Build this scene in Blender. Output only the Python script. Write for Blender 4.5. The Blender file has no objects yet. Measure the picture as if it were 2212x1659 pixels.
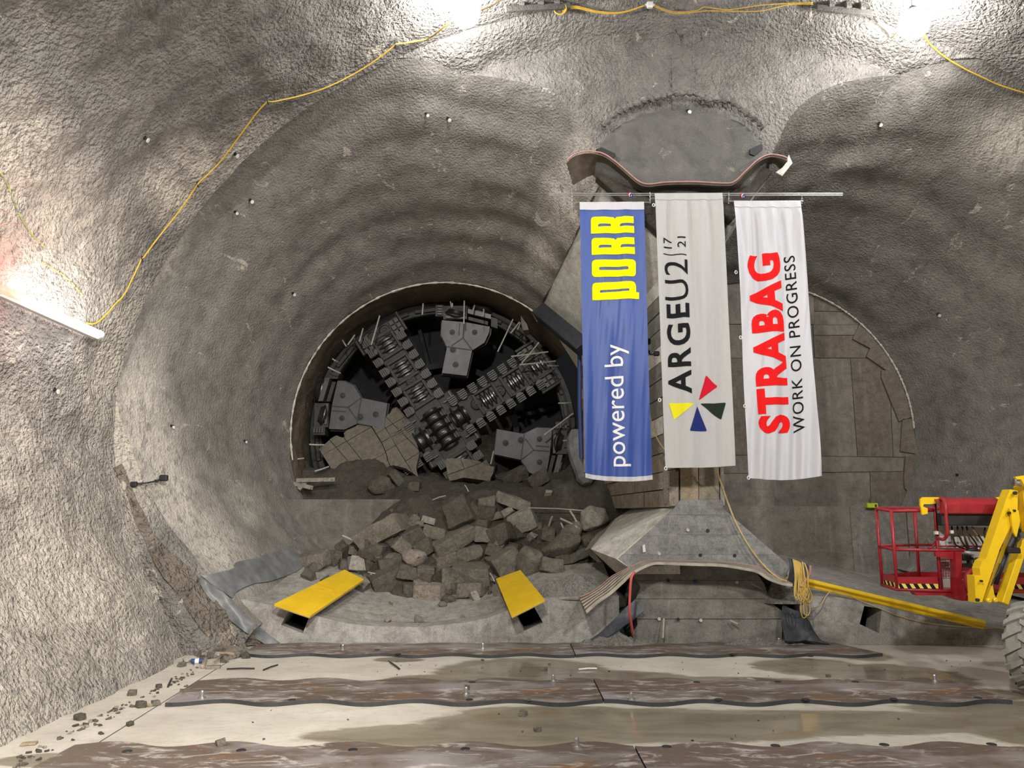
import bpy, bmesh, math, random
import numpy as np
from mathutils import Vector, Matrix, Euler
from mathutils.bvhtree import BVHTree
from mathutils.geometry import tessellate_polygon

rnd = random.Random(7)
SC = bpy.context.scene
COL = SC.collection
PI = math.pi

# ------------------------------------------------------------------ camera
FPX, CX, CY = 1661.0, 1106.0, 829.5
PITCH, CAMH = math.radians(9.6), 2.1
cam = bpy.data.cameras.new('camera')
cam.sensor_width = 36.0
cam.lens = FPX / 2212.0 * 36.0
cam.clip_start, cam.clip_end = 0.05, 200
camo = bpy.data.objects.new('camera', cam)
camo.location = (0, 0, CAMH)
camo.rotation_euler = (PI / 2 + PITCH, 0, 0)
COL.objects.link(camo)
SC.camera = camo
CAMP = Vector((0, 0, CAMH))

# ------------------------------------------------------------------ world, exposure
wd = bpy.data.worlds.new('world')
SC.world = wd
wd.use_nodes = True
wd.node_tree.nodes['Background'].inputs[0].default_value = (0.5, 0.52, 0.55, 1)
wd.node_tree.nodes['Background'].inputs[1].default_value = 0.02
SC.view_settings.view_transform = 'Standard'
SC.view_settings.look = 'None'
SC.view_settings.exposure = 0.0
SC.view_settings.gamma = 1.0
SC.view_settings.use_curve_mapping = False
SC.cycles.max_bounces = 5
SC.cycles.diffuse_bounces = 3
SC.cycles.glossy_bounces = 3
SC.cycles.use_denoising = True
SC.cycles.adaptive_threshold = 0.02
SC.cycles.sample_clamp_indirect = 6.0

def lamp(name, kind, loc, power, color=(1, 1, 1), size=0.3, aim=None, spot=None, size_y=None):
    l = bpy.data.lights.new(name, kind)
    l.energy = power
    l.color = color
    if kind == 'AREA':
        l.size = size
        if size_y:
            l.shape = 'RECTANGLE'; l.size_y = size_y
    else:
        l.shadow_soft_size = size
    if spot:
        l.spot_size = math.radians(spot); l.spot_blend = 0.6
    o = bpy.data.objects.new(name, l)
    o.location = loc
    if aim is not None:
        o.rotation_euler = (Vector(aim) - Vector(loc)).to_track_quat('-Z', 'Y').to_euler()
    COL.objects.link(o)
    return o

# cavern lighting behind the camera: hanging site floodlights under the crown
lamp('crown_floodlight', 'SPOT', (-1.5, -1.5, 8.6), 3900, (1.0, 0.97, 0.90), 0.35, (-1.0, 9.0, 0.0), 120)
lamp('crown_floodlight', 'SPOT', (6.5, -1.5, 8.6), 2500, (1.0, 0.97, 0.92), 0.35, (5.0, 9.5, 0.5), 115)
lamp('mast_floodlight', 'SPOT', (0.5, 1.5, 5.6), 3500, (1.0, 0.94, 0.86), 0.25, (-5.8, 7.6, 1.6), 84)
lamp('mast_floodlight', 'SPOT', (9.5, 4.0, 7.6), 1300, (0.97, 0.98, 1.0), 0.25, (3.0, 12.2, 4.4), 62)

# ------------------------------------------------------------------ projection helpers
def W(u, v, d):
    x = (u - CX) / FPX
    y = (CY - v) / FPX
    X = x
    Y = math.cos(PITCH) - y * math.sin(PITCH)
    Z = math.sin(PITCH) + y * math.cos(PITCH)
    k = d / Y
    return Vector((X * k, d, CAMH + Z * k))

def RAY(u, v):
    return (W(u, v, 10.0) - CAMP).normalized()

def floorpt(u, v, z=0.0):
    r = RAY(u, v)
    t = (z - CAMH) / r.z
    return CAMP + r * t

# ------------------------------------------------------------------ noise
def _hash(ix, iy, iz, seed):
    h = (ix * 374761393 + iy * 668265263 + iz * 2147483647 + seed * 144665) & 0xFFFFFFFF
    h = ((h ^ (h >> 13)) * 1274126177) & 0xFFFFFFFF
    h = (h ^ (h >> 16)) & 0xFFFFFFFF
    return h / 4294967295.0 * 2 - 1

def vnoise(P, scale, seed=0):
    Q = np.asarray(P, dtype=np.float64) * scale + 1000.0
    I = np.floor(Q).astype(np.int64)
    F = Q - I
    F = F * F * (3 - 2 * F)
    out = np.zeros(len(Q))
    for dx in (0, 1):
        wx = F[:, 0] if dx else 1 - F[:, 0]
        for dy in (0, 1):
            wy = F[:, 1] if dy else 1 - F[:, 1]
            for dz in (0, 1):
                wz = F[:, 2] if dz else 1 - F[:, 2]
                out += wx * wy * wz * _hash(I[:, 0] + dx, I[:, 1] + dy, I[:, 2] + dz, seed)
    return out

def fbm(P, scale, octs=3, seed=0):
    a, s, o = 1.0, scale, 0
    r = np.zeros(len(P))
    for i in range(octs):
        r += a * vnoise(P, s, seed + i)
        a *= 0.5; s *= 2.03
    return r

# ------------------------------------------------------------------ object helpers
WLOC = {}
def link(o, parent=None, world=None, **props):
    COL.objects.link(o)
    world = Vector(world if world is not None else (0, 0, 0))
    WLOC[o] = world
    if parent is not None:
        o.parent = parent
        o.location = world - WLOC[parent]
    else:
        o.location = world
    for k, v in props.items():
        if v is not None:
            o[k] = v
    return o

def thing(name, label, cat, loc, group=None):
    o = bpy.data.objects.new(name, None)
    o.empty_display_size = 0.2
    return link(o, None, loc, label=label, category=cat, group=group)

def mesh(name, verts, faces, mat, parent=None, origin=None, smooth=False, **props):
    """mesh from world-space vertices; object origin at origin (default: base centre)"""
    V = np.array([tuple(v) for v in verts], dtype=np.float64)
    if origin is None:
        origin = ((V[:, 0].min() + V[:, 0].max()) / 2, (V[:, 1].min() + V[:, 1].max()) / 2, V[:, 2].min())
    O = np.array(origin)
    me = bpy.data.meshes.new(name)
    me.from_pydata((V - O).tolist(), [], [tuple(int(i) for i in f) for f in faces])
    me.update()
    if smooth:
        me.polygons.foreach_set('use_smooth', [True] * len(me.polygons))
    mats = mat if isinstance(mat, (list, tuple)) else [mat]
    for m in mats:
        me.materials.append(m)
    o = bpy.data.objects.new(name, me)
    return link(o, parent, origin, **props)

class MB:
    def __init__(s):
        s.v = []; s.f = []
    def add(s, V, F):
        n = len(s.v)
        s.v += [tuple(p) for p in V]
        s.f += [tuple(i + n for i in f) for f in F]
        return s
    def build(s, name, mat, parent=None, **k):
        return mesh(name, s.v, s.f, mat, parent, **k)

def box_vf(c, ax, ay, az):
    """centre and three half-axis vectors"""
    c, ax, ay, az = Vector(c), Vector(ax), Vector(ay), Vector(az)
    if ax.cross(ay).dot(az) < 0:
        az = -az
    V = [c + sx * ax + sy * ay + sz * az for sz in (-1, 1) for sy in (-1, 1) for sx in (-1, 1)]
    F = [(0, 2, 3, 1), (4, 5, 7, 6), (0, 1, 5, 4), (2, 6, 7, 3), (0, 4, 6, 2), (1, 3, 7, 5)]
    return V, F

def bbox_vf(c, ax, ay, az, bev):
    """bevelled box: chamfered along all edges"""
    bm = bmesh.new()
    V, F = box_vf(c, ax, ay, az)
    vs = [bm.verts.new(v) for v in V]
    for f in F:
        bm.faces.new([vs[i] for i in f])
    bmesh.ops.bevel(bm, geom=bm.edges[:], offset=bev, segments=1, affect='EDGES')
    bm.verts.index_update()
    r = [v.co.copy() for v in bm.verts], [tuple(v.index for v in f.verts) for f in bm.faces]
    bm.free()
    return r

def beam_vf(p0, p1, w, h, side=(0, 1, 0), bev=0.0):
    """square beam from p0 to p1; w measured across (perpendicular to side), h along side"""
    p0, p1 = Vector(p0), Vector(p1)
    d = (p1 - p0)
    L = d.length
    d.normalize()
    s = Vector(side); s = (s - d * s.dot(d)).normalized()
    q = d.cross(s).normalized()
    if bev:
        return bbox_vf((p0 + p1) / 2, d * L / 2, s * h / 2, q * w / 2, bev)
    return box_vf((p0 + p1) / 2, d * L / 2, s * h / 2, q * w / 2)

def prism_vf(poly, off):
    """polygon (list of world points) extruded by off, any outline"""
    P = [Vector(p) for p in poly]
    n = len(P)
    off = Vector(off)
    tris = tessellate_polygon([P])
    nrm = Vector((0, 0, 0))
    for i in range(n):
        nrm += P[i].cross(P[(i + 1) % n])
    V = P + [p + off for p in P]
    F = []
    flip = nrm.dot(off) > 0
    for t in tris:
        t = tuple(t)
        tn = (P[t[1]] - P[t[0]]).cross(P[t[2]] - P[t[0]])
        if (tn.dot(off) > 0):
            t = t[::-1]
        F.append(t)
        F.append(tuple(i + n for i in t[::-1]))
    for i in range(n):
        j = (i + 1) % n
        q = (i, j, j + n, i + n)
        F.append(q if flip else q[::-1])
    return V, F

def tube_vf(pts, r, seg=8, cap=True, closed=False):
    P = [Vector(p) for p in pts]
    n = len(P)
    V, F = [], []
    up = None
    for i, p in enumerate(P):
        if closed:
            t = (P[(i + 1) % n] - P[i - 1])
        else:
            t = (P[min(i + 1, n - 1)] - P[max(i - 1, 0)])
        if t.length < 1e-9:
            t = Vector((0, 0, 1))
        t.normalize()
        if up is None:
            up = Vector((0, 0, 1)) if abs(t.z) < 0.9 else Vector((1, 0, 0))
        a = (up - t * up.dot(t))
        if a.length < 1e-6:
            a = t.orthogonal()
        a.normalize(); up = a
        b = t.cross(a)
        rr = r[i] if isinstance(r, (list, tuple)) else r
        for k in range(seg):
            an = 2 * PI * k / seg
            V.append(p + a * math.cos(an) * rr + b * math.sin(an) * rr)
    m = n if closed else n - 1
    for i in range(m):
        for k in range(seg):
            a0 = i * seg + k; a1 = i * seg + (k + 1) % seg
            j = (i + 1) % n
            b0 = j * seg + k; b1 = j * seg + (k + 1) % seg
            F.append((a0, a1, b1, b0))
    if cap and not closed:
        F.append(tuple(range(seg))[::-1])
        F.append(tuple((n - 1) * seg + k for k in range(seg)))
    return V, F

def lathe_vf(c, axis, prof, seg=24, ref=None, a0=0, a1=2 * PI):
    """prof: (radius, distance along axis) pairs"""
    c = Vector(c); ax = Vector(axis).normalized()
    a = ax.orthogonal().normalized() if ref is None else (Vector(ref) - ax * Vector(ref).dot(ax)).normalized()
    b = ax.cross(a)
    V, F = [], []
    n = len(prof)
    full = abs(a1 - a0 - 2 * PI) < 1e-6
    cnt = seg if full else seg + 1
    for k in range(cnt):
        an = a0 + (a1 - a0) * k / seg
        d = a * math.cos(an) + b * math.sin(an)
        for r, h in prof:
            V.append(c + ax * h + d * r)
    for k in range(seg):
        k2 = (k + 1) % cnt
        for i in range(n - 1):
            F.append((k * n + i, k2 * n + i, k2 * n + i + 1, k * n + i + 1))
    return V, F

def smooth_path(pts, sub=6):
    P = [Vector(p) for p in pts]
    out = []
    n = len(P)
    for i in range(n - 1):
        p0 = P[max(i - 1, 0)]; p1 = P[i]; p2 = P[i + 1]; p3 = P[min(i + 2, n - 1)]
        for k in range(sub):
            t = k / sub
            out.append(0.5 * ((2 * p1) + (-p0 + p2) * t + (2 * p0 - 5 * p1 + 4 * p2 - p3) * t * t + (-p0 + 3 * p1 - 3 * p2 + p3) * t ** 3))
    out.append(P[-1])
    return out

def interp(x, xs, ys):
    return float(np.interp(x, xs, ys))

def clip_poly(poly, p, n):
    """keep the side where (q-p).n >= 0; 2-D points"""
    out = []
    m = len(poly)
    for i in range(m):
        a, b = poly[i], poly[(i + 1) % m]
        da = (a[0] - p[0]) * n[0] + (a[1] - p[1]) * n[1]
        db = (b[0] - p[0]) * n[0] + (b[1] - p[1]) * n[1]
        if da >= 0:
            out.append(a)
        if (da >= 0) != (db >= 0):
            t = da / (da - db)
            out.append((a[0] + (b[0] - a[0]) * t, a[1] + (b[1] - a[1]) * t))
    return out

def poly_area(p):
    return 0.5 * sum(p[i][0] * p[(i + 1) % len(p)][1] - p[(i + 1) % len(p)][0] * p[i][1] for i in range(len(p)))

def split_by(poly, a, b, gap):
    """split a polygon by the line a-b leaving a joint of width 2*gap"""
    dx, dy = b[0] - a[0], b[1] - a[1]
    L = math.hypot(dx, dy)
    n = (-dy / L, dx / L)
    p1 = clip_poly(poly, (a[0] + n[0] * gap, a[1] + n[1] * gap), n)
    p2 = clip_poly(poly, (a[0] - n[0] * gap, a[1] - n[1] * gap), (-n[0], -n[1]))
    return [p for p in (p1, p2) if len(p) > 2 and abs(poly_area(p)) > gap * gap * 8]

# ------------------------------------------------------------------ materials
def newmat(name):
    m = bpy.data.materials.new(name)
    m.use_nodes = True
    nt = m.node_tree
    b = nt.nodes['Principled BSDF']
    return m, nt, b

def N(nt, t, **kw):
    n = nt.nodes.new(t)
    for k, v in kw.items():
        setattr(n, k, v)
    return n

def mapping(nt, scale=(1, 1, 1), rot=(0, 0, 0)):
    tc = N(nt, 'ShaderNodeTexCoord')
    mp = N(nt, 'ShaderNodeMapping')
    mp.inputs['Scale'].default_value = scale
    mp.inputs['Rotation'].default_value = rot
    nt.links.new(tc.outputs['Object'], mp.inputs[0])
    return mp.outputs[0]

def noise(nt, vec, scale, detail=4, rough=0.55, dist=0.0):
    n = N(nt, 'ShaderNodeTexNoise')
    n.inputs['Scale'].default_value = scale
    n.inputs['Detail'].default_value = detail
    n.inputs['Roughness'].default_value = rough
    n.inputs['Distortion'].default_value = dist
    nt.links.new(vec, n.inputs['Vector'])
    return n.outputs['Fac']

def ramp(nt, fac, stops):
    r = N(nt, 'ShaderNodeValToRGB')
    e = r.color_ramp.elements
    while len(e) < len(stops):
        e.new(0.5)
    for i, (p, c) in enumerate(stops):
        e[i].position = p
        e[i].color = (c[0], c[1], c[2], 1) if isinstance(c, (tuple, list)) else (c, c, c, 1)
    nt.links.new(fac, r.inputs[0])
    return r.outputs[0]

def mixc(nt, fac, a, b, blend='MIX'):
    m = N(nt, 'ShaderNodeMix', data_type='RGBA', blend_type=blend)
    if isinstance(fac, (int, float)):
        m.inputs[0].default_value = fac
    else:
        nt.links.new(fac, m.inputs[0])
    for s, i in ((a, 6), (b, 7)):
        if isinstance(s, (tuple, list)):
            m.inputs[i].default_value = (s[0], s[1], s[2], 1)
        else:
            nt.links.new(s, m.inputs[i])
    return m.outputs[2]

def math_(nt, op, a, b=None, c=None):
    m = N(nt, 'ShaderNodeMath', operation=op)
    for i, s in enumerate((a, b, c)):
        if s is None:
            continue
        if isinstance(s, (int, float)):
            m.inputs[i].default_value = s
        else:
            nt.links.new(s, m.inputs[i])
    return m.outputs[0]

def bump(nt, b, h, strength, dist, prev=None):
    n = N(nt, 'ShaderNodeBump')
    n.inputs['Strength'].default_value = strength
    n.inputs['Distance'].default_value = dist
    nt.links.new(h, n.inputs['Height'])
    if prev is not None:
        nt.links.new(prev, n.inputs['Normal'])
    if b is not None:
        nt.links.new(n.outputs[0], b.inputs['Normal'])
    return n.outputs[0]

def attr(nt, name):
    a = N(nt, 'ShaderNodeAttribute', attribute_name=name)
    return a.outputs['Fac']

def mat_shotcrete(name, dark, light, scrape_lit, grain=16, depth=0.05, strength=0.9, rough=0.85):
    """sprayed concrete: bumpy grain, cloudy colour, paler scraped, dusty and painted-lit places from the 'scrape' attribute"""
    m, nt, b = newmat(name)
    v = mapping(nt)
    big = noise(nt, v, 0.8, 4, 0.6)
    col = ramp(nt, big, [(0.3, dark), (0.7, light)])
    fine = noise(nt, v, 38, 3, 0.6)
    col = mixc(nt, ramp(nt, fine, [(0.35, 0.0), (0.7, 0.55)]), col, [c * 0.62 for c in light])
    vs = mapping(nt, (6, 3, 1.3), (0.3, 0.5, 0.4))
    st = noise(nt, vs, 3.0, 5, 0.7, 0.4)
    sc = attr(nt, 'scrape_lit')
    msk = math_(nt, 'MULTIPLY', sc, ramp(nt, st, [(0.36, 0.2), (0.5, 1.0)]))
    col = mixc(nt, msk, col, scrape_lit)
    m4 = noise(nt, v, 3.2, 7, 0.72, 0.5)
    col = mixc(nt, 1.0, col, ramp(nt, m4, [(0.32, (0.70, 0.69, 0.67)), (0.5, (1, 1, 1)), (0.68, (1.22, 1.21, 1.19))]), 'MULTIPLY')
    # small pale scuffs and splashes anywhere
    sp = noise(nt, mapping(nt, (1, 0.35, 1)), 2.6, 6, 0.72, 1.2)
    col = mixc(nt, ramp(nt, sp, [(0.62, 0.0), (0.65, 0.6)]), col, [c * 1.02 for c in scrape_lit])
    nt.links.new(col, b.inputs['Base Color'])
    b.inputs['Roughness'].default_value = rough
    g = noise(nt, v, grain, 1.5, 0.5)
    g3 = noise(nt, v, grain * 2.6, 2, 0.5)
    g = math_(nt, 'ADD', g, math_(nt, 'MULTIPLY', g3, 0.35))
    g2 = noise(nt, v, grain * 0.3, 2, 0.6)
    b1 = bump(nt, None, g2, 0.3 * strength, depth * 1.2)
    bump(nt, b, g, strength, depth * 2.6, b1)
    return m

def mat_concrete(name, c1, c2, scale=1.2, strength=0.25, dist=0.02, streaks=True, rough=0.8, board=None, spots=0.0):
    m, nt, b = newmat(name)
    v = mapping(nt)
    n1 = noise(nt, v, scale, 6, 0.65, 0.3)
    col = ramp(nt, n1, [(0.3, c1), (0.7, c2)])
    if streaks:
        s = noise(nt, mapping(nt, (5, 5, 0.5)), 1.6, 4, 0.6)
        col = mixc(nt, ramp(nt, s, [(0.55, 0.0), (0.72, 0.5)]), col, [min(1, c * 1.35) for c in c2])
        s2 = noise(nt, mapping(nt, (0.6, 0.6, 3)), 1.5, 4, 0.6)
        col = mixc(nt, ramp(nt, s2, [(0.55, 0.0), (0.75, 0.55)]), col, [c * 0.55 for c in c1])
    m4 = noise(nt, v, scale * 4.5, 8, 0.75, 0.4)
    col = mixc(nt, 1.0, col, ramp(nt, m4, [(0.32, (0.62, 0.61, 0.60)), (0.5, (1, 1, 1)), (0.68, (1.3, 1.29, 1.26))]), 'MULTIPLY')
    m5 = noise(nt, v, 45, 3, 0.7)
    col = mixc(nt, 1.0, col, ramp(nt, m5, [(0.33, 0.72), (0.55, 1.0), (0.7, 1.12)]), 'MULTIPLY')
    if spots:
        s3 = noise(nt, v, 9, 4, 0.6)
        col = mixc(nt, ramp(nt, s3, [(0.62, 0.0), (0.66, spots)]), col, [c * 0.3 for c in c1])
    nt.links.new(col, b.inputs['Base Color'])
    b.inputs['Roughness'].default_value = rough
    n2 = noise(nt, v, 22, 5, 0.7)
    if board:
        n2 = mixc(nt, 0.5, n2, noise(nt, mapping(nt, board), 3, 3, 0.6))
    bump(nt, b, n2, strength, dist)
    return m

def mat_plain(name, col, rough=0.5, metal=0.0, var=0.15, bstr=0.1, scale=12, coat=0.0, wear=None, wearc=(0.3, 0.25, 0.2)):
    m, nt, b = newmat(name)
    v = mapping(nt)
    n = noise(nt, v, scale, 4, 0.6)
    c = ramp(nt, n, [(0.3, [x * (1 - var) for x in col]), (0.7, [min(1, x * (1 + var)) for x in col])])
    if wear:
        w = noise(nt, v, scale * 0.6, 5, 0.7, 0.5)
        c = mixc(nt, ramp(nt, w, [(1 - wear, 0.0), (1 - wear + 0.05, 0.85)]), c, wearc)
    nt.links.new(c, b.inputs['Base Color'])
    b.inputs['Roughness'].default_value = rough
    b.inputs['Metallic'].default_value = metal
    b.inputs['Coat Weight'].default_value = coat
    if bstr:
        bump(nt, b, noise(nt, v, scale * 4, 3), bstr, 0.01)
    return m

def mat_emit(name, col, power):
    m, nt, b = newmat(name)
    b.inputs['Base Color'].default_value = (*col, 1)
    b.inputs['Emission Color'].default_value = (*col, 1)
    b.inputs['Emission Strength'].default_value = power
    return m

M = {}
M['vault'] = mat_shotcrete('rough_shotcrete', (0.18, 0.172, 0.162), (0.275, 0.262, 0.245), (0.62, 0.565, 0.48), 18, 0.035, 1.0)
M['flare'] = mat_shotcrete('smooth_shotcrete', (0.165, 0.156, 0.142), (0.24, 0.228, 0.208), (0.52, 0.48, 0.42), 24, 0.02, 0.6)
M['plate'] = mat_shotcrete('trowelled_shotcrete', (0.105, 0.102, 0.096), (0.14, 0.135, 0.127), (0.26, 0.245, 0.22), 34, 0.012, 0.5)
M['brownrock'] = mat_shotcrete('brown_ground', (0.12, 0.09, 0.064), (0.21, 0.16, 0.118), (0.3, 0.27, 0.22), 26, 0.03, 0.8)
M['brownrock2'] = mat_shotcrete('broken_brown_ground', (0.14, 0.115, 0.09), (0.26, 0.225, 0.185), (0.4, 0.36, 0.3), 12, 0.06, 1.0)
M['bench'] = mat_concrete('bench_concrete', (0.28, 0.268, 0.25), (0.40, 0.383, 0.358), 1.5, 0.3)
M['benchdark'] = mat_concrete('board_marked_concrete', (0.165, 0.157, 0.14), (0.245, 0.233, 0.21), 1.2, 0.3, 0.02, True, 0.8, (1, 1, 8))
M['pedestal'] = mat_concrete('grey_pedestal_concrete', (0.20, 0.20, 0.195), (0.29, 0.287, 0.278), 1.6, 0.25, 0.015)
M['sidewall'] = mat_concrete('pale_concrete', (0.56, 0.545, 0.49), (0.68, 0.66, 0.60), 1.0, 0.2, 0.015, False, 0.75, None, 0.35)
M['bulkhead'] = mat_concrete('bulkhead_concrete', (0.185, 0.165, 0.14), (0.25, 0.225, 0.195), 0.9, 0.2, 0.012)
M['bulkpatch'] = mat_concrete('bulkhead_patch_concrete', (0.16, 0.135, 0.11), (0.20, 0.172, 0.145), 1.9, 0.3, 0.012)
M['stepwall'] = mat_concrete('step_wall_concrete', (0.12, 0.112, 0.098), (0.175, 0.163, 0.143), 1.1, 0.3)
M['slab'] = mat_concrete('slab_concrete', (0.14, 0.122, 0.097), (0.19, 0.168, 0.135), 2.0, 0.3, 0.012, False)
M['mud'] = mat_concrete('dark_mud', (0.062, 0.055, 0.044), (0.115, 0.103, 0.084), 2.5, 0.9, 0.06, False, 0.9)
M['crumble'] = mat_concrete('grey_crumbled_grout', (0.28, 0.27, 0.25), (0.42, 0.405, 0.37), 5, 1.0, 0.08, False, 0.95, None, 0.6)
M['trough'] = mat_concrete('invert_concrete', (0.25, 0.238, 0.215), (0.42, 0.40, 0.365), 1.6, 0.6, 0.03, False, 0.8, None, 0.4)
M['rock0'] = mat_concrete('grey_brown_rubble', (0.135, 0.120, 0.096), (0.235, 0.21, 0.172), 4, 0.8, 0.04, False)
M['rock1'] = mat_concrete('dark_rubble', (0.075, 0.067, 0.053), (0.138, 0.124, 0.10), 4, 0.8, 0.04, False)
M['rock2'] = mat_concrete('pale_rubble', (0.26, 0.24, 0.205), (0.38, 0.355, 0.31), 4, 0.6, 0.03, False)
M['rock3'] = mat_concrete('reddish_rubble', (0.24, 0.205, 0.17), (0.36, 0.31, 0.265), 4, 0.8, 0.04, False)
M['wood'] = mat_concrete('weathered_plank', (0.22, 0.185, 0.14), (0.36, 0.31, 0.245), 2.2, 0.4, 0.02, False, 0.8, (1, 1, 12), 0.5)
M['wood2'] = mat_concrete('warm_plank', (0.29, 0.225, 0.15), (0.42, 0.335, 0.235), 2.2, 0.4, 0.02, False, 0.8, (12, 12, 1), 0.4)
M['wood3'] = mat_concrete('grey_plank', (0.2, 0.18, 0.15), (0.33, 0.305, 0.26), 2.2, 0.5, 0.02, False, 0.85, (12, 12, 1), 0.7)
M['tbm'] = mat_plain('dusty_dark_steel', (0.042, 0.040, 0.037), 0.55, 0.25, 0.3, 0.25, 6, 0, 0.45, (0.048, 0.042, 0.033))
M['tbmplate'] = mat_plain('brushed_wear_plate', (0.080, 0.077, 0.084), 0.45, 0.35, 0.2, 0.12, 5, 0, 0.3, (0.06, 0.056, 0.05))
M['tooth'] = mat_plain('worn_tooth_steel', (0.070, 0.068, 0.062), 0.45, 0.35, 0.2, 0.1, 14)
M['disc'] = mat_plain('polished_disc_steel', (0.12, 0.118, 0.115), 0.32, 0.85, 0.15, 0.05, 14)
M['black'] = mat_plain('black_paint', (0.018, 0.018, 0.022), 0.5)
M['void'] = mat_plain('dark_chamber_steel', (0.018, 0.018, 0.023), 0.7, 0.1, 0.4, 0.2, 2, 0, 0.35, (0.035, 0.028, 0.022))
M['steel'] = mat_plain('galvanised_steel', (0.55, 0.55, 0.55), 0.35, 0.9)
M['darksteel'] = mat_plain('dark_primed_beam', (0.035, 0.037, 0.045), 0.5, 0.3, 0.3, 0.1, 8, 0, 0.33, (0.12, 0.12, 0.12))
M['yellow'] = mat_plain('yellow_formwork_panel', (0.76, 0.49, 0.015), 0.5, 0, 0.10, 0.1, 3, 0.0, 0.36, (0.58, 0.38, 0.03))
M['yellow2'] = mat_plain('yellow_paint', (0.90, 0.58, 0.01), 0.38, 0, 0.05, 0.03, 9, 0.3, 0.24, (0.62, 0.40, 0.02))
M['red'] = mat_plain('red_paint', (0.32, 0.012, 0.022), 0.42, 0, 0.15, 0.05, 10, 0.3, 0.2, (0.38, 0.08, 0.08))
M['cable'] = mat_plain('yellow_cable', (0.62, 0.38, 0.035), 0.5)
M['cablepale'] = mat_plain('dusty_yellow_cable', (0.56, 0.42, 0.18), 0.6)
M['pink'] = mat_plain('red_hose', (0.62, 0.11, 0.10), 0.45)
M['dustypink'] = mat_plain('dusty_pink_hose', (0.42, 0.22, 0.19), 0.6)
M['membrane'] = mat_plain('brown_waterstop_rubber', (0.10, 0.075, 0.055), 0.6, 0, 0.35, 0.3, 7, 0, 0.32, (0.26, 0.37, 0.30))
M['ribpale'] = mat_plain('pale_rubber_land', (0.36, 0.32, 0.26), 0.7, 0, 0.3, 0.2, 6, 0, 0.35, (0.22, 0.19, 0.15))
M['ribdark'] = mat_plain('dark_rubber_rib', (0.07, 0.052, 0.042), 0.55, 0, 0.4, 0.2, 6, 0, 0.35, (0.20, 0.17, 0.135))
M['liner'] = mat_plain('grey_plastic_liner', (0.16, 0.165, 0.17), 0.45, 0, 0.35, 0.4, 4, 0, 0.35, (0.33, 0.32, 0.30))
M['linerdark'] = mat_plain('dark_plastic_liner', (0.05, 0.055, 0.065), 0.45, 0, 0.35, 0.5, 6, 0, 0.35, (0.16, 0.16, 0.155))
M['rubber'] = mat_plain('dusty_tyre_rubber', (0.30, 0.29, 0.26), 0.85, 0, 0.15, 0.3, 10)
M['white'] = mat_plain('white_plastic', (0.75, 0.75, 0.73), 0.5)
M['whitepanel'] = mat_plain('white_dusty_panel', (0.55, 0.54, 0.52), 0.4, 0.0, 0.15, 0.1, 6, 0, 0.3, (0.4, 0.36, 0.3))
M['lime'] = mat_plain('lime_green_plastic', (0.50, 0.62, 0.02), 0.5)
M['bluepaint'] = mat_plain('blue_paint', (0.03, 0.06, 0.2), 0.5)
M['rod'] = mat_plain('pale_fibre_rod', (0.42, 0.39, 0.34), 0.6)
M['bluecloth'] = mat_plain('blue_banner_cloth', (0.04, 0.085, 0.33), 0.45, 0, 0.04, 0.0, 3, 0.0)
M['greycloth'] = mat_plain('white_banner_cloth', (0.47, 0.46, 0.455), 0.6, 0, 0.03, 0.0)
M['whitecloth'] = mat_plain('glossy_white_banner_cloth', (0.56, 0.56, 0.59), 0.45, 0, 0.02, 0.0)
for k in ('bluecloth', 'greycloth', 'whitecloth'):
    M[k].node_tree.nodes['Principled BSDF'].inputs['Sheen Weight'].default_value = 0.05
for k, c in (('p_yellow', (0.90, 0.86, 0.0)), ('p_white', (0.85, 0.85, 0.85)), ('p_black', (0.012, 0.012, 0.014)), ('p_red', (0.80, 0.012, 0.012)),
             ('p_navy', (0.02, 0.03, 0.16)), ('p_lemon', (0.80, 0.74, 0.02)), ('p_dark', (0.02, 0.03, 0.02)), ('p_crimson', (0.62, 0.01, 0.03))):
    M[k] = mat_plain('print_' + k[2:], c, 0.85, 0, 0.02, 0.0)
    M[k].node_tree.nodes['Principled BSDF'].inputs['Specular IOR Level'].default_value = 0.15
M['lampglass'] = mat_emit('lamp_glass', (1.0, 0.97, 0.94), 190)
M['tubeglass'] = mat_emit('tube_glass', (1.0, 0.86, 0.86), 14)
M['tubered'] = mat_emit('red_tube_glass', (1.0, 0.10, 0.07), 6)

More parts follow.
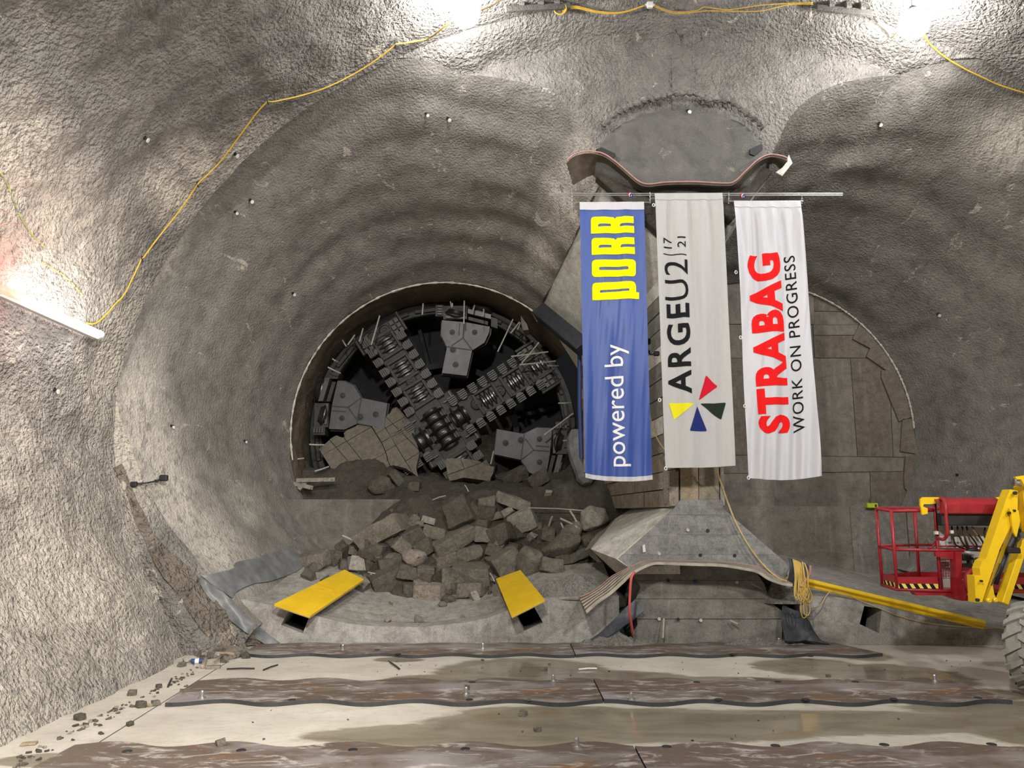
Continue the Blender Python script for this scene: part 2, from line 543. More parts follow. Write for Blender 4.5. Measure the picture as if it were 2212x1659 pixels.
def mat_floor():
    m, nt, b = newmat('floor_concrete')
    v = mapping(nt)
    n1 = noise(nt, v, 1.3, 6, 0.65, 0.3)
    dry = ramp(nt, n1, [(0.3, (0.42, 0.385, 0.325)), (0.7, (0.58, 0.545, 0.48))])
    n3 = noise(nt, v, 14, 5, 0.7)
    dry = mixc(nt, ramp(nt, n3, [(0.55, 0.0), (0.72, 0.5)]), dry, (0.28, 0.25, 0.205))
    n9 = noise(nt, mapping(nt, (1, 2.5, 1)), 3.0, 7, 0.75, 0.6)
    dry = mixc(nt, ramp(nt, n9, [(0.52, 0.0), (0.7, 0.6)]), dry, (0.33, 0.30, 0.25))
    n2 = noise(nt, mapping(nt, (1, 3, 1)), 1.1, 5, 0.6, 0.6)
    wetc = ramp(nt, n2, [(0.35, (0.20, 0.172, 0.125)), (0.62, (0.275, 0.245, 0.185))])
    rust = noise(nt, mapping(nt, (1, 2, 1)), 0.9, 4, 0.6, 0.5)
    wetc = mixc(nt, ramp(nt, rust, [(0.58, 0.0), (0.72, 0.6)]), wetc, (0.24, 0.15, 0.065))
    edge = noise(nt, mapping(nt, (1, 2.0, 1)), 2.2, 5, 0.65, 0.5)
    w = math_(nt, 'ADD', attr(nt, 'wet'), math_(nt, 'MULTIPLY', math_(nt, 'SUBTRACT', edge, 0.5), 0.55))
    wm = ramp(nt, w, [(0.42, 0.0), (0.56, 1.0)])
    col = mixc(nt, wm, dry, wetc)
    nt.links.new(col, b.inputs['Base Color'])
    film = ramp(nt, w, [(0.70, 0.0), (0.85, 1.0)])
    rg = N(nt, 'ShaderNodeMapRange')
    nt.links.new(wm, rg.inputs[0]); rg.inputs[3].default_value = 0.85; rg.inputs[4].default_value = 0.42
    rg2 = math_(nt, 'SUBTRACT', rg.outputs[0], math_(nt, 'MULTIPLY', film, 0.33))
    nt.links.new(rg2, b.inputs['Roughness'])
    st = math_(nt, 'MULTIPLY', math_(nt, 'SUBTRACT', 1.0, film), 0.35)
    bn = bump(nt, b, noise(nt, v, 30, 4, 0.6), 0.35, 0.012)
    bn_node = b.inputs['Normal'].links[0].from_node
    nt.links.new(st, bn_node.inputs['Strength'])
    return m
M['floor'] = mat_floor()

def mat_plate():
    m, nt, b = newmat('rusty_steel_plate')
    v = mapping(nt)
    n1 = noise(nt, mapping(nt, (0.5, 1.2, 1)), 1.1, 6, 0.62, 0.5)
    c = ramp(nt, n1, [(0.28, (0.34, 0.325, 0.33)), (0.42, (0.24, 0.21, 0.20)), (0.51, (0.13, 0.095, 0.075)), (0.70, (0.17, 0.125, 0.10))])
    n4 = noise(nt, mapping(nt, (0.6, 1.2, 1)), 1.4, 4, 0.6, 0.4)
    c = mixc(nt, ramp(nt, n4, [(0.60, 0.0), (0.70, 0.65)]), c, (0.27, 0.12, 0.035))
    n2 = noise(nt, mapping(nt, (1, 2.2, 1)), 2.3, 7, 0.75, 1.0)
    c = mixc(nt, ramp(nt, n2, [(0.53, 0.0), (0.63, 0.8)]), c, (0.52, 0.49, 0.45))
    nt.links.new(c, b.inputs['Base Color'])
    b.inputs['Metallic'].default_value = 0.15
    r = ramp(nt, noise(nt, v, 2.0, 4), [(0.35, 0.28), (0.65, 0.6)])
    nt.links.new(r, b.inputs['Roughness'])
    bump(nt, b, noise(nt, v, 40, 4), 0.15, 0.005)
    return m
M['plate_steel'] = mat_plate()
M['plate_edge'] = mat_plain('plate_cut_edge', (0.05, 0.052, 0.056), 0.6, 0.2)
# ================================================================== STRUCTURE
VC = (3.0, 3.5); VA, VBz = 9.3, 7.5
def vault_profile(t, y):
    """t 0..1 left foot -> crown -> right foot"""
    # lengths: wall part 0-0.16, ellipse 0.16-0.84, wall 0.84-1
    sl = -0.06 * (y - 7) * 1.0
    if t < 0.16 or t > 0.84:
        q = t / 0.16 if t < 0.16 else (1 - t) / 0.16     # 0 foot .. 1 spring
        z = -0.25 + 3.75 * q
        k = max(0.0, min(1.0, 1 - q)) ** 1.6
        x = -6.3 + 1.85 * k + sl * k
        if t > 0.84:
            x = 6.0 - x
        return x, z
    a = PI - (t - 0.16) / 0.68 * PI
    return VC[0] + VA * math.cos(a), VC[1] + VBz * math.sin(a)

YV = 12.1
def vault_r(th, c, y=YV):
    """distance from c along angle th to vault profile at y"""
    lo, hi = 0.5, 18.0
    dx, dz = math.cos(th), math.sin(th)
    def inside(r):
        x = c[0] + r * dx; z = c[1] + r * dz
        if z < -0.25:
            return False
        if z >= VC[1]:
            return ((x - VC[0]) / VA) ** 2 + ((z - VC[1]) / VBz) ** 2 < 1
        q = (z + 0.25) / 3.75
        k = (1 - q) ** 1.6
        xl = -6.3 + 1.85 * k - 0.06 * (y - 7) * k
        return xl < x < 6.0 - xl
    for _ in range(40):
        mid = (lo + hi) / 2
        if inside(mid): lo = mid
        else: hi = mid
    return lo

LC = (-1.6, 4.0)
_lip = [(440, 1255, 12.3), (300, 1020, 12.25), (262, 800, 12.25), (335, 540, 12.3), (490, 330, 12.5), (700, 205, 12.65), (900, 166, 12.7),
        (1080, 166, 12.7), (1200, 198, 12.7), (1270, 270, 12.7), (1300, 380, 12.8)]
_tab = []
for u, v, d in _lip:
    p = W(u, v, d)
    th = math.atan2(p.z - LC[1], p.x - LC[0])
    if th < -PI / 2: th += 2 * PI
    _tab.append((th, math.hypot(p.x - LC[0], p.z - LC[1])))
_tab.sort()
_tab = [(math.radians(20), _tab[0][1] * 1.0)] + _tab + [(math.radians(236), _tab[-1][1] * 1.04)]
_ths = [t for t, r in _tab]; _rs = [r for t, r in _tab]
def lip_r(th):
    s = 0
    for k in (-0.1, -0.05, 0, 0.05, 0.1):
        s += interp(th + k, _ths, _rs)
    return s / 5

def end_y(x, z):
    """depth of the portal face, stepping back from the vault towards the portals"""
    if z >= VC[1]:
        q = math.hypot((x - VC[0]) / VA, (z - VC[1]) / VBz)
        d = (1 - q) * 8.0
    else:
        xl = -6.3 + 1.85 * (1 - max(0, (z + .25)) / 3.75) ** 1.6
        d = min(x - xl, 6.0 - xl - x)
    t = max(0.0, min(1.0, d / 0.42))
    return YV + 0.62 * t ** 1.6

INNER = {'left': (-1.57, 4.0, 3.45), 'right': (5.65, 4.0, 3.45)}
def portal_pt(side, th, w, g):
    """w in 0..1: band from vault to lip; g in 0..1: flare from lip to inner ring"""
    rl = lip_r(th)
    sgn = 1 if side == 'left' else -1
    cx = LC[0] if side == 'left' else 6.14 - LC[0]
    lx, lz = cx + sgn * rl * math.cos(th), LC[1] + rl * math.sin(th)
    if g <= 0:
        rv = vault_r(th, LC)
        if math.cos(th) > 0.01:
            rv = min(rv, (3.07 - LC[0]) / math.cos(th))
        rv = max(rv, rl + 0.02)
        r = rv + (rl - rv) * w if w >= 0 else rv + .3
        x = cx + sgn * r * math.cos(th); z = LC[1] + r * math.sin(th)
        return x, end_y(x if side == 'left' else 6.14 - x, z), z
    ix, iz, ir = INNER[side]
    y0 = end_y(lx if side == 'left' else 6.14 - lx, lz)
    px, pz = ix + sgn * ir * math.cos(th), iz + ir * math.sin(th)
    y = y0 + (17.3 - y0) * g
    h = g
    # slight bulge so the flare is bell shaped
    h = g ** 0.92
    return lx + (px - lx) * h, y, lz + (pz - lz) * h

def grid_mesh(name, P, nu, nv, mat, disp=None, flip=False, scr=None, **props):
    """P (nu*nv,3) array; displaced along grid normal by disp array"""
    G = P.reshape(nu, nv, 3)
    du = np.gradient(G, axis=0); dv = np.gradient(G, axis=1)
    nn = np.cross(du, dv)
    nn /= np.maximum(np.linalg.norm(nn, axis=2, keepdims=True), 1e-9)
    if flip: nn = -nn
    if disp is not None:
        G = G + nn * disp.reshape(nu, nv, 1)
    i, j = np.meshgrid(np.arange(nu - 1), np.arange(nv - 1), indexing='ij')
    a = (i * nv + j).ravel()
    F = np.stack([a, a + nv, a + nv + 1, a + 1], 1)
    if flip: F = F[:, ::-1]
    me = bpy.data.meshes.new(name)
    me.from_pydata(G.reshape(-1, 3).tolist(), [], F.tolist())
    me.polygons.foreach_set('use_smooth', [True] * len(me.polygons))
    me.materials.append(mat)
    if scr is not None:
        for nm, arr in scr.items():
            at = me.attributes.new(nm, 'FLOAT', 'POINT')
            at.data.foreach_set('value', arr.astype(np.float32))
    me.update()
    o = bpy.data.objects.new(name, me)
    COL.objects.link(o)
    WLOC[o] = Vector((0, 0, 0))
    for k, v in props.items():
        if v is not None: o[k] = v
    return o, G.reshape(-1, 3), F

def bvh_of(G, F):
    return BVHTree.FromPolygons([Vector(p) for p in G.tolist()], F.tolist())

def blobs(G, lst):
    """soft union of ellipsoids: (centre, (rx,ry,rz), strength)"""
    out = np.zeros(len(G))
    for c, r, s in lst:
        q = ((G - np.array(c)) / np.array(r))
        d = np.sqrt((q ** 2).sum(1))
        out = np.maximum(out, s * np.clip(1.35 - d, 0, 1))
    return out

# --- vault (crown and side walls of the cavern)

ts = np.concatenate([np.linspace(0, 0.6, 270), np.linspace(0.6, 1.0, 61)[1:]])
ys = np.concatenate([np.linspace(-9, 3.0, 30), np.linspace(3.0, YV, 161)[1:]])
nt_, ny_ = len(ts), len(ys)
P = np.array([[(*vault_profile(t, y), y) for y in ys] for t in ts])
P = P[:, :, [0, 2, 1]].reshape(-1, 3)
dsp = 0.10 * fbm(P, 0.55, 2, 3) + 0.05 * fbm(P, 2.2, 2, 5) + 0.022 * vnoise(P, 9.0, 9)
wgt = np.clip((YV - P[:, 1]) / 0.5, 0, 1)          # calm towards the portal edge so the pieces meet
dsp *= 0.25 + 0.75 * wgt
def vault_scrape_lit(G):
    L = []
    L.append(((-6.2, 7.0, 0.5), (1.9, 7.5, 3.4), .72))  # dust low on the left wall, paled further in place of light
    for u, v, d, r, s in ((60, 400, 8.2, (1.3, 1.3, 0.9), .9), (180, 520, 9.3, (1.2, 1.4, 1.0), 1.0), (270, 620, 10.4, (0.7, 1.0, 1.3), .85),
                          (370, 400, 11.2, (0.25, 0.9, 1.0), .9), (520, 330, 12.0, (0.9, 0.6, 0.8), .7), (430, 330, 11.3, (0.25, 0.9, 0.8), .8),
                          (280, 800, 11.6, (0.9, 1.0, 1.5), .75), (100, 1000, 9.3, (2.0, 2.2, 1.0), .55), (200, 1250, 10, (1.6, 3.0, 1.4), .75),
                          (60, 1500, 7.5, (1.4, 2.2, 1.0), .6)):
        L.append((tuple(W(u, v, d)), r, s))
    return blobs(G, L)
vault, VG, VF = grid_mesh('ceiling', P, nt_, ny_, M['vault'], dsp, True, {'scrape_lit': vault_scrape_lit(P)}, kind='structure')
BV_VAULT = bvh_of(VG, VF)

# --- portal faces and flares
BV = [BV_VAULT]
for side in ('left', 'right'):
    th0, th1 = math.radians(236 if side == 'left' else 236), math.radians(33)
    nth = 300
    ths = np.linspace(th0, th1, nth)
    if side == 'right':
        pass
    wl = np.concatenate([[-1.0], np.linspace(0, 1, 18)])
    A = np.array([[portal_pt(side, t, w, 0) for w in wl] for t in ths]).reshape(-1, 3)
    edge = np.tile(np.clip(wl, 0, 1), nth)
    dd = (0.05 * fbm(A, 1.4, 3, 21) + 0.03 * vnoise(A, 7, 2)) * np.clip(np.minimum(edge * 4 + .1, (1 - edge) * 6), 0, 1)
    o, G, F = grid_mesh('wall_' + side + '_portal', A, nth, len(wl), M['vault'], dd, side == 'left',
                        {'scrape_lit': blobs(A, [(tuple(W(290, 900, 12.2)), (0.6, 1, 2.2), .7), (tuple(W(400, 420, 12.3)), (.7, 1, .8), .8)])}, kind='structure')  # tall blob paints the lit left band, the upper one is scraped
    BV.append(bvh_of(G, F))
    ths_all = ths; ths = np.linspace(th0, math.radians(51.2), nth)
    gl = np.linspace(0.0001, 1, 90)
    A = np.array([[portal_pt(side, t, 1, g) for g in gl] for t in ths]).reshape(-1, 3)
    gg = np.tile(gl, nth)
    tt = np.repeat(ths, len(gl))
    Q = np.stack([gg * 4.6, tt * 1.1, np.zeros(len(gg))], 1)
    ph = gg * 4.7 * 2 * PI / 0.78 + 1.3 * np.sin(tt * 2.1) + 1.6 * vnoise(A, 0.5, 31)
    rip = (0.042 * np.sin(ph) * (0.5 + 0.6 * vnoise(A, 0.7, 33)) + 0.05 * fbm(Q, 1.0, 3, 35)) * np.clip(np.sin(tt * 0.9 + .15), 0.25, 1)
    dd = (rip + 0.025 * fbm(A, 0.6, 3, 41) + 0.010 * fbm(A, 3.0, 2, 44)) * np.clip(np.minimum(gg * 9 - .001, (1 - gg) * 12 + .12), 0, 1)
    if side == 'left':
        S = blobs(A, [(tuple(portal_pt('left', math.radians(a), 1, g)), r, s) for a, g, r, s in
                      ((200, .1, (.9, .8, 1.6), .9), (185, .08, (.8, .6, 1.6), .8), (215, .15, (.9, .9, 1.0), .8), (57, .3, (.5, 1.0, .7), 1.0), (56, .1, (.4, .5, .6), .9),  # leading blobs paint the flare's lit front edge into the colour
                       (150, .05, (.5, .4, .8), .8), (206, .5, (.5, .8, .5), .35), (58, .65, (.35, .9, .5), .7))])
    else:
        S = blobs(A, [(tuple(W(2190, 300, 13.0)), (.8, .9, .5), 1.0), (tuple(W(2190, 740, 14.5)), (.25, .5, .6), 1.0)])
    o, G, F = grid_mesh('wall_' + side + '_tunnel', A, nth, len(gl), M['flare'], dd, side == 'left', {'scrape_lit': S}, kind='structure')
    BV.append(bvh_of(G, F))
    ths = ths_all
    # brown cut ground behind the sprayed ring
    ix, iz, ir = INNER[side]
    if side == 'left':
        gl = np.linspace(0, 1, 26)
        B = []
        for t in ths:
            for g in gl:
                r = ir + 0.0 - 0.13 * g + (0.03 if g > 0 else -0.04)
                cx = ix - 0.16 * g
                B.append((cx + r * math.cos(t), 17.25 + 1.9 * g, iz + 0.09 * g + r * math.sin(t)))
        B = np.array(B)
        dd = 0.05 * fbm(B, 1.8, 4, 51)
        o, G, F = grid_mesh('wall_ground_ring', B, nth, len(gl), M['brownrock'], dd, True,
                            {'scrape_lit': np.zeros(len(B))}, kind='structure')
        BV.append(bvh_of(G, F))

def on_wall(u, v, off=0.03):
    """point of the sprayed surface seen along a direction, lifted by off"""
    best = None
    r = RAY(u, v)
    for b in BV:
        loc, nrm, idx, dist = b.ray_cast(CAMP, r)
        if loc is not None and (best is None or dist < best[2]):
            best = (loc, nrm, dist)
    if best is None:
        return W(u, v, 12.0), -r
    n = best[1]
    if n.dot(r) > 0: n = -n
    return best[0] + n * off, n

# back wall and right end closing the cavern behind the camera
mesh('wall_back', [(-7, -9, -0.3), (13, -9, -0.3), (13, -9, 11.5), (-7, -9, 11.5)], [(0, 1, 2, 3)], M['plate'], None, (0, 0, 0), kind='structure')

# --- trowelled half-round patch in the middle of the spandrel
arc = [(1262, 345), (1285, 318), (1305, 285), (1340, 262), (1400, 243), (1470, 234), (1550, 240), (1610, 265), (1645, 300), (1668, 335), (1672, 350), (1655, 362), (1630, 400), (1560, 420), (1480, 425), (1400, 420), (1330, 395), (1290, 372)]
pp = [W(u, v, 12.62) for u, v in arc]
cen = sum(pp, Vector()) / len(pp)
rr = []
for k in range(15):
    f = k / 14
    for i in range(72):
        a = i / 72 * len(pp)
        i0 = int(a) % len(pp); q = a - int(a)
        e = pp[i0].lerp(pp[(i0 + 1) % len(pp)], q)
        p = cen.lerp(e, f)
        p.y = 12.56 + (0.30 * max(0, f - .93) / .07)
        rr.append(tuple(p))
rr = np.array(rr)
rr[:, 1] += 0.02 * fbm(rr, 1.2, 2, 61)
F = [(k * 72 + i, (k + 1) * 72 + i, (k + 1) * 72 + (i + 1) % 72, k * 72 + (i + 1) % 72) for k in range(14) for i in range(72)]
o = mesh('trim_1', rr, [f[::-1] for f in F], M['plate'], None, (0, 0, 0), True, kind='structure')
BV.append(bvh_of(rr, np.array(F)))
# crusty bead of spray along the top of the patch
bead = [W(u, v, 12.5) for u, v in ((1300, 268), (1330, 245), (1365, 228), (1405, 212), (1440, 205), (1480, 200), (1530, 212), (1580, 218), (1620, 248), (1650, 275))]
bp = smooth_path(bead, 10)
rb = [0.05 + 0.02 * math.sin(i * 1.7) + 0.02 * rnd.random() for i in range(len(bp))]
V, F = tube_vf(bp, rb, 10)
V = np.array([tuple(p) for p in V]); V += 0.025 * np.stack([vnoise(V, 6, 1), vnoise(V, 6, 2), vnoise(V, 6, 3)], 1)
mesh('trim_2', V, F, M['vault'], None, (0, 0, 0), True, kind='structure')

# --- floor
x0, x1, y0, y1 = -7.0, 12.6, -9, 13.3
fx = np.concatenate([np.linspace(-7, -5.6, 6), np.linspace(-5.6, 8.4, 240)[1:], np.linspace(8.4, 12.6, 20)[1:]])
fy = np.concatenate([np.linspace(-9, 6, 12), np.linspace(6, 13.3, 150)[1:]])
A = np.array([(x, y, 0.0) for x in fx for y in fy])
wetl = [(1130, 1450, 170, 26, 1), (1250, 1462, 220, 14, .95), (930, 1470, 110, 12, .85), (1500, 1468, 260, 7, .7), (1930, 1462, 150, 26, 1), (1750, 1440, 130, 18, .8), (2120, 1500, 120, 14, .7),
        (1000, 1590, 320, 24, 1.0), (1400, 1565, 420, 32, 1), (1800, 1560, 380, 24, .95), (2180, 1570, 120, 35, .9), (760, 1625, 160, 12, .8), (90, 1642, 90, 14, .9), (1200, 1545, 220, 20, .9),
        (860, 1425, 60, 6, .7), (1860, 1415, 60, 12, .75), (2150, 1530, 200, 16, .85), (1060, 1560, 160, 16, .8)]
def wetmask(G):
    out = np.zeros(len(G))
    for u, v, ru, rv, s in wetl:
        c = floorpt(u, v); ex = floorpt(u + ru, v); ey = floorpt(u, v - rv)
        q = np.sqrt(((G[:, 0] - c.x) / (ex.x - c.x)) ** 2 + ((G[:, 1] - c.y) / (ey.y - c.y)) ** 2)
        out = np.maximum(out, s * np.clip(1.6 - q, 0, 1))
    return out
floor, FG, FF = grid_mesh('floor', A, len(fx), len(fy), M['floor'], None, False, {'wet': wetmask(A)}, kind='structure')

# ================================================================== BENCHES (concrete inverts of both tunnels)
def fill_face(name, outer, holes, mat, y, depth, **props):
    """flat face in the plane y (outer and holes are (x,z) lists) with real thickness, holes become slots"""
    bm = bmesh.new()
    loops = []
    for L in [outer] + holes:
        vs = [bm.verts.new((p[0], y, p[1])) for p in L]
        es = [bm.edges.new((vs[i], vs[(i + 1) % len(vs)])) for i in range(len(vs))]
        loops.append((vs, es))
    bmesh.ops.triangle_fill(bm, edges=bm.edges[:], use_beauty=True)
    fr = bm.faces[:]
    r = bmesh.ops.extrude_face_region(bm, geom=fr)
    vs = [e for e in r['geom'] if isinstance(e, bmesh.types.BMVert)]
    bmesh.ops.translate(bm, verts=vs, vec=(0, depth, 0))
    bmesh.ops.recalc_face_normals(bm, faces=bm.faces[:])
    bm.verts.index_update()
    V = [v.co.copy() for v in bm.verts]; F = [tuple(v.index for v in f.verts) for f in bm.faces]
    bm.free()
    return mesh(name, V, F, mat, None, (0, 0, 0), **props)

YB = 13.0
def xz(u, v, d=YB):
    p = W(u, v, d); return (p.x, p.z)
LTC = (-1.55, 4.08, 3.84)
_lx = [-4.95, -4.4, -3.96, -3.6, -3.3, -2.94, -2.68, -2.3, -1.5, -.78, -.39, -.08, .12, .55, 1.75]
_lz = [.76, .72, .64, .545, .485, .40, .345, .30, .285, .355, .43, .545, .61, .75, .78]
def ztrough_l(x):
    return interp(x, _lx, _lz)
_rx = [4.7, 5.3, 5.96, 6.25, 6.68, 7.39, 8.0, 8.5, 9.4, 10.1, 11.0, 12.2]
_rz = [.78, .76, .648, .567, .466, .32, .268, .262, .32, .466, .75, .80]
def ztrough_r(x):
    return interp(x, _rx, _rz)
xs_ = np.linspace(-4.95, 1.75, 60)
outer = [(-4.95, -0.05)] + [(float(x), ztrough_l(x)) for x in xs_] + [(1.75, -0.05)]
fill_face('wall_left_bench', outer, [[xz(*p) for p in ((623, 1321), (668, 1333), (654, 1368), (607, 1350))],
                                    [xz(*p) for p in ((1116, 1331), (1153, 1310), (1173, 1345), (1132, 1363))]], M['bench'], YB, 0.5, kind='structure')
xs_ = np.linspace(4.7, 12.2, 60)
outer = [(4.7, -0.05)] + [(float(x), ztrough_r(x)) for x in xs_] + [(12.2, -0.05)]
fill_face('wall_right_bench', outer, [[xz(*p) for p in ((1867, 1309), (1905, 1315), (1899, 1368), (1857, 1348))]], M['bench'], YB, 0.5, kind='structure')
for c, nm in ((W(640, 1345, 13.6), 0), (W(1145, 1337, 13.6), 0), (W(1880, 1338, 13.6), 0)):
    V, F = box_vf((c.x, 13.95, c.z), (.35, 0, 0), (0, .44, 0), (0, 0, .30))
    mesh('wall_slot_shade', V, [f[::-1] for f in F if f != (0, 1, 5, 4)], M['void'], None, (0, 0, 0), kind='structure')  # near-black box puts the shade inside a bench slot into colour

def height_patch(name, X, Y, fn, mat, amp, seed, **props):
    A = np.array([(x, y, fn(x, y)) for x in X for y in Y])
    dd = amp * fbm(A, 2.6, 4, seed)
    A[:, 2] += dd
    return grid_mesh(name, A, len(X), len(Y), mat, None, False, None, **props)
def smst(a, b, x):
    t = max(0.0, min(1.0, (x - a) / (b - a))); return t * t * (3 - 2 * t)
def zl(x, y):
    return ztrough_l(x) - 0.012 + max(0, y - 13.6) * .22 + smst(13.0, 13.6, y) * .02 * abs(x + 1.5)
o, G, F = height_patch('trim_3', np.linspace(-4.95, 1.75, 130), np.linspace(13.0, 16.7, 75), zl, M['trough'], 0.0, 71, kind='structure')
BV_TL = bvh_of(G, F)
def zr(x, y):
    return ztrough_r(x) - 0.012 + 0.16 * (y - 13) * smst(13, 13.6, y)
o, G, F = height_patch('trim_4', np.linspace(4.7, 12.2, 130), np.linspace(13.0, 17.0, 75), zr, M['trough'], 0.0, 72, kind='structure')
BV_TR = bvh_of(G, F)

# step walls behind
def slab_box(name, x0, x1, y0, y1, z0, z1, mat, **props):
    V, F = box_vf(((x0 + x1) / 2, (y0 + y1) / 2, (z0 + z1) / 2), ((x1 - x0) / 2, 0, 0), (0, (y1 - y0) / 2, 0), (0, 0, (z1 - z0) / 2))
    return mesh(name, V, F, mat, None, (0, 0, 0), **props)
slab_box('wall_left_step', -5.6, 0.5, 16.6, 18.9, 0, 2.41, M['stepwall'], kind='structure')
# right step wall: cast bays standing side by side, each slightly proud or set back
rs = thing('wall_right_step', None, None, (8, 17, 0)); del_keys = [k for k in ('label', 'category') if k in rs]
rs['kind'] = 'structure'
bays = [3.6, 7.16, 8.35, 9.9, 12.3]
for i in range(4):
    o_ = (0, 0.012, -0.008, 0.006)[i]
    V, F = bbox_vf(((bays[i] + bays[i + 1]) / 2, 16.95 + o_, 1.13), ((bays[i + 1] - bays[i]) / 2 - 0.004, 0, 0), (0, .45, 0), (0, 0, 1.13), 0.012)
    mesh('wall_bay', V, F, M['benchdark'] if i % 2 else M['bulkhead'], rs)

# --- bulkhead of the right tunnel: individually cast fields with joints
ix, iz, ir = INNER['right']
circ = [(ix + (ir + .05) * math.cos(a), iz + (ir + .05) * math.sin(a)) for a in np.linspace(-0.58, PI + 0.58, 70)]
def lq(u0, v0, u1, v1, d=17.35):
    a = W(u0, v0, d); b = W(u1, v1, d); return (a.x, a.z), (b.x, b.z)
polys = [circ]
tree = bpy.data.objects.new('wall_bulkhead', None); link(tree, None, (ix, 17.4, 2.2), kind='structure')
def cut(polys, sel, line, gap=0.005):
    out = []
    for p in polys:
        c = (sum(q[0] for q in p) / len(p), sum(q[1] for q in p) / len(p))
        if sel(c):
            out += split_by(p, line[0], line[1], gap)
        else:
            out.append(p)
    return out
def zof(v): return W(1700, v, 17.35).z
def xof(u): return W(u, 900, 17.35).x
# edge patches cast against the ring
for l in (((1862, 690), (1840, 735)), ((1840, 732), (1885, 755)),):
    pass
polys = cut(polys, lambda c: True, lq(1560, 983, 1990, 988))
polys = cut(polys, lambda c: c[1] > zof(983), lq(1560, 773, 1990, 773))
polys = cut(polys, lambda c: c[1] > zof(773), lq(1560, 700, 1990, 702))
polys = cut(polys, lambda c: c[1] < zof(984), lq(1560, 1023, 1990, 1018))
polys = cut(polys, lambda c: zof(983) < c[1] < zof(773), lq(1763, 773, 1775, 985))
polys = cut(polys, lambda c: zof(983) < c[1] < zof(773) and c[0] > xof(1770), lq(1838, 773, 1853, 985))
polys = cut(polys, lambda c: zof(983) < c[1] < zof(773) and c[0] > xof(1850), lq(1920, 773, 1930, 985))
polys = cut(polys, lambda c: zof(983) < c[1] < zof(773) and c[0] < xof(1760), lq(1640, 773, 1650, 985))
polys = cut(polys, lambda c: c[1] > zof(700), lq(1758, 600, 1760, 702))
polys = cut(polys, lambda c: c[1] > zof(700) and c[0] > xof(1760), lq(1760, 672, 1900, 674))
polys = cut(polys, lambda c: zof(773) < c[1] < zof(700), lq(1756, 700, 1760, 773))
polys = cut(polys, lambda c: zof(773) < c[1] < zof(700) and c[0] > xof(1760), lq(1858, 740, 1860, 773))
polys = cut(polys, lambda c: zof(773) < c[1] < zof(700) and c[0] > xof(1760), lq(1760, 724, 1900, 724))
polys = cut(polys, lambda c: c[1] < zof(984) and c[1] > zof(1020), lq(1880, 985, 1882, 1095))
polys = cut(polys, lambda c: c[1] < zof(1020), lq(1672, 1020, 1674, 1095))
polys = cut(polys, lambda c: c[1] < zof(1020), lq(1880, 1020, 1882, 1095))
for i, p in enumerate(polys):
    off = [0, .012, -.006, .006, .016, -.01][i % 6]
    V, F = prism_vf([(q[0], 17.36 + off, q[1]) for q in p], (0, .4, 0))
    mesh('concrete_panel', V, F, M['bulkhead'] if i % 3 else M['bulkpatch'], tree)
# broken infill pieces along the ring on the right
infill = [[(1862, 690), (1895, 715), (1900, 742), (1880, 752), (1842, 732)],
          [(1880, 752), (1902, 740), (1935, 800), (1915, 800), (1872, 770)],
          [(1905, 800), (1938, 800), (1965, 880), (1972, 900), (1942, 910), (1904, 815)],
          [(1950, 905), (1972, 905), (1980, 980), (1945, 975)],
          [(1957, 985), (1981, 985), (1981, 1075), (1955, 1055), (1953, 1030)]]
for i, q in enumerate(infill):
    V, F = prism_vf([W(u, v, 17.30) for u, v in q], (0, .12, 0))
    mesh('infill_panel', V, F, M['bulkpatch'], tree)
# crusty pale rim of the ring
for side, a0, a1 in (('right', 0.0, 1.25), ('left', 0.62, 3.35)):
    ix, iz, ir = INNER[side]
    pts = []
    rad = []
    n = 120
    for k in range(n):
        a = a0 + (a1 - a0) * k / (n - 1)
        pts.append((ix + (ir - .03) * math.cos(a), 17.27, iz + (ir - .03) * math.sin(a)))
        rad.append(0.012 + 0.02 * abs(math.sin(k * 1.9) * math.sin(k * .53)))
    V, F = tube_vf(pts, rad, 6)
    mesh('trim_5', V, F, M['sidewall'], None, (0, 0, 0), kind='structure')

def on_all(u, v, off):
    r = RAY(u, v); best = None
    for q in BV + [BV_TL, BV_TR]:
        loc, nn, i, d = q.ray_cast(CAMP, r)
        if loc is not None and (best is None or d < best[1]): best = (loc, d)
    if best is None:
        t = min((0.02 - CAMH) / r.z if r.z < 0 else 12.3, 12.9 / r.y)
        return CAMP + r * t
    return best[0] - r * off
def drape(name, up, lo, nu, nv, mat, off, amp, seed, **props):
    """sheet lying on the sprayed surface and the bench, between an upper and a lower edge"""
    A_ = smooth_path([Vector((u, v, 0)) for u, v in up], nu); B_ = smooth_path([Vector((u, v, 0)) for u, v in lo], nu)
    n = min(len(A_), len(B_))
    V = []
    for i in range(n):
        for j in range(nv + 1):
            q = A_[i].lerp(B_[i], j / nv)
            V.append(tuple(on_all(q.x, q.y, off)))
    V = np.array(V)
    for _ in range(2):
        G = V.reshape(n, nv + 1, 3); H = G.copy()
        H[1:-1, 1:-1] = (G[:-2, 1:-1] + G[2:, 1:-1] + G[1:-1, :-2] + G[1:-1, 2:] + 2 * G[1:-1, 1:-1]) / 6
        V = H.reshape(-1, 3)
    V[:, 1] += amp * fbm(V, 3.0, 3, seed)
    F = [(i * (nv + 1) + j, i * (nv + 1) + j + 1, (i + 1) * (nv + 1) + j + 1, (i + 1) * (nv + 1) + j) for i in range(n - 1) for j in range(nv)]
    m = len(V)
    F2 = [tuple(x + m for x in f[::-1]) for f in F]
    return mesh(name, np.vstack([V, V + np.array([0, .02, 0])]), F + F2, mat, None, None, True, **props)
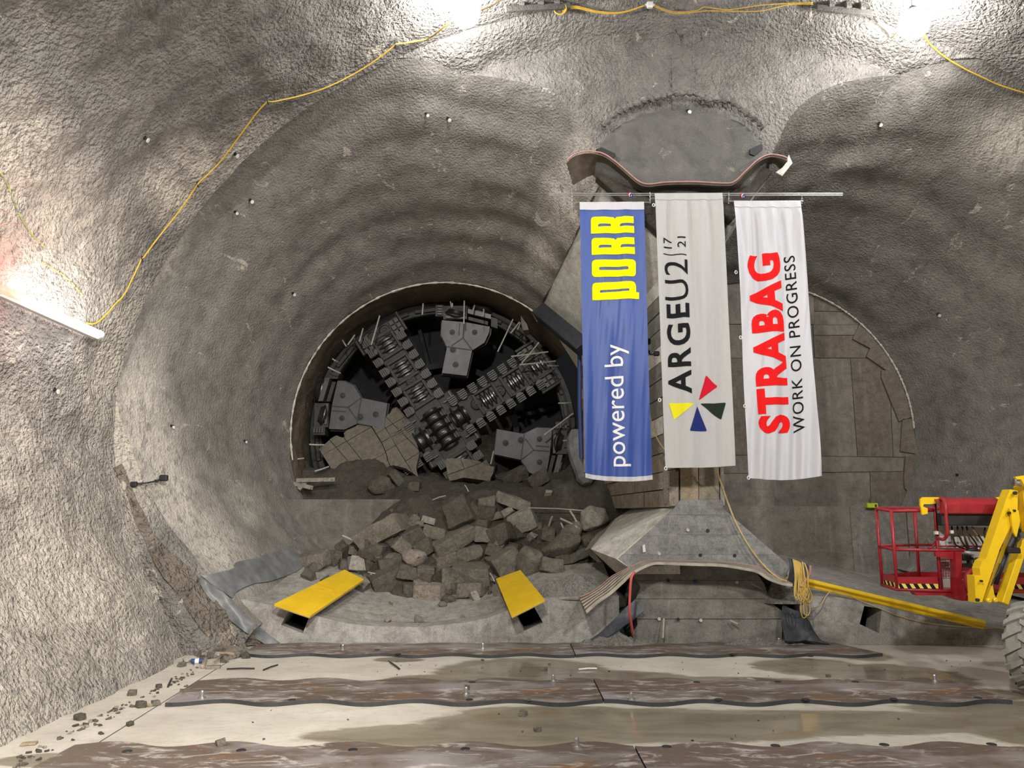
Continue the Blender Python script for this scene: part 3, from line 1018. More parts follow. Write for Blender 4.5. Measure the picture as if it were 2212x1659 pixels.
drape('trim_7', [(262, 1002), (300, 1090), (345, 1170), (392, 1212), (430, 1252), (500, 1330), (575, 1392)], [(248, 1010), (275, 1090), (318, 1180), (352, 1240), (395, 1300), (430, 1355), (470, 1400)], 9, 22, M['brownrock2'], .035, .07, 131, kind='structure')
# ================================================================== MIDDLE PILLAR
pil = bpy.data.objects.new('wall_middle_pillar', None); link(pil, None, W(1505, 1385, 13.6), kind='structure')
def pl(name, poly, y0, dep, mat, parent=pil, bev=None, **k):
    V, F = prism_vf([W(u, v, y0) for u, v in poly], (0, dep, 0))
    return mesh(name, V, F, mat, parent, **k)
def course_polys(poly, vs, d, gap=0.003):
    """split a px polygon at the heights vs into courses; returns xz polygons"""
    ps = [[(W(u, v, d).x, W(u, v, d).z) for u, v in poly]]
    for v in vs:
        a, b = W(1000, v, d), W(2000, v, d)
        out = []
        for p in ps:
            out += split_by(p, (a.x, a.z), (b.x, b.z), gap)
        ps = out
    return ps
# lower block under the waterstop: four board-marked courses
blk = [(1373, 1392), (1366, 1370), (1378, 1350), (1372, 1300), (1384, 1268), (1366, 1238), (1400, 1222), (1470, 1219), (1560, 1222), (1630, 1232), (1652, 1262), (1664, 1300), (1692, 1322), (1690, 1392)]
for i, p in enumerate(course_polys(blk, (1254, 1294, 1337), 13.05)):
    V, F = prism_vf([(q[0], 13.05 + (0, .02, .008, .03, .012)[i % 5], q[1]) for q in p], (0, 1.2, 0))
    mesh('concrete_course', V, F, M['benchdark'], pil)
slab_box('wall_block_core', 3.0, 4.6, 13.2, 14.2, 0, 1.15, M['mud'], kind='structure')
# pedestal: trapezoid foot, three courses and end pieces
ped = [(1376, 1238), (1336, 1206), (1456, 1098), (1470, 1080), (1558, 1080), (1562, 1098), (1696, 1214), (1706, 1226), (1690, 1262), (1640, 1236), (1560, 1224), (1480, 1220), (1400, 1224)]
for i, p in enumerate(course_polys(ped, (1112, 1155, 1198), 12.85, 0.0015)):
    V, F = prism_vf([(q[0], 12.85 + (0, .008, .004)[i % 3], q[1]) for q in p], (0, 3.4, 0))
    mesh('pedestal_course', V, F, M['pedestal'], pil)
# left sloping face of the foot and its broken end
def hexa(name, A, B, mat, parent=pil, **k):
    """hull between two quads A (front) and B (back), each 4 world points"""
    V = list(A) + list(B)
    F = [(0, 1, 2, 3), (7, 6, 5, 4)] + [(i, i + 4, (i + 1) % 4 + 4, (i + 1) % 4) for i in range(4)]
    bm = bmesh.new()
    vs = [bm.verts.new(v) for v in V]
    for f in F: bm.faces.new([vs[i] for i in f])
    bmesh.ops.recalc_face_normals(bm, faces=bm.faces[:])
    F = [tuple(v.index for v in f.verts) for f in bm.faces] if False else [tuple(vs.index(v) for v in f.verts) for f in bm.faces]
    bm.free()
    return mesh(name, V, F, mat, parent, **k)
hexa('pedestal_side', [W(1456, 1099, 12.86), W(1330, 1207, 12.86), W(1380, 1240, 12.86), W(1470, 1240, 12.86)],
     [W(1350, 1094, 16.6), W(1276, 1186, 13.9), W(1340, 1246, 13.6), W(1470, 1240, 14.5)], M['sidewall'], pil)
hexa('pedestal_side', [W(1350, 1094, 16.5), W(1276, 1184, 13.95), W(1300, 1215, 14), W(1380, 1170, 16)],
     [W(1330, 1090, 17.6), W(1262, 1190, 14.6), W(1290, 1215, 14.6), W(1380, 1170, 17.0)], M['wood3'], pil)
# column core and dark capital
V, F = prism_vf([W(u, v, 13.0) for u, v in ((1468, 1092), (1468, 560), (1300, 385), (1300, 350), (1654, 350), (1654, 392), (1556, 530), (1556, 1092))], (0, .5, 0))
mesh('column_core', V, F, M['pedestal'], pil)
# the wall behind the column, its left face: pale upper part and boarded lower part
F1, F2, B2, B1 = W(1296, 376, 12.95), W(1464, 566, 12.95), W(1250, 800, 17.2), W(1163, 662, 17.2)
A1, A2 = W(1464, 1096, 12.97), W(1284, 1100, 17.2)
hexa('column_side', [F1, F2, B2, B1], [p + Vector((.35, 0.1, .05)) for p in (F1, F2, B2, B1)], M['sidewall'], pil)
hexa('column_side', [F2 + Vector((.1, 0, 0)), A1 + Vector((.1, 0, 0)), A2 + Vector((.1, 0, 0)), B2 + Vector((.1, 0, 0))],
     [p + Vector((.5, 0, 0)) for p in (F2, A1, A2, B2)], M['benchdark'], pil)
# right side faces (seen as a thin pale diagonal right of the column)
R1, R2, R3, R4 = W(1656, 385, 12.95), W(1558, 530, 12.95), W(1545, 560, 16.5), W(1600, 470, 16.5)
hexa('column_side', [R1, R2, R3, R4], [p + Vector((-.3, .1, .05)) for p in (R1, R2, R3, R4)], M['sidewall'], pil)
hexa('capital_end', [W(1636, 372, 12.9), W(1654, 384, 12.9), W(1562, 520, 12.9), W(1530, 500, 12.9)], [W(1636, 372, 13.3), W(1654, 384, 13.3), W(1562, 520, 13.3), W(1530, 500, 13.3)], M['pedestal'], pil)
# dark capital beams on the diagonals
for a, b in (((1300, 372), (1455, 512)), ((1648, 366), (1560, 470))):
    V, F = beam_vf(W(*a, 12.8), W(*b, 12.8), .34, .26, (0, 1, 0), .02)
    mesh('capital_beam', V, F, M['mud'], pil)
V, F = beam_vf(W(1392, 425, 12.84), W(1600, 425, 12.84), .5, .25, (0, 1, 0), .02)
mesh('capital_beam', V, F, M['darksteel'], pil)
# boards of the left face, one by one (courses rise towards the back)
def side_pt(s, t):
    """s 0 front edge -> 1 back edge; t 0 top -> 1 foot"""
    return F2.lerp(A1, t).lerp(B2.lerp(A2, t), s)
nrm_side = (A1 - F2).cross(B2 - F2).normalized()
if nrm_side.x > 0: nrm_side = -nrm_side
tt_ = [0, .075, .15, .225, .30, .375, .45, .53, .61, .69, .77, .85, .925, 1.0]
for r in range(len(tt_) - 1):
    cuts = [0.0, rnd.uniform(.30, .42), rnd.uniform(.6, .75), 1.0] if r < 10 else [0.0, .32 + .1 * (r % 2), .66, 1.0]
    for c in range(3):
        q = [side_pt(cuts[c] + .003, tt_[r] + .0022), side_pt(cuts[c] + .003, tt_[r + 1] - .0022), side_pt(cuts[c + 1] - .003, tt_[r + 1] - .0022), side_pt(cuts[c + 1] - .003, tt_[r] + .0022)]
        off = nrm_side * rnd.uniform(.02, .05)
        hexa('board', [p + off for p in q], [p - nrm_side * .03 for p in q], M['wood'] if r > 9 else (M['sidewall'] if (r + c) % 4 == 0 else M['benchdark']), pil)
# upright battens and the front plank cladding
for (u, v0, v1, w, s, m) in ((1396, 598, 860, .07, .52, 'wood2'), (1455, 1018, 1093, .16, .02, 'wood'), (1441, 560, 1088, .13, .12, 'wood3'), (1316, 1040, 1086, .09, .80, 'wood3'), (1296, 1050, 1086, .06, .9, 'wood3')):
    d = 12.95 + 4.2 * s
    V, F = beam_vf(W(u, v0, d - .12), W(u + (0 if u > 1400 else 2), v1, d - .12), w, .06, (0, 1, 0), .004)
    mesh('upright_batten', V, F, M[m], pil)
pk = [(1470, 1508, 'wood2'), (1510, 1553, 'wood')]
for i, (u0, u1, m) in enumerate(pk):
    for v0, v1 in ((570, 820), (823, 1005), (1007, 1086)):
        V, F = prism_vf([W(u0, v0, 12.88), W(u1, v0, 12.88), W(u1 + (v1 > 1000), v1, 12.88), W(u0, v1, 12.88)], (0, .05, 0))
        mesh('front_plank', V, F, M[m], pil)
V, F = prism_vf([W(1508, 570, 12.93), W(1511, 570, 12.93), W(1512, 1086, 12.93), W(1509, 1086, 12.93)], (0, .04, 0))
mesh('gap_strip', V, F, M['black'], pil)
V, F = prism_vf([W(1556, 1010, 12.9), W(1563, 1010, 12.9), W(1566, 1092, 12.9), W(1556, 1092, 12.9)], (0, .3, 0))
mesh('rough_edge', V, F, M['bench'], pil)
# form-tie holes
for u, v, d in ((1486, 1145, 12.84), (1529, 1146, 12.84), (1424, 1196, 12.84), (1513, 1199, 12.84), (1587, 1200, 12.84), (1443, 1254, 13.03), (1592, 1258, 13.03), (1424, 1337, 13.03), (1514, 1340, 13.03), (1465, 1338, 13.03)):
    V, F = lathe_vf(W(u, v, d), (0, -1, 0), [(0.0, 0.004), (0.016, 0.004), (0.018, 0.008), (0.026, 0.008), (0.028, 0.0)], 12)
    mesh('tie_hole', V, F, M['black'] if u % 2 else M['sidewall'], pil)
V, F = lathe_vf(W(1502, 1257, 13.03), (0, -1, 0), [(0.0, 0.02), (0.025, 0.02), (0.033, 0.0)], 12)
mesh('tie_plug', V, F, M['bluepaint'], pil, label='blue plastic tie plug')
# small white tag on the foot
o = pl('paper_tag', [(1388, 1178), (1393, 1176), (1395, 1192), (1389, 1193)], 12.8, .01, M['white'], None, label='small white tag stuck on the left of the grey concrete pillar foot', category='tag')
# lean-to rods against the block
for a, b, r in (((1434, 1336), (1432, 1378), .016), ((1578, 1341), (1594, 1348), .016)):
    V, F = tube_vf([W(*a, 12.98), W(*b, 12.9)], r, 8)
    mesh('pvc_spacer', V, F, M['rod'], pil)

# black steel beam and blue-grey pipe next to the pillar
V, F = beam_vf(W(1166, 672, 16.6), W(1262, 752, 15.6), .34, .3, (0, 1, 0), .015)
mesh('steel_beam', V, F, M['darksteel'], None, label='dark steel beam leaning diagonally between ring edge and pillar, left of blue banner', category='beam')
V, F = tube_vf([W(1252, 752, 16.0), W(1252, 880, 16.0), W(1256, 990, 16.0)], .045, 10)
mesh('steel_post', V, F, M['bluepaint'], None, label='thin blue upright post just left of the blue banner', category='post')
V, F = tube_vf([W(1262, 790, 16.05), W(1264, 1020, 16.05)], .035, 8)
mesh('wooden_post', V, F, M['wood2'], None, label='thin wooden upright just behind left edge of the blue banner', category='post')
V, F = tube_vf(smooth_path([W(1244, 930, 16.6), W(1246, 975, 16.5), W(1262, 1020, 16.3), W(1268, 1046, 16.2)], 4), [.12, .16, .2, .2, .2, .2, .2, .2, .2, .2, .2, .14, .10], 10)
mesh('rolled_sheet', V, F, M['liner'], None, label='grey rolled sheet standing on the dark mud behind the blue banner', category='sheet')

# ================================================================== WATERSTOP STRIPS
def ribbon(name, fr, bk, df, db, nrib, mat, label, cat, cable=None, amp=.034, parent=None):
    n = max(len(fr), len(bk))
    A = smooth_path([W(u, v, d) for (u, v), d in zip(fr, df)], 5)
    B = smooth_path([W(u, v, d) for (u, v), d in zip(bk, db)], 5)
    m = nrib * 6 + 1
    top, V = [], []
    for a, b, k in zip(A, B, range(len(A))):
        a2 = A[min(k + 1, len(A) - 1)]; a1 = A[max(k - 1, 0)]
        nn = (a2 - a1).cross(b - a).normalized()
        if nn.z < 0: nn = -nn
        for j in range(m):
            s = j / (m - 1)
            w = abs(math.sin(s * nrib * PI)) ** .5 * amp
            V.append(a.lerp(b, s) + nn * w)
        for j in range(m):
            s = j / (m - 1)
            V.append(a.lerp(b, s) - nn * .012)
    F = []; MI = []
    for k in range(len(A) - 1):
        for j in range(m - 1):
            i0 = k * 2 * m + j; i1 = i0 + 2 * m
            MI.append(len(F)) if (j % 6) in (2, 3) else None
            F.append((i0, i0 + 1, i1 + 1, i1)); F.append((i0 + m, i1 + m, i1 + m + 1, i0 + m + 1))
        for j in (0, m - 1):
            i0 = k * 2 * m + j; i1 = i0 + 2 * m
            F.append((i0, i1, i1 + m, i0 + m))
    return thing_ribbon(name, V, F, A, label, cat, mat, cable, MI)
def thing_ribbon(name, V, F, A, label, cat, mat, cable, MI):
    base = min(V, key=lambda p: p.z)
    t = thing(name, label, cat, base)
    o = mesh('rubber_strip', V, F, mat, t)
    for i in MI: o.data.polygons[i].material_index = 1
    if cable:
        V2, F2_ = tube_vf([p + Vector((0, -.015, .03)) for p in A], .014, 6)
        mesh('injection_hose', V2, F2_, cable, t, smooth=True, label='dusty pink hose')
    return t
fr = [(1224, 352), (1240, 338), (1268, 331), (1300, 335), (1325, 350), (1350, 371), (1378, 395), (1400, 402), (1440, 398), (1500, 397), (1560, 400), (1585, 397), (1608, 376), (1636, 350), (1662, 338), (1688, 341), (1700, 346)]
bk = [(1238, 400), (1254, 390), (1278, 378), (1310, 372), (1336, 386), (1360, 402), (1388, 416), (1408, 414), (1440, 410), (1500, 410), (1560, 412), (1594, 412), (1618, 396), (1648, 366), (1670, 352), (1690, 368), (1704, 362)]
n = len(fr)
df = [12.5, 12.45, 12.4, 12.35, 12.3] + [12.3] * 8 + [12.3, 12.35, 12.4, 12.45]
db = [12.75, 12.75, 12.8, 12.85, 12.85] + [12.85] * 8 + [12.85, 12.8, 12.75, 12.7]
ribbon('waterstop_strip', fr, bk, df, db, 5, [M['membrane'], M['ribdark']], 'brown ribbed rubber strip sagging across the pillar top above the banners', 'strip', M['dustypink'])
V, F = prism_vf([W(u, v, 12.5) for u, v in ((1676, 372), (1690, 380), (1712, 352), (1704, 334), (1698, 352), (1690, 362))], (0, .03, 0))
mesh('rubber_flap', V, F, M['sidewall'], None, label='pale torn rubber end at the right tip of the upper brown strip', category='flap')
fr = [(1252, 1294), (1276, 1284), (1300, 1268), (1322, 1249), (1346, 1237), (1373, 1223), (1396, 1215), (1430, 1214), (1500, 1216), (1560, 1218), (1610, 1224), (1645, 1230), (1668, 1242), (1692, 1254), (1712, 1258)]
bk = [(1267, 1324), (1293, 1301), (1318, 1284), (1343, 1262), (1362, 1244), (1386, 1229), (1412, 1219), (1440, 1219), (1500, 1221), (1560, 1223), (1606, 1230), (1636, 1237), (1660, 1252), (1688, 1262), (1712, 1266)]
df = [13.0] * 4 + [12.85] * 3 + [12.75] * 8
db = [12.2, 12.2, 12.25, 12.3, 12.35, 12.4, 12.45] + [12.4] * 8
ribbon('waterstop_strip', fr, bk, df, db, 5, [M['ribpale'], M['ribdark']], 'striped rubber strip arching over the block at the pillar foot, its left end hanging free', 'strip', M['dustypink'])
# curled dark flap on the right end of it
t = thing('waterstop_offcut', 'curled dark rubber offcut under the yellow wire bundle at the right of the pillar', 'offcut', W(1715, 1270, 12.7))
V, F = [], []
st = smooth_path([W(1704, 1205, 12.9), W(1707, 1225, 12.8), W(1704, 1246, 12.7), W(1700, 1262, 12.6)], 4)
st2 = smooth_path([W(1750, 1222, 12.7), W(1748, 1240, 12.6), W(1740, 1252, 12.5), W(1728, 1268, 12.4)], 4)
for a, b in zip(st, st2):
    for j in range(13):
        s = j / 12
        V.append(a.lerp(b, s) + Vector((0, -.05 * math.sin(s * PI) + .02 * abs(math.sin(s * 12)), 0)))
F = [(k * 13 + j, k * 13 + j + 1, (k + 1) * 13 + j + 1, (k + 1) * 13 + j) for k in range(len(st) - 1) for j in range(12)]
V2 = [v + Vector((0, .02, 0)) for v in V]
F += [tuple(i + len(V) for i in f[::-1]) for f in F]
mesh('rubber_strip', V + V2, F, M['linerdark'], t)
V, F = tube_vf(smooth_path([W(1750, 1222, 12.68), W(1749, 1240, 12.6), W(1741, 1252, 12.5), W(1728, 1268, 12.4)], 4), .022, 6)
mesh('edge_hose', V, F, M['dustypink'], t)

# grey plastic liner sheets --------------------------------------------------
def sheet(name, cols, rows, mat, label, cat='sheet', amp=.04, seed=5, thick=.015, **k):
    """cols: list of polylines (each list of (u,v,d)); surface lofted between them"""
    L = [smooth_path([W(*p) for p in c], 8) for c in cols]
    V = []
    n = min(len(l) for l in L)
    L2 = []
    m = len(L)
    for i in range(n):
        pts = smooth_path([l[i] for l in L], rows)
        L2.append(pts)
    q = len(L2[0])
    V = np.array([tuple(p) for r in L2 for p in r])
    V += amp * np.stack([vnoise(V, 5, seed), vnoise(V, 5, seed + 1), vnoise(V, 6, seed + 2)], 1)
    F = [(i * q + j, i * q + j + 1, (i + 1) * q + j + 1, (i + 1) * q + j) for i in range(n - 1) for j in range(q - 1)]
    V2 = V + np.array([0, thick, -thick])
    nv = len(V)
    border = []
    F2 = [tuple(x + nv for x in f[::-1]) for f in F]
    return mesh(name, np.vstack([V, V2]), F + F2, mat, None, None, True, label=label, category=cat, **k)
drape('plastic_liner', [(432, 1244), (470, 1268), (520, 1320), (572, 1365), (604, 1390)], [(428, 1258), (450, 1290), (495, 1338), (540, 1372), (574, 1391)], 8, 8, M['liner'], .06, .05, 5, label='grey plastic sheet hanging down the bench edge at the foot of the left wall', category='sheet')
drape('plastic_liner', [(436, 1244), (505, 1228), (512, 1214), (560, 1204), (600, 1192), (634, 1190), (648, 1196)], [(500, 1292), (515, 1276), (545, 1262), (580, 1256), (612, 1246), (640, 1234), (652, 1226)], 8, 16, M['liner'], .07, .08, 9, label='crumpled grey plastic sheet along the lower left edge of the left tunnel', category='sheet')
sheet('plastic_liner', [[(1370, 1292, 12.95), (1340, 1325, 12.95), (1300, 1362, 12.95), (1262, 1386, 12.95)], [(1392, 1320, 12.9), (1356, 1350, 12.85), (1318, 1372, 12.85), (1276, 1388, 12.85)]], 4, M['linerdark'],
      'dark plastic strip running down left of the pillar foot to the floor')
sheet('plastic_liner', [[(1690, 1308, 12.95), (1688, 1345, 12.9), (1690, 1378, 12.75)], [(1730, 1325, 12.97), (1735, 1358, 12.88), (1740, 1385, 12.75)], [(1745, 1342, 12.97), (1768, 1372, 12.88), (1792, 1390, 12.75)]], 5, M['linerdark'],
      'dark plastic sheet spread to the right of the pillar foot', amp=.05, seed=15)

# ================================================================== MUD HEAP, CRUMBLE
def heap_z(x, y):
    z = interp(y, [13.5, 14.4, 14.9, 15.3, 15.8, 16.35, 16.9, 17.5, 18.3, 18.9], [-.6, .1, .55, 1.0, 1.65, 2.42, 2.62, 2.74, 2.92, 3.1])
    if x < -2.25: z -= (-2.25 - x) * .85 * smst(18.2, 16.8, y) if y < 18.2 else 0
    if y < 14.9 and x < -2.6: z -= .3 * (-2.6 - x)
    if x > .35: z += (x - .35) * .30
    z += .22 * math.exp(-((x + .1) ** 2 / .8 + (y - 16.2) ** 2 / 1.2))
    z += .5 * math.exp(-((x + 3.6) ** 2 / 1.6 + (y - 18.0) ** 2 / .6))
    z -= .25 * math.exp(-((x + .75) ** 2 / .12 + (y - 18.4) ** 2 / .5))
    return z
X = np.linspace(-4.9, 2.7, 190); Y = np.linspace(14.2, 18.9, 130)
A = np.array([(x, y, heap_z(x, y)) for x in X for y in Y])
A[:, 2] += .10 * fbm(A, 1.6, 4, 81) + .03 * fbm(A, 9, 2, 85)
hp, HG, HF = grid_mesh('mud_heap', A, len(X), len(Y), M['mud'], None, False, None, kind='stuff', label='dark brown mud heap sloping down in front of the boring machine', category='mud')
BV_HEAP = bvh_of(HG, HF)
def crumble(name, polyc, h, mat, label, seed, cat='debris', n=40):
    """lumpy granular mound: list of (u,v,d) centre line, half width"""
    V, F = [], []
    (c, rx, ry) = polyc
    c = Vector(c)
    if c.z < .35: c.z = -.03
    m = n
    P = []
    for i in range(m + 1):
        for j in range(m + 1):
            a, b = i / m * 2 - 1, j / m * 2 - 1
            k = math.sqrt((1 - a * a / 2)), math.sqrt((1 - b * b / 2))
            x, y = a * k[1], b * k[0]
            r = min(1, math.hypot(x, y))
            P.append((c.x + x * rx, c.y + y * ry, c.z + h * (1 - r ** 1.6)))
    P = np.array(P)
    e = np.clip((P[:, 2] - c.z) / h * 3, 0, 1)
    P[:, 2] += e * (.35 * h * fbm(P, 3.5, 3, seed) + .04 * fbm(P, 14, 2, seed + 5))
    F = [(i * (m + 1) + j, (i + 1) * (m + 1) + j, (i + 1) * (m + 1) + j + 1, i * (m + 1) + j + 1) for i in range(m) for j in range(m)]
    return mesh(name, P, F, mat, None, None, False, kind='stuff', label=label, category=cat)
crumble('crumbled_grout', ((W(1245, 1288, 13.5)), .75, .55), .34, M['crumble'], 'grey crumbled grout piled on the bench right of the narrow yellow board', 91)
crumble('crumbled_grout', ((W(520, 1272, 14.2)), .55, .6), .13, M['crumble'], 'grey crumbled grout on the bench behind the wide yellow board', 92)
crumble('crumbled_grout', ((W(1690, 1300, 13.25)), .45, .35), .42, M['crumble'], 'grey crumbled grout piled at the right shoulder of the pillar foot', 93)
crumble('crumbled_grout', ((W(1340, 1388, 12.9)), .75, .30), .22, M['crumble'], 'pale crumbs heaped on the floor left of the pillar block', 94)
crumble('crumbled_grout', ((W(1655, 1390, 12.9)), 1.0, .25), .13, M['crumble'], 'pale crumbs heaped on the floor right of the pillar block', 95)
crumble('wall_foot_mud', ((W(486, 1396, 12.2)), .42, .45), .15, M['rock0'], 'brown crumbled ground at the foot of the left wall beside the grey sheet', 96, 'mud')
o = mesh('puddle', [floorpt(u, v, 0) + Vector((0, 0, 0)) for u, v in ()] or [(LTC[0] + .95 * math.cos(a) * (1 + .12 * math.sin(3 * a)) - .05, 13.64 + .50 * math.sin(a), .286) for a in np.linspace(0, 2 * PI, 40)[:-1]], [tuple(range(39))],
         mat_plain('puddle_water', (0.10, 0.085, 0.06), 0.06, 0, .1, 0.02), None, label='shallow brown puddle in the concrete invert in front of the rubble', category='puddle')

# ================================================================== RUBBLE
def rock_mesh(w, h, dep, kind, seed):
    r = random.Random(seed)
    bm = bmesh.new()
    n = {'slab': 11, 'block': 12, 'boulder': 34}[kind]
    for i in range(n):
        if kind == 'boulder':
            d = Vector((r.gauss(0, 1), r.gauss(0, 1), r.gauss(0, 1))).normalized()
            p = Vector((d.x * w / 2, d.y * dep / 2, d.z * h / 2)) * r.uniform(.88, 1.05)
        else:
            s = [(1 if i & 1 else -1), (1 if i & 2 else -1), (1 if i & 4 else -1)] if i < 8 else [r.choice((-1, 1)) for _ in range(3)]
            k = .74 if kind == 'slab' else .66
            p = Vector((s[0] * r.uniform(k, 1) * w / 2, s[1] * r.uniform(k, 1) * dep / 2, s[2] * r.uniform(k, 1) * h / 2))
        bm.verts.new(p)
    res = bmesh.ops.convex_hull(bm, input=bm.verts[:])
    bmesh.ops.delete(bm, geom=[v for v in bm.verts if not v.link_faces], context='VERTS')
    sz = max(w, h)
    bmesh.ops.bevel(bm, geom=bm.edges[:], offset=sz * (.03 if kind != 'boulder' else .05), segments=1, affect='EDGES', clamp_overlap=True)
    cuts = 2 if sz > .25 else 1
    bmesh.ops.triangulate(bm, faces=bm.faces[:])
    for _ in range(cuts):
        long = [e for e in bm.edges if e.calc_length() > sz * .12]
        if long:
            bmesh.ops.subdivide_edges(bm, edges=long, cuts=1, use_grid_fill=False)
            bmesh.ops.triangulate(bm, faces=[f for f in bm.faces if len(f.verts) > 3])
    V = np.array([tuple(v.co) for v in bm.verts])
    nr = np.array([tuple(v.normal) for v in bm.verts])
    V += nr * (sz * .035 * fbm(V + seed * 3.1, 3.0 / sz, 3, seed))[:, None]
    for v, c in zip(bm.verts, V):
        v.co = c
    me = bpy.data.meshes.new('concrete_chunk')
    bm.to_mesh(me); bm.free()
    me.polygons.foreach_set('use_smooth', [kind == 'boulder'] * len(me.polygons))
    return me
def heap_hit(u, v):
    r = RAY(u, v); best = None
    for b in (BV_HEAP, BV_TL):
        loc, nn, i, d = b.ray_cast(CAMP, r)
        if loc is not None and (best is None or d < best[1]): best = (loc, d)
    return best[0] if best else W(u, v, 14.5)
# crop px (scale 3.072, origin 600,1020): cx, cy, w, h, kind, roll degrees, material, label
RK = [
 (228, 590, 205, 105, 'block', -10, 0, 'long grey-brown block at the left end of the rubble, beside the plastic sheet'),
 (558, 605, 195, 100, 'block', 4, 2, 'pale squared block just behind the upper end of the wide yellow board'),
 (705, 405, 330, 125, 'slab', -27, 0, 'large tilted slab leaning up at the upper left of the rubble'),
 (640, 520, 160, 120, 'block', 20, 1, 'dark block under the large tilted slab'),
 (822, 492, 120, 90, 'block', 35, 0, 'angular chunk right of the large tilted slab'),
 (892, 440, 150, 120, 'block', -20, 1, 'dark chunk in the upper middle left of the rubble'),
 (1050, 412, 150, 85, 'slab', 12, 0, 'flat-topped chunk at the upper middle of the rubble'),
 (910, 572, 170, 110, 'boulder', 0, 3, 'pinkish rounded lump in the middle left of the rubble'),
 (745, 602, 150, 75, 'slab', -8, 1, 'low dark chunk between the squared pale block and the pinkish lump'),
 (985, 510, 130, 95, 'block', -35, 1, 'dark wedge under the long tilted slab in mid rubble'),
 (1168, 452, 285, 90, 'slab', -27, 0, 'long slab tilted up to the right in the centre of the rubble'),
 (1112, 582, 145, 85, 'block', -18, 0, 'small tilted slab below the long central slab'),
 (1282, 545, 200, 105, 'boulder', -12, 0, 'broad brown lump in the centre right of the rubble'),
 (1368, 420, 145, 95, 'block', 5, 0, 'square chunk above the broad brown lump'),
 (1488, 425, 160, 140, 'block', -30, 1, 'dark chunk at the upper right of the central rubble'),
 (1215, 285, 180, 170, 'block', -30, 1, 'big dark chunk half sunk in the mud at the top middle'),
 (1388, 205, 120, 75, 'block', -10, 0, 'brown chunk topping a small stack near the mud slope'),
 (1385, 265, 130, 90, 'block', 8, 1, 'dark chunk at the bottom of the small stack near the mud slope'),
 (1572, 200, 205, 75, 'slab', 16, 2, 'pale flat slab on the upper right of the rubble, tilted down to the right'),
 (1625, 318, 180, 125, 'block', -22, 2, 'pale pointed chunk right of the small stack'),
 (1528, 268, 95, 45, 'slab', -35, 2, 'small pale splinter beneath the pale flat slab'),
 (1450, 300, 95, 45, 'slab', -18, 0, 'small dark splinter beside the pale splinter'),
 (1500, 590, 185, 140, 'slab', -28, 0, 'chunk with a flat tilted top just behind the narrow yellow board'),
 (1672, 590, 185, 195, 'boulder', 0, 0, 'rounded boulder touching the top of the narrow yellow board'),
 (1885, 500, 290, 170, 'boulder', -18, 0, 'largest rounded lump of sprayed concrete right of the rubble'),
 (1940, 400, 190, 110, 'boulder', -30, 0, 'rounded lump in the middle of the row right of the rubble'),
 (2092, 312, 200, 150, 'boulder', -18, 2, 'topmost rounded lump at the upper right, by the pillar foot'),
 (1795, 410, 100, 80, 'block', 12, 0, 'small chunk left of the row of rounded lumps'),
 (2070, 460, 125, 95, 'boulder', 8, 1, 'small dark lump wedged between rounded lumps and pillar foot'),
 (1815, 622, 150, 90, 'block', 10, 0, 'flat brown chunk under the largest rounded lump'),
 (1282, 668, 265, 115, 'slab', 3, 0, 'thick flat slab in the lower middle of the rubble'),
 (1132, 712, 105, 140, 'block', 2, 0, 'upright block at the lower middle of the rubble'),
 (1012, 795, 180, 105, 'block', 3, 3, 'reddish pale block at the front of the rubble'),
 (1282, 785, 185, 100, 'block', -3, 0, 'dark block right of the upright one at the rubble front'),
 (735, 712, 230, 130, 'block', -25, 1, 'large dark wedge at the lower left of the rubble'),
 (875, 680, 180, 95, 'block', 14, 1, 'dark chunk behind the large dark wedge'),
 (985, 672, 110, 85, 'block', 0, 0, 'brown chunk left of the upright block'),
 (1130, 842, 100, 55, 'boulder', 0, 1, 'small dark stone at the foot of the upright block'),
 (1095, 878, 62, 40, 'boulder', 0, 0, 'small stone nearest the puddle'),
 (882, 772, 105, 60, 'block', 10, 1, 'small dark chunk left of the reddish block'),
 (512, 520, 85, 55, 'block', 10, 0, 'small stone above the pale squared block'),
 (378, 562, 110, 85, 'block', 0, 1, 'dark stone right of the long grey-brown block'),
 (902, 300, 80, 50, 'block', 0, 1, 'small dark stone at the top left of the rubble'),
 (1012, 325, 95, 42, 'slab', 14, 2, 'small pale shard at the top left of the rubble'),
 (922, 350, 95, 45, 'slab', -6, 0, 'small flat shard below the small dark stone'),
 (690, 90, 185, 130, 'boulder', -5, 1, 'dark boulder in the mud below the big leaning slab'),
 (790, 42, 75, 105, 'block', -40, 1, 'narrow dark block leaning under the big leaning slab'),
 (907, 97, 80, 60, 'block', 5, 1, 'small dark block in the mud right of the narrow leaning block'),
 (1562, 32, 190, 70, 'slab', -28, 1, 'dark slab edge below the right wear plate of the machine'),
 (1710, 55, 160, 95, 'block', -30, 1, 'dark angular chunk in the mud at the far right'),
 (1440, 525, 115, 85, 'block', 20, 1, 'dark chunk behind the flat-topped one at the narrow board'),
 (1345, 345, 140, 60, 'slab', 6, 1, 'dark flat chunk between the small stack and the central slab'),
 (1300, 250, 90, 90, 'block', 40, 1, 'dark chunk left of the small stack near the mud slope'),
 (1880, 590, 90, 60, 'block', -10, 1, 'dark chunk under the right side of the largest rounded lump'),
 (1995, 560, 150, 60, 'slab', -25, 1, 'dark flat piece leaning by the broken end of the pillar foot'),
]
SC3 = 3.072
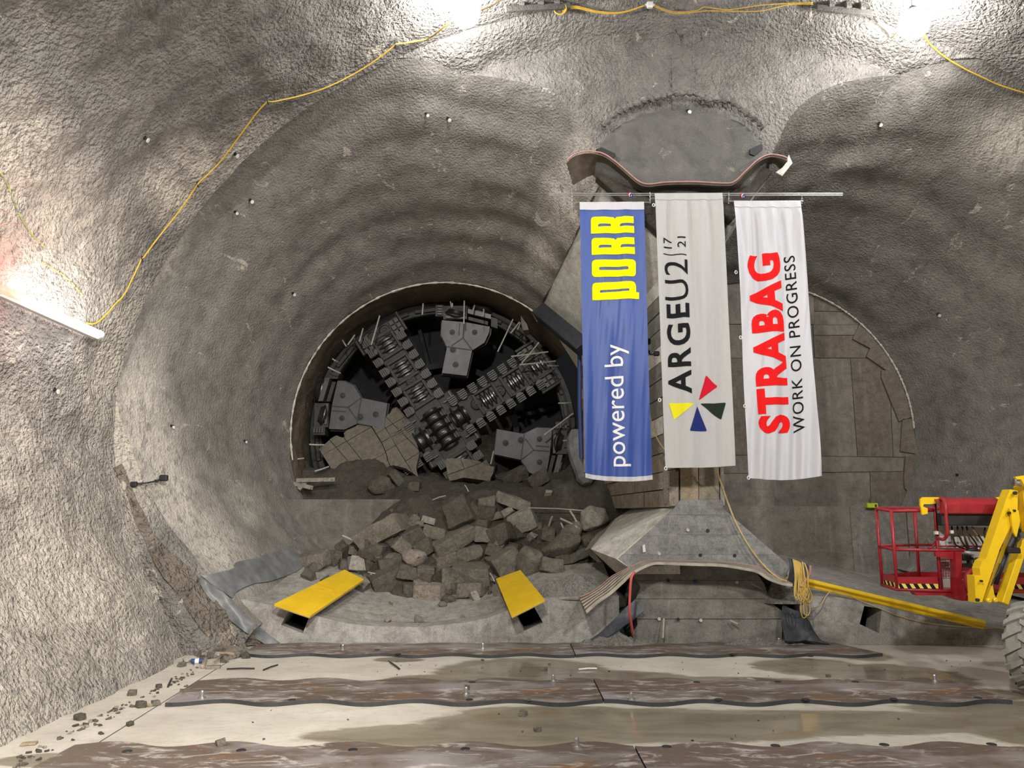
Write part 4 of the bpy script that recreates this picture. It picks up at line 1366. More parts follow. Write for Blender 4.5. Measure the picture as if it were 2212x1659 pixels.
for i, (cx, cy, w, h, kd, rl, mt, lb) in enumerate(RK):
    u, v = 600 + cx / SC3, 1020 + cy / SC3
    hit = heap_hit(u, v + h / SC3 * .42)
    d = hit.y + .05
    s = d / FPX
    ww, hh = w / SC3 * s * 1.10, h / SC3 * s * 1.12
    if kd == 'slab': hh = max(hh, ww * .30)
    dep = min(ww, hh * (1.7 if kd == 'slab' else 1.1)) * 1.05
    me = rock_mesh(ww, hh, dep, kd, 100 + i)
    me.materials.append(M['rock%d' % mt])
    o = bpy.data.objects.new('concrete_chunk', me)
    c = W(u, v, d)
    link(o, None, c, label=lb, category='rubble', group='broken concrete chunks in the rubble heap')
    o.rotation_euler = (rnd.uniform(-.25, .25), math.radians(-rl) * -1, rnd.uniform(-.4, .4))
# small nondescript rubble bits share a label
bits = []
for k in range(7):
    me = rock_mesh(.16, .11, .14, 'block', 400 + k); me.materials.append(M['rock%d' % (k % 2)]); bits.append(me)
for k in range(150):
    cx = rnd.uniform(200, 1750); cy = rnd.gauss(560, 170)
    if cy > 850 or cy < 180 or (cx < 500 and cy < 480): continue
    u, v = 600 + cx / SC3, 1020 + cy / SC3
    p = heap_hit(u, v)
    o = bpy.data.objects.new('small_stone', bits[k % 7])
    link(o, None, p + Vector((0, 0, .02)), label='small broken concrete stone among the rubble in the left tunnel', category='stone', group='small loose stones in the rubble')
    sc = rnd.choice((.4, .5, .6, .8, 1.0, 1.4, 1.9))
    o.scale = (sc * rnd.uniform(.8, 1.3), sc, sc)
    o.rotation_euler = (rnd.uniform(0, 6), rnd.uniform(0, 6), rnd.uniform(0, 6))
for (u, v, sz, lb) in ((848, 1307, .8, 'pale pebble on the invert left of the puddle'), (838, 1344, .9, 'reddish pebble at the lip of the concrete invert'), (905, 1342, 1.2, 'flat pebble lying in the brown puddle'),
                       (1000, 1334, .5, 'tiny pale pebble right of the puddle'), (1025, 1294, 1.5, 'whitish lump at the rubble front right of the reddish block'), (980, 1258, .6, 'small pebble behind the puddle'),
                       (1185, 1069, 1.0, 'small pale stone on the mud slope far right'), (1148, 1163, 1.2, 'small dark stone on the mud below the pale pointed chunk')):
    p = heap_hit(u, v)
    o = bpy.data.objects.new('small_stone', bits[int(u) % 7].copy())
    o.data.materials.clear(); o.data.materials.append(M['rock2'] if 'pale' in lb or 'whit' in lb else M['rock3'])
    link(o, None, p + Vector((0, 0, .03)), label=lb, category='stone')
    o.scale = (sz, sz, sz * .8); o.rotation_euler = (rnd.uniform(0, 6), rnd.uniform(0, .6), rnd.uniform(0, 6))
# bent rods sticking out of the rubble
for k, (a, b) in enumerate((((740, 1157), (779, 1178)), ((1210, 1120), (1252, 1142)), ((1231, 1103), (1247, 1130)), ((1186, 1136), (1193, 1116)), ((1212, 1130), (1219, 1148)), ((1142, 1097), (1272, 1104)), ((935, 1080), (963, 1071)), ((1004, 1048), (1012, 1062)),
              ((795, 1236), (830, 1247)), ((800, 1240), (826, 1252)), ((1058, 1238), (1068, 1256)))):
    d = min(heap_hit(*a).y, heap_hit(*b).y) - .12
    A_, B_ = W(*a, d), W(*b, d - .1)
    mid = A_.lerp(B_, .5) + Vector((0, 0, .015))
    V, F = tube_vf([A_, mid, B_], .012 if k > 4 else .02, 6)
    mesh('glass_fibre_rod', V, F, M['rod'], None, label='thin broken reinforcing rod sticking out of the left tunnel rubble', category='rod', group='thin rods sticking out of the rubble')

# ================================================================== BIG FALLEN SLABS
def px3(x, y): return (640 + x / 6.9125, 820 + y / 6.9125)
def slab_thing(name, label, outline, lines, frame, th, mat, gap=.006):
    """outline px; frame(u,v)->(a,b) coordinates in slab plane handled by lifting px to plane y = y0 + k*(z-z0)"""
    y0, z0, k = frame
    def lift(u, v):
        r = RAY(u, v)
        # plane: y = y0 + k (z - z0)
        t = (y0 + k * (CAMP.z - z0) - CAMP.y) / (r.y - k * r.z)
        return CAMP + r * t
    P = [lift(u, v) for u, v in outline]
    zmin = min(p.z for p in P)
    base = sum(P, Vector()) / len(P); base.z = zmin
    t = thing(name, label, 'slab', base)
    polys = [[(p.x, p.z) for p in P]]
    for (a, b), sel in lines:
        A_, B_ = lift(*a), lift(*b)
        out = []
        for p in polys:
            c = (sum(q[0] for q in p) / len(p), sum(q[1] for q in p) / len(p))
            if sel is None or sel(c, A_, B_):
                out += split_by(p, (A_.x, A_.z), (B_.x, B_.z), gap)
            else: out.append(p)
        polys = out
    nrm = Vector((0, -1, k)).normalized()
    for i, p in enumerate(polys):
        off = nrm * (0.0, .010, .004, -.006)[i % 4]
        V, F = prism_vf([Vector((q[0], y0 + k * (q[1] - z0), q[1])) + off for q in p], -nrm * th)
        mesh('slab_panel', V, F, mat, t)
    return t
L_out = [px3(*p) for p in ((340, 1040), (400, 985), (455, 940), (520, 880), (600, 835), (690, 870), (722, 850), (708, 800), (760, 755), (890, 700), (905, 680), (1030, 625), (1055, 640), (1080, 675), (1130, 720), (1180, 800), (1230, 880), (1280, 970), (1320, 1060), (1350, 1150), (1360, 1215), (1400, 1290), (1250, 1350), (1090, 1410), (850, 1490), (720, 1475), (610, 1475), (480, 1260))]
up = lambda c, a, b: True
slab_thing('concrete_slab', 'large pale broken slab with straight joints, left part, leaning against the boring machine', L_out,
           [((px3(395, 1130), px3(1070, 735)), None), ((px3(690, 1470), px3(1330, 1090)), None), ((px3(600, 1020), px3(880, 1340)), lambda c, a, b: True), ((px3(760, 930), px3(960, 1180)), lambda c, a, b: c[0] > a.x)], (17.9, 2.9, .35), .16, M['slab'])
R_out = [px3(*p) for p in ((1095, 655), (1120, 625), (1330, 560), (1400, 500), (1440, 430), (1505, 410), (1560, 470), (1640, 560), (1740, 690), (1760, 780), (1800, 960), (1838, 1090), (1815, 1200), (1790, 1300), (1800, 1380), (1825, 1455), (1640, 1330), (1450, 1275), (1410, 1285), (1372, 1210), (1362, 1150), (1330, 1055), (1292, 965), (1240, 875), (1192, 800), (1140, 712))]
slab_thing('concrete_slab', 'large pale broken slab with straight joints, right part beyond the jagged crack', R_out,
           [((px3(1190, 810), px3(1640, 545)), None), ((px3(1430, 850), px3(1740, 680)), lambda c, a, b: c[1] < a.z), ((px3(1350, 1060), px3(1740, 830)), None), ((px3(1560, 1260), px3(1830, 1095)), None),
            ((px3(1340, 740), px3(1480, 970)), None), ((px3(1560, 780), px3(1790, 1010)), None)], (17.85, 2.9, .35), .16, M['slab'])
px4 = lambda x, y: (900 + x / 6.144, 820 + y / 6.144)
slab_thing('concrete_slab', 'smaller pale speckled slab half buried in the mud below the cutter head centre', [px4(*p) for p in ((385, 1100), (400, 1050), (560, 1045), (700, 1055), (840, 1085), (900, 1130), (1030, 1160), (1020, 1230), (985, 1300), (975, 1350), (850, 1330), (620, 1300), (520, 1330), (435, 1345), (410, 1260))],
           [((px4(410, 1265), px4(860, 1105)), None), ((px4(585, 1060), px4(635, 1180)), lambda c, a, b: c[1] > b.z)], (17.6, 2.6, .3), .3, M['slab'])
# ================================================================== TUNNEL BORING MACHINE
TC = W(955, 930, 18.7)
TK = 18.7 / FPX * 1.006
tbm = thing('tunnel_boring_machine', 'dark dusty tunnel boring machine cutter head filling the left tunnel behind the rubble', 'machine', (TC.x, TC.y + .4, TC.z - 3.3))
ANG = math.radians(32.9)
def frame(deg):
    a = ANG + math.radians(deg)
    p = Vector((math.cos(a), 0, math.sin(a))); q = Vector((-math.sin(a), 0, math.cos(a)))
    return p, q
YN = Vector((0, -1, 0))
def tp(fr, r, s, h=0.0):
    return TC + (fr[0] * r + fr[1] * s) * TK + YN * h
def tbox(fr, r0, r1, s0, s1, h0, h1, bev=0.012):
    c = tp(fr, (r0 + r1) / 2, (s0 + s1) / 2, (h0 + h1) / 2)
    return bbox_vf(c, fr[0] * (abs(r1 - r0) / 2 * TK), fr[1] * (abs(s1 - s0) / 2 * TK), YN * ((h1 - h0) / 2), bev)
# shield rim and chamber
V, F = lathe_vf(TC, (0, -1, 0), [(3.30, -1.6), (3.30, -.25), (3.27, -.20), (3.17, -.20), (3.15, -.25), (3.15, -1.6)], 96)
mesh('shield_rim', V, F, M['tbm'], tbm, smooth=False)
V, F = lathe_vf(TC, (0, -1, 0), [(3.16, -.30), (3.16, -.12), (3.10, -.10), (2.98, -.10), (2.96, -.13), (2.96, -.30)], 96)
mesh('gauge_ring', V, F, M['tbm'], tbm)
V, F = lathe_vf(TC, (0, -1, 0), [(0.0, -1.5), (3.3, -1.5)], 64)
mesh('pressure_wall', V, F, M['void'], tbm)
# chamber ribs visible through the openings
for a in range(0, 360, 30):
    fr = frame(a + 12)
    V, F = tbox(fr, 150, 262, -5, 5, -1.5, -1.15)
    mesh('chamber_rib', V, F, M['void'], tbm)
V, F = lathe_vf(TC, (0, -1, 0), [(1.9, -1.5), (1.9, -1.0), (1.75, -1.0), (1.75, -1.5)], 48)
mesh('chamber_ring', V, F, M['void'], tbm)
# packed mud between the arms
V = [TC + YN * -.12]; nseg = 96
for j in range(1, 9):
    for i in range(nseg):
        a = i / nseg * 2 * PI
        R = 1.42 + .22 * math.sin(3 * a + 1) + .12 * math.sin(7 * a)
        if -1.9 < math.atan2(math.sin(a), math.cos(a)) < -.1: R += .75
        r = R * j / 8
        V.append(TC + Vector((r * math.cos(a), 0, r * math.sin(a))) + YN * (-.06 - .75 * (j / 8) ** 5))
F = [(0, 1 + i, 1 + (i + 1) % nseg) for i in range(nseg)]
for j in range(7):
    for i in range(nseg):
        a0 = 1 + j * nseg + i; a1 = 1 + j * nseg + (i + 1) % nseg
        F.append((a0, a0 + nseg, a1 + nseg, a1))
V = np.array([tuple(v) for v in V]); V[:, 1] += .07 * fbm(V, 3, 3, 77)
mesh('packed_mud', V, F, M['mud'], tbm, smooth=False)

# shared small meshes, local: x along arm, y across (outwards), z towards the viewer
def local_mesh(name, vf, mat, smooth=False):
    me = bpy.data.meshes.new(name)
    me.from_pydata([tuple(v) for v in vf[0]], [], [tuple(f) for f in vf[1]])
    if smooth: me.polygons.foreach_set('use_smooth', [True] * len(me.polygons))
    me.materials.append(mat); me.update()
    return me
mb = MB()
prof = [(-9, -9), (-9, 5), (-7, 8.5), (-3, 10.5), (3, 10.5), (7, 8.5), (9, 5), (9, -9)]
Pp = [Vector((x * TK, -y * TK, 0)) for x, y in prof]
mb.add(*prism_vf(Pp, (0, 0, .10)))
for k in range(4):
    y = (8.2 - k * 4.3)
    mb.add(*box_vf((0, y * TK, .125), (8.6 * TK, 0, 0), (0, 1.25 * TK, 0), (0, 0, .03)))
tooth_me = local_mesh('scraper_tooth', (mb.v, mb.f), M['tooth'])
V, F = lathe_vf((0, 0, 0), (0, 0, 1), [(12.5 * TK, 0), (12.5 * TK, .06), (10.5 * TK, .075), (10 * TK, .055), (8 * TK, .055), (7.5 * TK, .085), (5.5 * TK, .085), (5 * TK, .06), (3 * TK, .06), (2.6 * TK, .10), (0, .10)], 28)
cap_me = local_mesh('round_cap', (V, F), M['tbm'])
# disc cutter: axis along local x; three sharp rings
prof = [(.03, -.20), (.262, -.20)]
for c in (-.12, 0.0, .12):
    prof += [(.266, c - .05), (.285, c - .035), (.325, c - .018), (.325, c + .018), (.285, c + .035), (.266, c + .05)]
prof += [(.262, .20), (.03, .20)]
disc_me = local_mesh('disc_cutter', lathe_vf((0, 0, 0), (1, 0, 0), prof, 36), M['disc'], False)
mb = MB()
for sx in (-1, 1):
    mb.add(*bbox_vf((sx * 24 * TK, 0, .03), (3.2 * TK, 0, 0), (0, 25 * TK, 0), (0, 0, .05), .008))
for sy in (-1, 1):
    mb.add(*bbox_vf((0, sy * 23 * TK, .03), (21 * TK, 0, 0), (0, 3 * TK, 0), (0, 0, .045), .008))
frame_me = local_mesh('cutter_frame', (mb.v, mb.f), M['tbm'])
pit_me = local_mesh('pocket_shade', box_vf((0, 0, -.004), (21 * TK, 0, 0), (0, 20.5 * TK, 0), (0, 0, .006)), M['black'])  # black plate painted in for the shade of a cutter recess
def place(me, name, fr, r, s, h, flip=False, parent=tbm, rot=0.0):
    o = bpy.data.objects.new(name, me)
    p, q = fr
    if rot:
        c_, s_ = math.cos(rot), math.sin(rot)
        p, q = p * c_ + q * s_, q * c_ - p * s_
    if flip: q = -q; 
    z = YN
    x = p if not flip else -p
    Mx = Matrix((x, q, z)).transposed() if x.cross(q).dot(z) > 0 else Matrix((-x, q, z)).transposed()
    link(o, parent, tp(fr, r, s, h))
    o.rotation_euler = Mx.to_euler()
    return o
AH = .34
def arm(deg, cutters, caps, rt, tipw=50):
    fr = frame(deg)
    V, F = tbox(fr, 30, 262, -29, 29, -.1, AH, .02)
    body = mesh('cutter_arm', V, F, M['tbm'], tbm)
    for r in cutters:
        place(frame_me, 'cutter_frame', fr, r, 0, AH)
        place(pit_me, 'pocket_shade', fr, r, 0, AH)
        place(disc_me, 'disc_cutter', fr, r, 0, AH - .235)
    for r, s in caps:
        place(cap_me, 'round_cap', fr, r, s, AH)
    for i in range(8):
        r = rt + 25.1 * i
        for sg in (-1, 1):
            if sg == -1 and i == 7 and deg == 90: continue
            # tooth holder under the tooth
            V, F = tbox(fr, r - 8, r + 8, sg * 27, sg * 37, AH - .12, AH + .02, .008)
            mesh('tooth_holder', V, F, M['tbm'], tbm)
            place(tooth_me, 'scraper_tooth', fr, r, sg * 36, AH, flip=(sg < 0))
    # tip block with buckets
    V, F = tbox(fr, 232, 262, -tipw, tipw, -.1, AH + .03, .015)
    tip = mesh('arm_tip', V, F, M['tbm'], tbm)
    for sg in (-1, 1):
        V, F = tbox(fr, 222, 268, sg * (tipw + 3) - 3, sg * (tipw + 3) + 3, -.1, AH + .10, .01)
        mesh('tip_plate', V, F, M['tbm'], tip)
        for k in range(3):
            for j in range(2):
                rr_, s_ = 228 + k * 12.5, sg * (tipw - 6 - j * 12)
                V, F = tbox(fr, rr_ - 5.3, rr_ + 5.3, s_ - 5.2, s_ + 5.2, AH, AH + .075, .01)
                mesh('bucket_tooth', V, F, M['tooth'], tip)
    # bolts
    for k in range(9):
        V, F = lathe_vf(tp(fr, 66 + k * 22, 24 if k % 2 else -24, AH), (0, -1, 0), [(.028, 0), (.028, .02), (0, .022)], 6)
        mesh('bolt', V, F, M['tbm'], tbm)
arm(90, (89, 154, 217), ((120, -2), (246, -12), (247, 17)), 66)
arm(0, (119, 188, 246), ((149, 0), (219, 0), (92, 4)), 53)
arm(180, (119, 188), ((149, 0),), 53)
arm(270, (89, 154), ((120, 0),), 66)
# hub plate with raised L-shaped guides
hb = frame(0)
V, F = tbox(hb, -62, 62, -62, 62, 0.0, AH - .01, .02)
hub = mesh('hub_plate', V, F, M['tbm'], tbm)
for sa in (-1, 1):
    for sb in (-1, 1):
        mbb = MB()
        mbb.add(*tbox(hb, sa * 34, sa * 58, sb * 42, sb * 46, AH - .02, AH + .05, .006))
        mbb.add(*tbox(hb, sa * 54, sa * 58, sb * 46, sb * 60, AH - .02, AH + .05, .006))
        mbb.build('guide_rail', M['tbmplate'], hub)
mbb = MB()
mbb.add(*tbox(hb, 16, 19, -44, 44, AH - .02, AH + .03, .004)); mbb.add(*tbox(hb, 23, 25, -44, 44, AH - .02, AH + .03, .004))
mbb.build('guide_rail', M['tbmplate'], hub)
V, F = tbox(hb, -15, 15, -48, 48, AH - .05, AH + .004, .004)
mesh('centre_shade', V, F, M['black'], tbm)  # black colour stands for the shade around the centre cutters
def cutter_stack(deg, r0, r1, s, n, rad, name):
    fr = frame(deg)
    L = (r1 - r0) * TK
    prof = [(.03, 0), (rad * .55, .0)]
    for i in range(n):
        c = L * (i + .5) / n
        w = L / n
        prof += [(rad * .62, c - w * .45), (rad * .66, c - w * .2), (rad * .95, c - .015), (rad, c), (rad * .95, c + .015), (rad * .66, c + w * .2), (rad * .62, c + w * .45)]
    prof += [(rad * .55, L), (.03, L)]
    V, F = lathe_vf(tp(fr, r0, s, AH - .04), fr[0], prof, 40)
    mesh(name, V, F, M['disc'], tbm)
cutter_stack(90, -46, 46, 0, 5, .33, 'centre_cutter')
cutter_stack(0, 30, 66, 0, 2, .33, 'double_cutter')
cutter_stack(180, 28, 64, 0, 2, .33, 'double_cutter')
V, F = tbox(hb, 26, 70, -24, 24, AH - .03, AH + .004); mesh('pocket_shade', V, F, M['black'], tbm)  # black plates in place of the shade under the double cutters
V, F = tbox(hb, -68, -24, -24, 24, AH - .03, AH + .004); mesh('pocket_shade', V, F, M['black'], tbm)

# four wide wear plates between the arms
def c1(x, y):
    dx, dy = 620 + x / 3.318 - 955, 580 + y / 3.318 - 930
    p = (.2095, -.9778); q = (-.9778, -.2095)
    return dx * p[0] + dy * p[1], dx * q[0] + dy * q[1]
PO = [c1(*p) for p in ((1110, 380), (1290, 398), (1452, 428), (1448, 470), (1415, 545), (1328, 602), (1290, 785), (1115, 765), (1148, 580), (1105, 490))]
def petal(deg):
    fr = frame(deg)
    pts = [tp(fr, r, s, .42) for r, s in PO]
    V, F = prism_vf(pts, (0, .16, 0))
    t = mesh('wear_plate', V, F, M['tbmplate'], tbm)
    V, F = prism_vf([tp(fr, r * 1.0 - (2 if r < 150 else 0), s * 1.07, .25) for r, s in PO], (0, .25, 0))
    mesh('plate_backing', V, F, M['tbm'], t)
    for (x, y, rad) in ((1185, 470, 6), (1345, 470, 6), (1192, 598, 7), (1212, 706, 6.5)):
        r, s = c1(x, y)
        V, F = lathe_vf(tp(fr, r, s, .42), (0, -1, 0), [(rad * TK, -.002), (rad * TK, .006), (rad * .86 * TK, .008), (rad * .82 * TK, .004), (0, .004)], 20)
        mesh('bolt_hole', V, F, M['black'], t)
        V, F = lathe_vf(tp(fr, r, s, .42), (0, -1, 0), [(rad * .55 * TK, .004), (rad * .45 * TK, .02), (0, .025)], 16)
        mesh('bolt_head', V, F, M['tbm'], t)
    for (p0, p1) in (((1270, 400), (1262, 510)), ((1262, 510), (1180, 570)), ((1262, 510), (1330, 600)), ((1150, 575), (1325, 600)), ((1238, 400), (1232, 495))):
        a = c1(*p0); b = c1(*p1)
        V, F = beam_vf(tp(fr, a[0], a[1], .425), tp(fr, b[0], b[1], .425), .025, .02)
        mesh('weld_seam', V, F, M['tbm'], t)
    # head blocks
    def qbox(x0, y0, x1, y1, h0, h1, mat, name, sl=0.0):
        a = c1(x0, y0); b = c1(x1, y0); c = c1(x1, y1 + sl); d = c1(x0, y1)
        b = c1(x1, y0 + sl)
        V, F = prism_vf([tp(fr, *a, h1), tp(fr, *b, h1), tp(fr, *c, h1), tp(fr, *d, h1)], (0, h1 - h0, 0))
        return mesh(name, V, F, mat, t)
    qbox(1120, 278, 1290, 378, .1, .46, M['tbm'], 'head_block')
    qbox(1140, 355, 1285, 372, .4, .52, M['tbmplate'], 'head_bar', 6)
    qbox(1298, 312, 1462, 345, .1, .62, M['tbmplate'], 'head_bar', 42)
    qbox(1300, 360, 1440, 385, .1, .5, M['tbm'], 'head_block', 36)
    qbox(1065, 275, 1120, 358, .1, .5, M['tbm'], 'end_block')
    qbox(1462, 362, 1508, 432, .1, .5, M['tbm'], 'end_block', 16)
    for k in range(4):
        qbox(1080, 284 + k * 18, 1112, 296 + k * 18, .5, .56, M['tooth'], 'bucket_tooth')
    # two edge discs, axis across the plate
    for (x, y) in ((1208, 330), (1385, 322)):
        r, s = c1(x, y)
        prof = [(.05, -.11), (.20, -.11), (.24, -.05), (.29, -.01), (.29, .01), (.24, .05), (.20, .11), (.05, .11)]
        V, F = lathe_vf(tp(fr, r + (6 if x > 1300 else 0), s, .34), fr[0] + YN * .35, prof, 36)
        mesh('edge_disc', V, F, M['disc'], t)
for dg in (45, 135, 225, -45):
    petal(dg)
# rim segments seen between the blocks
for dg in range(0, 360, 15):
    fr = frame(dg + 5)
    V, F = tbox(fr, 266, 274, -28, 28, -.15, -.02, .01)
    mesh('rim_segment', V, F, M['tbm'], tbm)

# reinforcing rods of the cut wall sticking into the opening, all round the ring
prs = [((668, 960), (700, 961)), ((708, 793), (735, 806)), ((718, 775), (730, 782)), ((748, 748), (740, 735)), ((751, 745), (766, 724)), ((776, 738), (784, 710)), ((802, 745), (820, 682)), ((912, 680), (914, 656)),
       ((976, 664), (973, 652)), ((977, 655), (978, 666)), ((1002, 700), (1003, 650)), ((1021, 672), (1025, 660)), ((1044, 684), (1045, 668)), ((1075, 760), (1108, 690)), ((1103, 720), (1122, 696)), ((1118, 712), (1124, 698)),
       ((1104, 770), (1184, 760)), ((1126, 786), (1164, 740)), ((1122, 788), (1200, 780)), ((1182, 790), (1206, 790)), ((1206, 871), (1234, 870)), ((1175, 940), (1238, 893)), ((1216, 952), (1240, 950)), ((1060, 1003), (1066, 975)),
       ((632, 992), (656, 990)), ((680, 1018), (710, 1008)), ((660, 1040), (700, 1036))]
for a, b in prs:
    V, F = tube_vf([W(*a, 17.75), W((a[0] + b[0]) / 2, (a[1] + b[1]) / 2 + .5, 17.8), W(*b, 17.95)], .018, 6)
    mu, mv = (a[0] + b[0]) / 2 - 955, (a[1] + b[1]) / 2 - 941
    ck = int(round(math.degrees(math.atan2(mu, -mv)) / 30)) % 12 or 12
    ln = 'long' if math.hypot(a[0] - b[0], a[1] - b[1]) > 45 else 'short'
    mesh('glass_fibre_rod', V, F, M['rod'], None, label='%s thin reinforcing rod at %s o\'clock on the ring around the boring machine' % (ln, ('', 'one', 'two', 'three', 'four', 'five', 'six', 'seven', 'eight', 'nine', 'ten', 'eleven', 'twelve')[ck]), category='rod', group='thin rods around the boring machine')
# loose ground shards at upper right of the ring
for pts, lb in ((((1135, 638), (1152, 630), (1174, 652), (1168, 690), (1160, 695), (1145, 668)), 'pointed concrete shard at the upper right edge of the ring beside the boring machine'),
                (((1125, 682), (1138, 700), (1142, 712), (1130, 714), (1126, 700)), 'small brown shard under the pointed shard at the upper right of the ring')):
    V, F = prism_vf([W(u, v, 17.35) for u, v in pts], (0.05, .5, 0))
    mesh('concrete_shard', V, F, M['bulkpatch'], None, label=lb, category='rubble')
# planks lying at lower left of the ring
for a, b in (((634, 1045), (676, 1054)), ((645, 1058), (662, 1040)), ((640, 1038), (724, 1036))):
    V, F = beam_vf(W(*a, 17.2), W(*b, 17.3), .09, .10, bev=.006)
    mesh('plank', V, F, M['wood3'], None, label='short grey plank end in the mud at the lower left of the ring', category='plank', group='plank ends left of the machine')

# ================================================================== BANNERS
def bilinear(q, s, t):
    TL, TR, BR, BL = q
    x = (TL[0] * (1 - s) + TR[0] * s) * (1 - t) + (BL[0] * (1 - s) + BR[0] * s) * t
    y = (TL[1] * (1 - s) + TR[1] * s) * (1 - t) + (BL[1] * (1 - s) + BR[1] * s) * t
    return x, y
def inv_bilinear(q, u, v):
    s, t = .5, .5
    for _ in range(12):
        x, y = bilinear(q, s, t)
        e = 1e-4
        xs, ys = bilinear(q, s + e, t); xt, yt = bilinear(q, s, t + e)
        a, b, c, d = (xs - x) / e, (xt - x) / e, (ys - y) / e, (yt - y) / e
        det = a * d - b * c
        ds = ((u - x) * d - (v - y) * b) / det; dt = ((v - y) * a - (u - x) * c) / det
        s += ds; t += dt
    return s, t
class Banner:
    def __init__(b, quad, depth, folds, bow, label, mat, lean=0.0, seed=0, folddiag=.6):
        b.q, b.d, b.folds, b.bow, b.lean, b.seed, b.dg = quad, depth, folds, bow, lean, seed, folddiag
        c = W(*bilinear(quad, .5, .0), depth)
        b.t = thing('hanging_banner', label, 'banner', W(*bilinear(quad, .5, 1.0), depth))
        ns, nt = 90, 150
        V = []
        for i in range(ns + 1):
            for j in range(nt + 1):
                V.append(tuple(b.pt(i / ns, j / nt)))
        F = [(i * (nt + 1) + j, i * (nt + 1) + j + 1, (i + 1) * (nt + 1) + j + 1, (i + 1) * (nt + 1) + j) for i in range(ns) for j in range(nt)]
        n = len(V)
        b.cloth = mesh('banner_cloth', V, F, mat, b.t, smooth=True)
    def pt(b, s, t, off=0.0):
        edge = s * (1 - s) * 4
        u, v = bilinear(b.q, s, t)
        v += b.bow * edge * t ** 3
        u += (b.lean * math.sin(t * PI)) * 1.0
        p = W(u, v, b.d)
        y = 0
        for (amp, fq, ph, t0, sl, t1) in b.folds:
            g = math.exp(-((t - t0) / t1) ** 2)
            y += amp * g * math.sin(2 * PI * (fq * s + ph + sl * t))
        # fine wrinkles
        Pn = np.array([[s * 6.0 + b.seed + t * b.dg * 3, t * 2.2, b.seed]])
        y += .014 * float(vnoise(Pn, 1.6, b.seed)[0]) * min(1, .3 + t) + .005 * float(vnoise(Pn, 4.0, b.seed + 3)[0])
        y *= min(1, t * 18 + .05)
        p.y += -y - off
        return p
    def poly(b, pts, mat, name='print', holes=(), curve=None):
        bm = bmesh.new()
        for L in [pts] + list(holes):
            vs = []
            for u, v in L:
                s, t = inv_bilinear(b.q, u, v)
                vs.append(bm.verts.new((s, t, 0)))
            for i in range(len(vs)):
                bm.edges.new((vs[i], vs[(i + 1) % len(vs)]))
        bmesh.ops.triangle_fill(bm, edges=bm.edges[:], use_beauty=True)
        return b._finish(bm, mat, name)
    def _finish(b, bm, mat, name, map_=True):
        ss = [v.co.x for v in bm.verts]; tt = [v.co.y for v in bm.verts]
        for k in range(1, 90):
            x = k / 90
            if min(ss) < x < max(ss):
                bmesh.ops.bisect_plane(bm, geom=bm.verts[:] + bm.edges[:] + bm.faces[:], plane_co=(x, 0, 0), plane_no=(1, 0, 0))
        for k in range(1, 75):
            y = k / 75
            if min(tt) < y < max(tt):
                bmesh.ops.bisect_plane(bm, geom=bm.verts[:] + bm.edges[:] + bm.faces[:], plane_co=(0, y, 0), plane_no=(0, 1, 0))
        bm.verts.index_update()
        V = [b.pt(min(1, max(0, v.co.x)), v.co.y, .008) for v in bm.verts]
        F = [tuple(v.index for v in f.verts) for f in bm.faces]
        par = list(range(len(V)))
        def find(x):
            while par[x] != x:
                par[x] = par[par[x]]; x = par[x]
            return x
        for f in F:
            for k in f[1:]:
                par[find(k)] = find(f[0])
        bm.free()
        groups = {}
        for f in F:
            groups.setdefault(find(f[0]), []).append(f)
        for g in groups.values():
            ids = sorted({k for f in g for k in f}); mp = {k: i for i, k in enumerate(ids)}
            mesh('letter' if name == 'lettering' else name, [V[k] for k in ids], [tuple(mp[k] for k in f) for f in g], mat, b.cloth, smooth=True)
    def text(b, body, p_start, p_end, capvec, mat, name, offset=0.0, spacing=1.0, capch='H', widthscale=None):
        cu = bpy.data.curves.new('text', 'FONT'); cu.body = body; cu.size = 1; cu.resolution_u = 4
        cu.offset = offset; cu.space_character = spacing
        o = bpy.data.objects.new('text', cu); COL.objects.link(o)
        me = bpy.data.meshes.new_from_object(o.evaluated_get(bpy.context.evaluated_depsgraph_get()))
        cu.body = capch
        bpy.context.view_layer.update()
        me2 = bpy.data.meshes.new_from_object(o.evaluated_get(bpy.context.evaluated_depsgraph_get()))
        cap = max(v.co.y for v in me2.vertices)
        bpy.data.objects.remove(o)
        xs = [v.co.x for v in me.vertices]
        x0, x1 = min(xs), max(xs)
        bm = bmesh.new(); bm.from_mesh(me)
        for v in bm.verts:
            f = (v.co.x - x0) / (x1 - x0); g = v.co.y / cap
            u = p_start[0] + (p_end[0] - p_start[0]) * f + capvec[0] * g
            w = p_start[1] + (p_end[1] - p_start[1]) * f + capvec[1] * g
            s, t = inv_bilinear(b.q, u, w)
            v.co = (s, t, 0)
        return b._finish(bm, mat, name)
    def hem(b, t0, t1, mat, name='hem'):
        V = []
        n = 60
        for i in range(n + 1):
            for tt in (t0, t1):
                V.append(b.pt(i / n, tt, .010))
        for i in range(n + 1):
            for tt in (t0, t1):
                V.append(b.pt(i / n, tt, -.010))
        k = 2 * (n + 1)
        F = []
        for i in range(n):
            a = 2 * i
            F += [(a, a + 1, a + 3, a + 2), (k + a, k + a + 2, k + a + 3, k + a + 1), (a, a + 2, k + a + 2, k + a), (a + 1, k + a + 1, k + a + 3, a + 3)]
        mesh(name, V, F, mat, b.t)

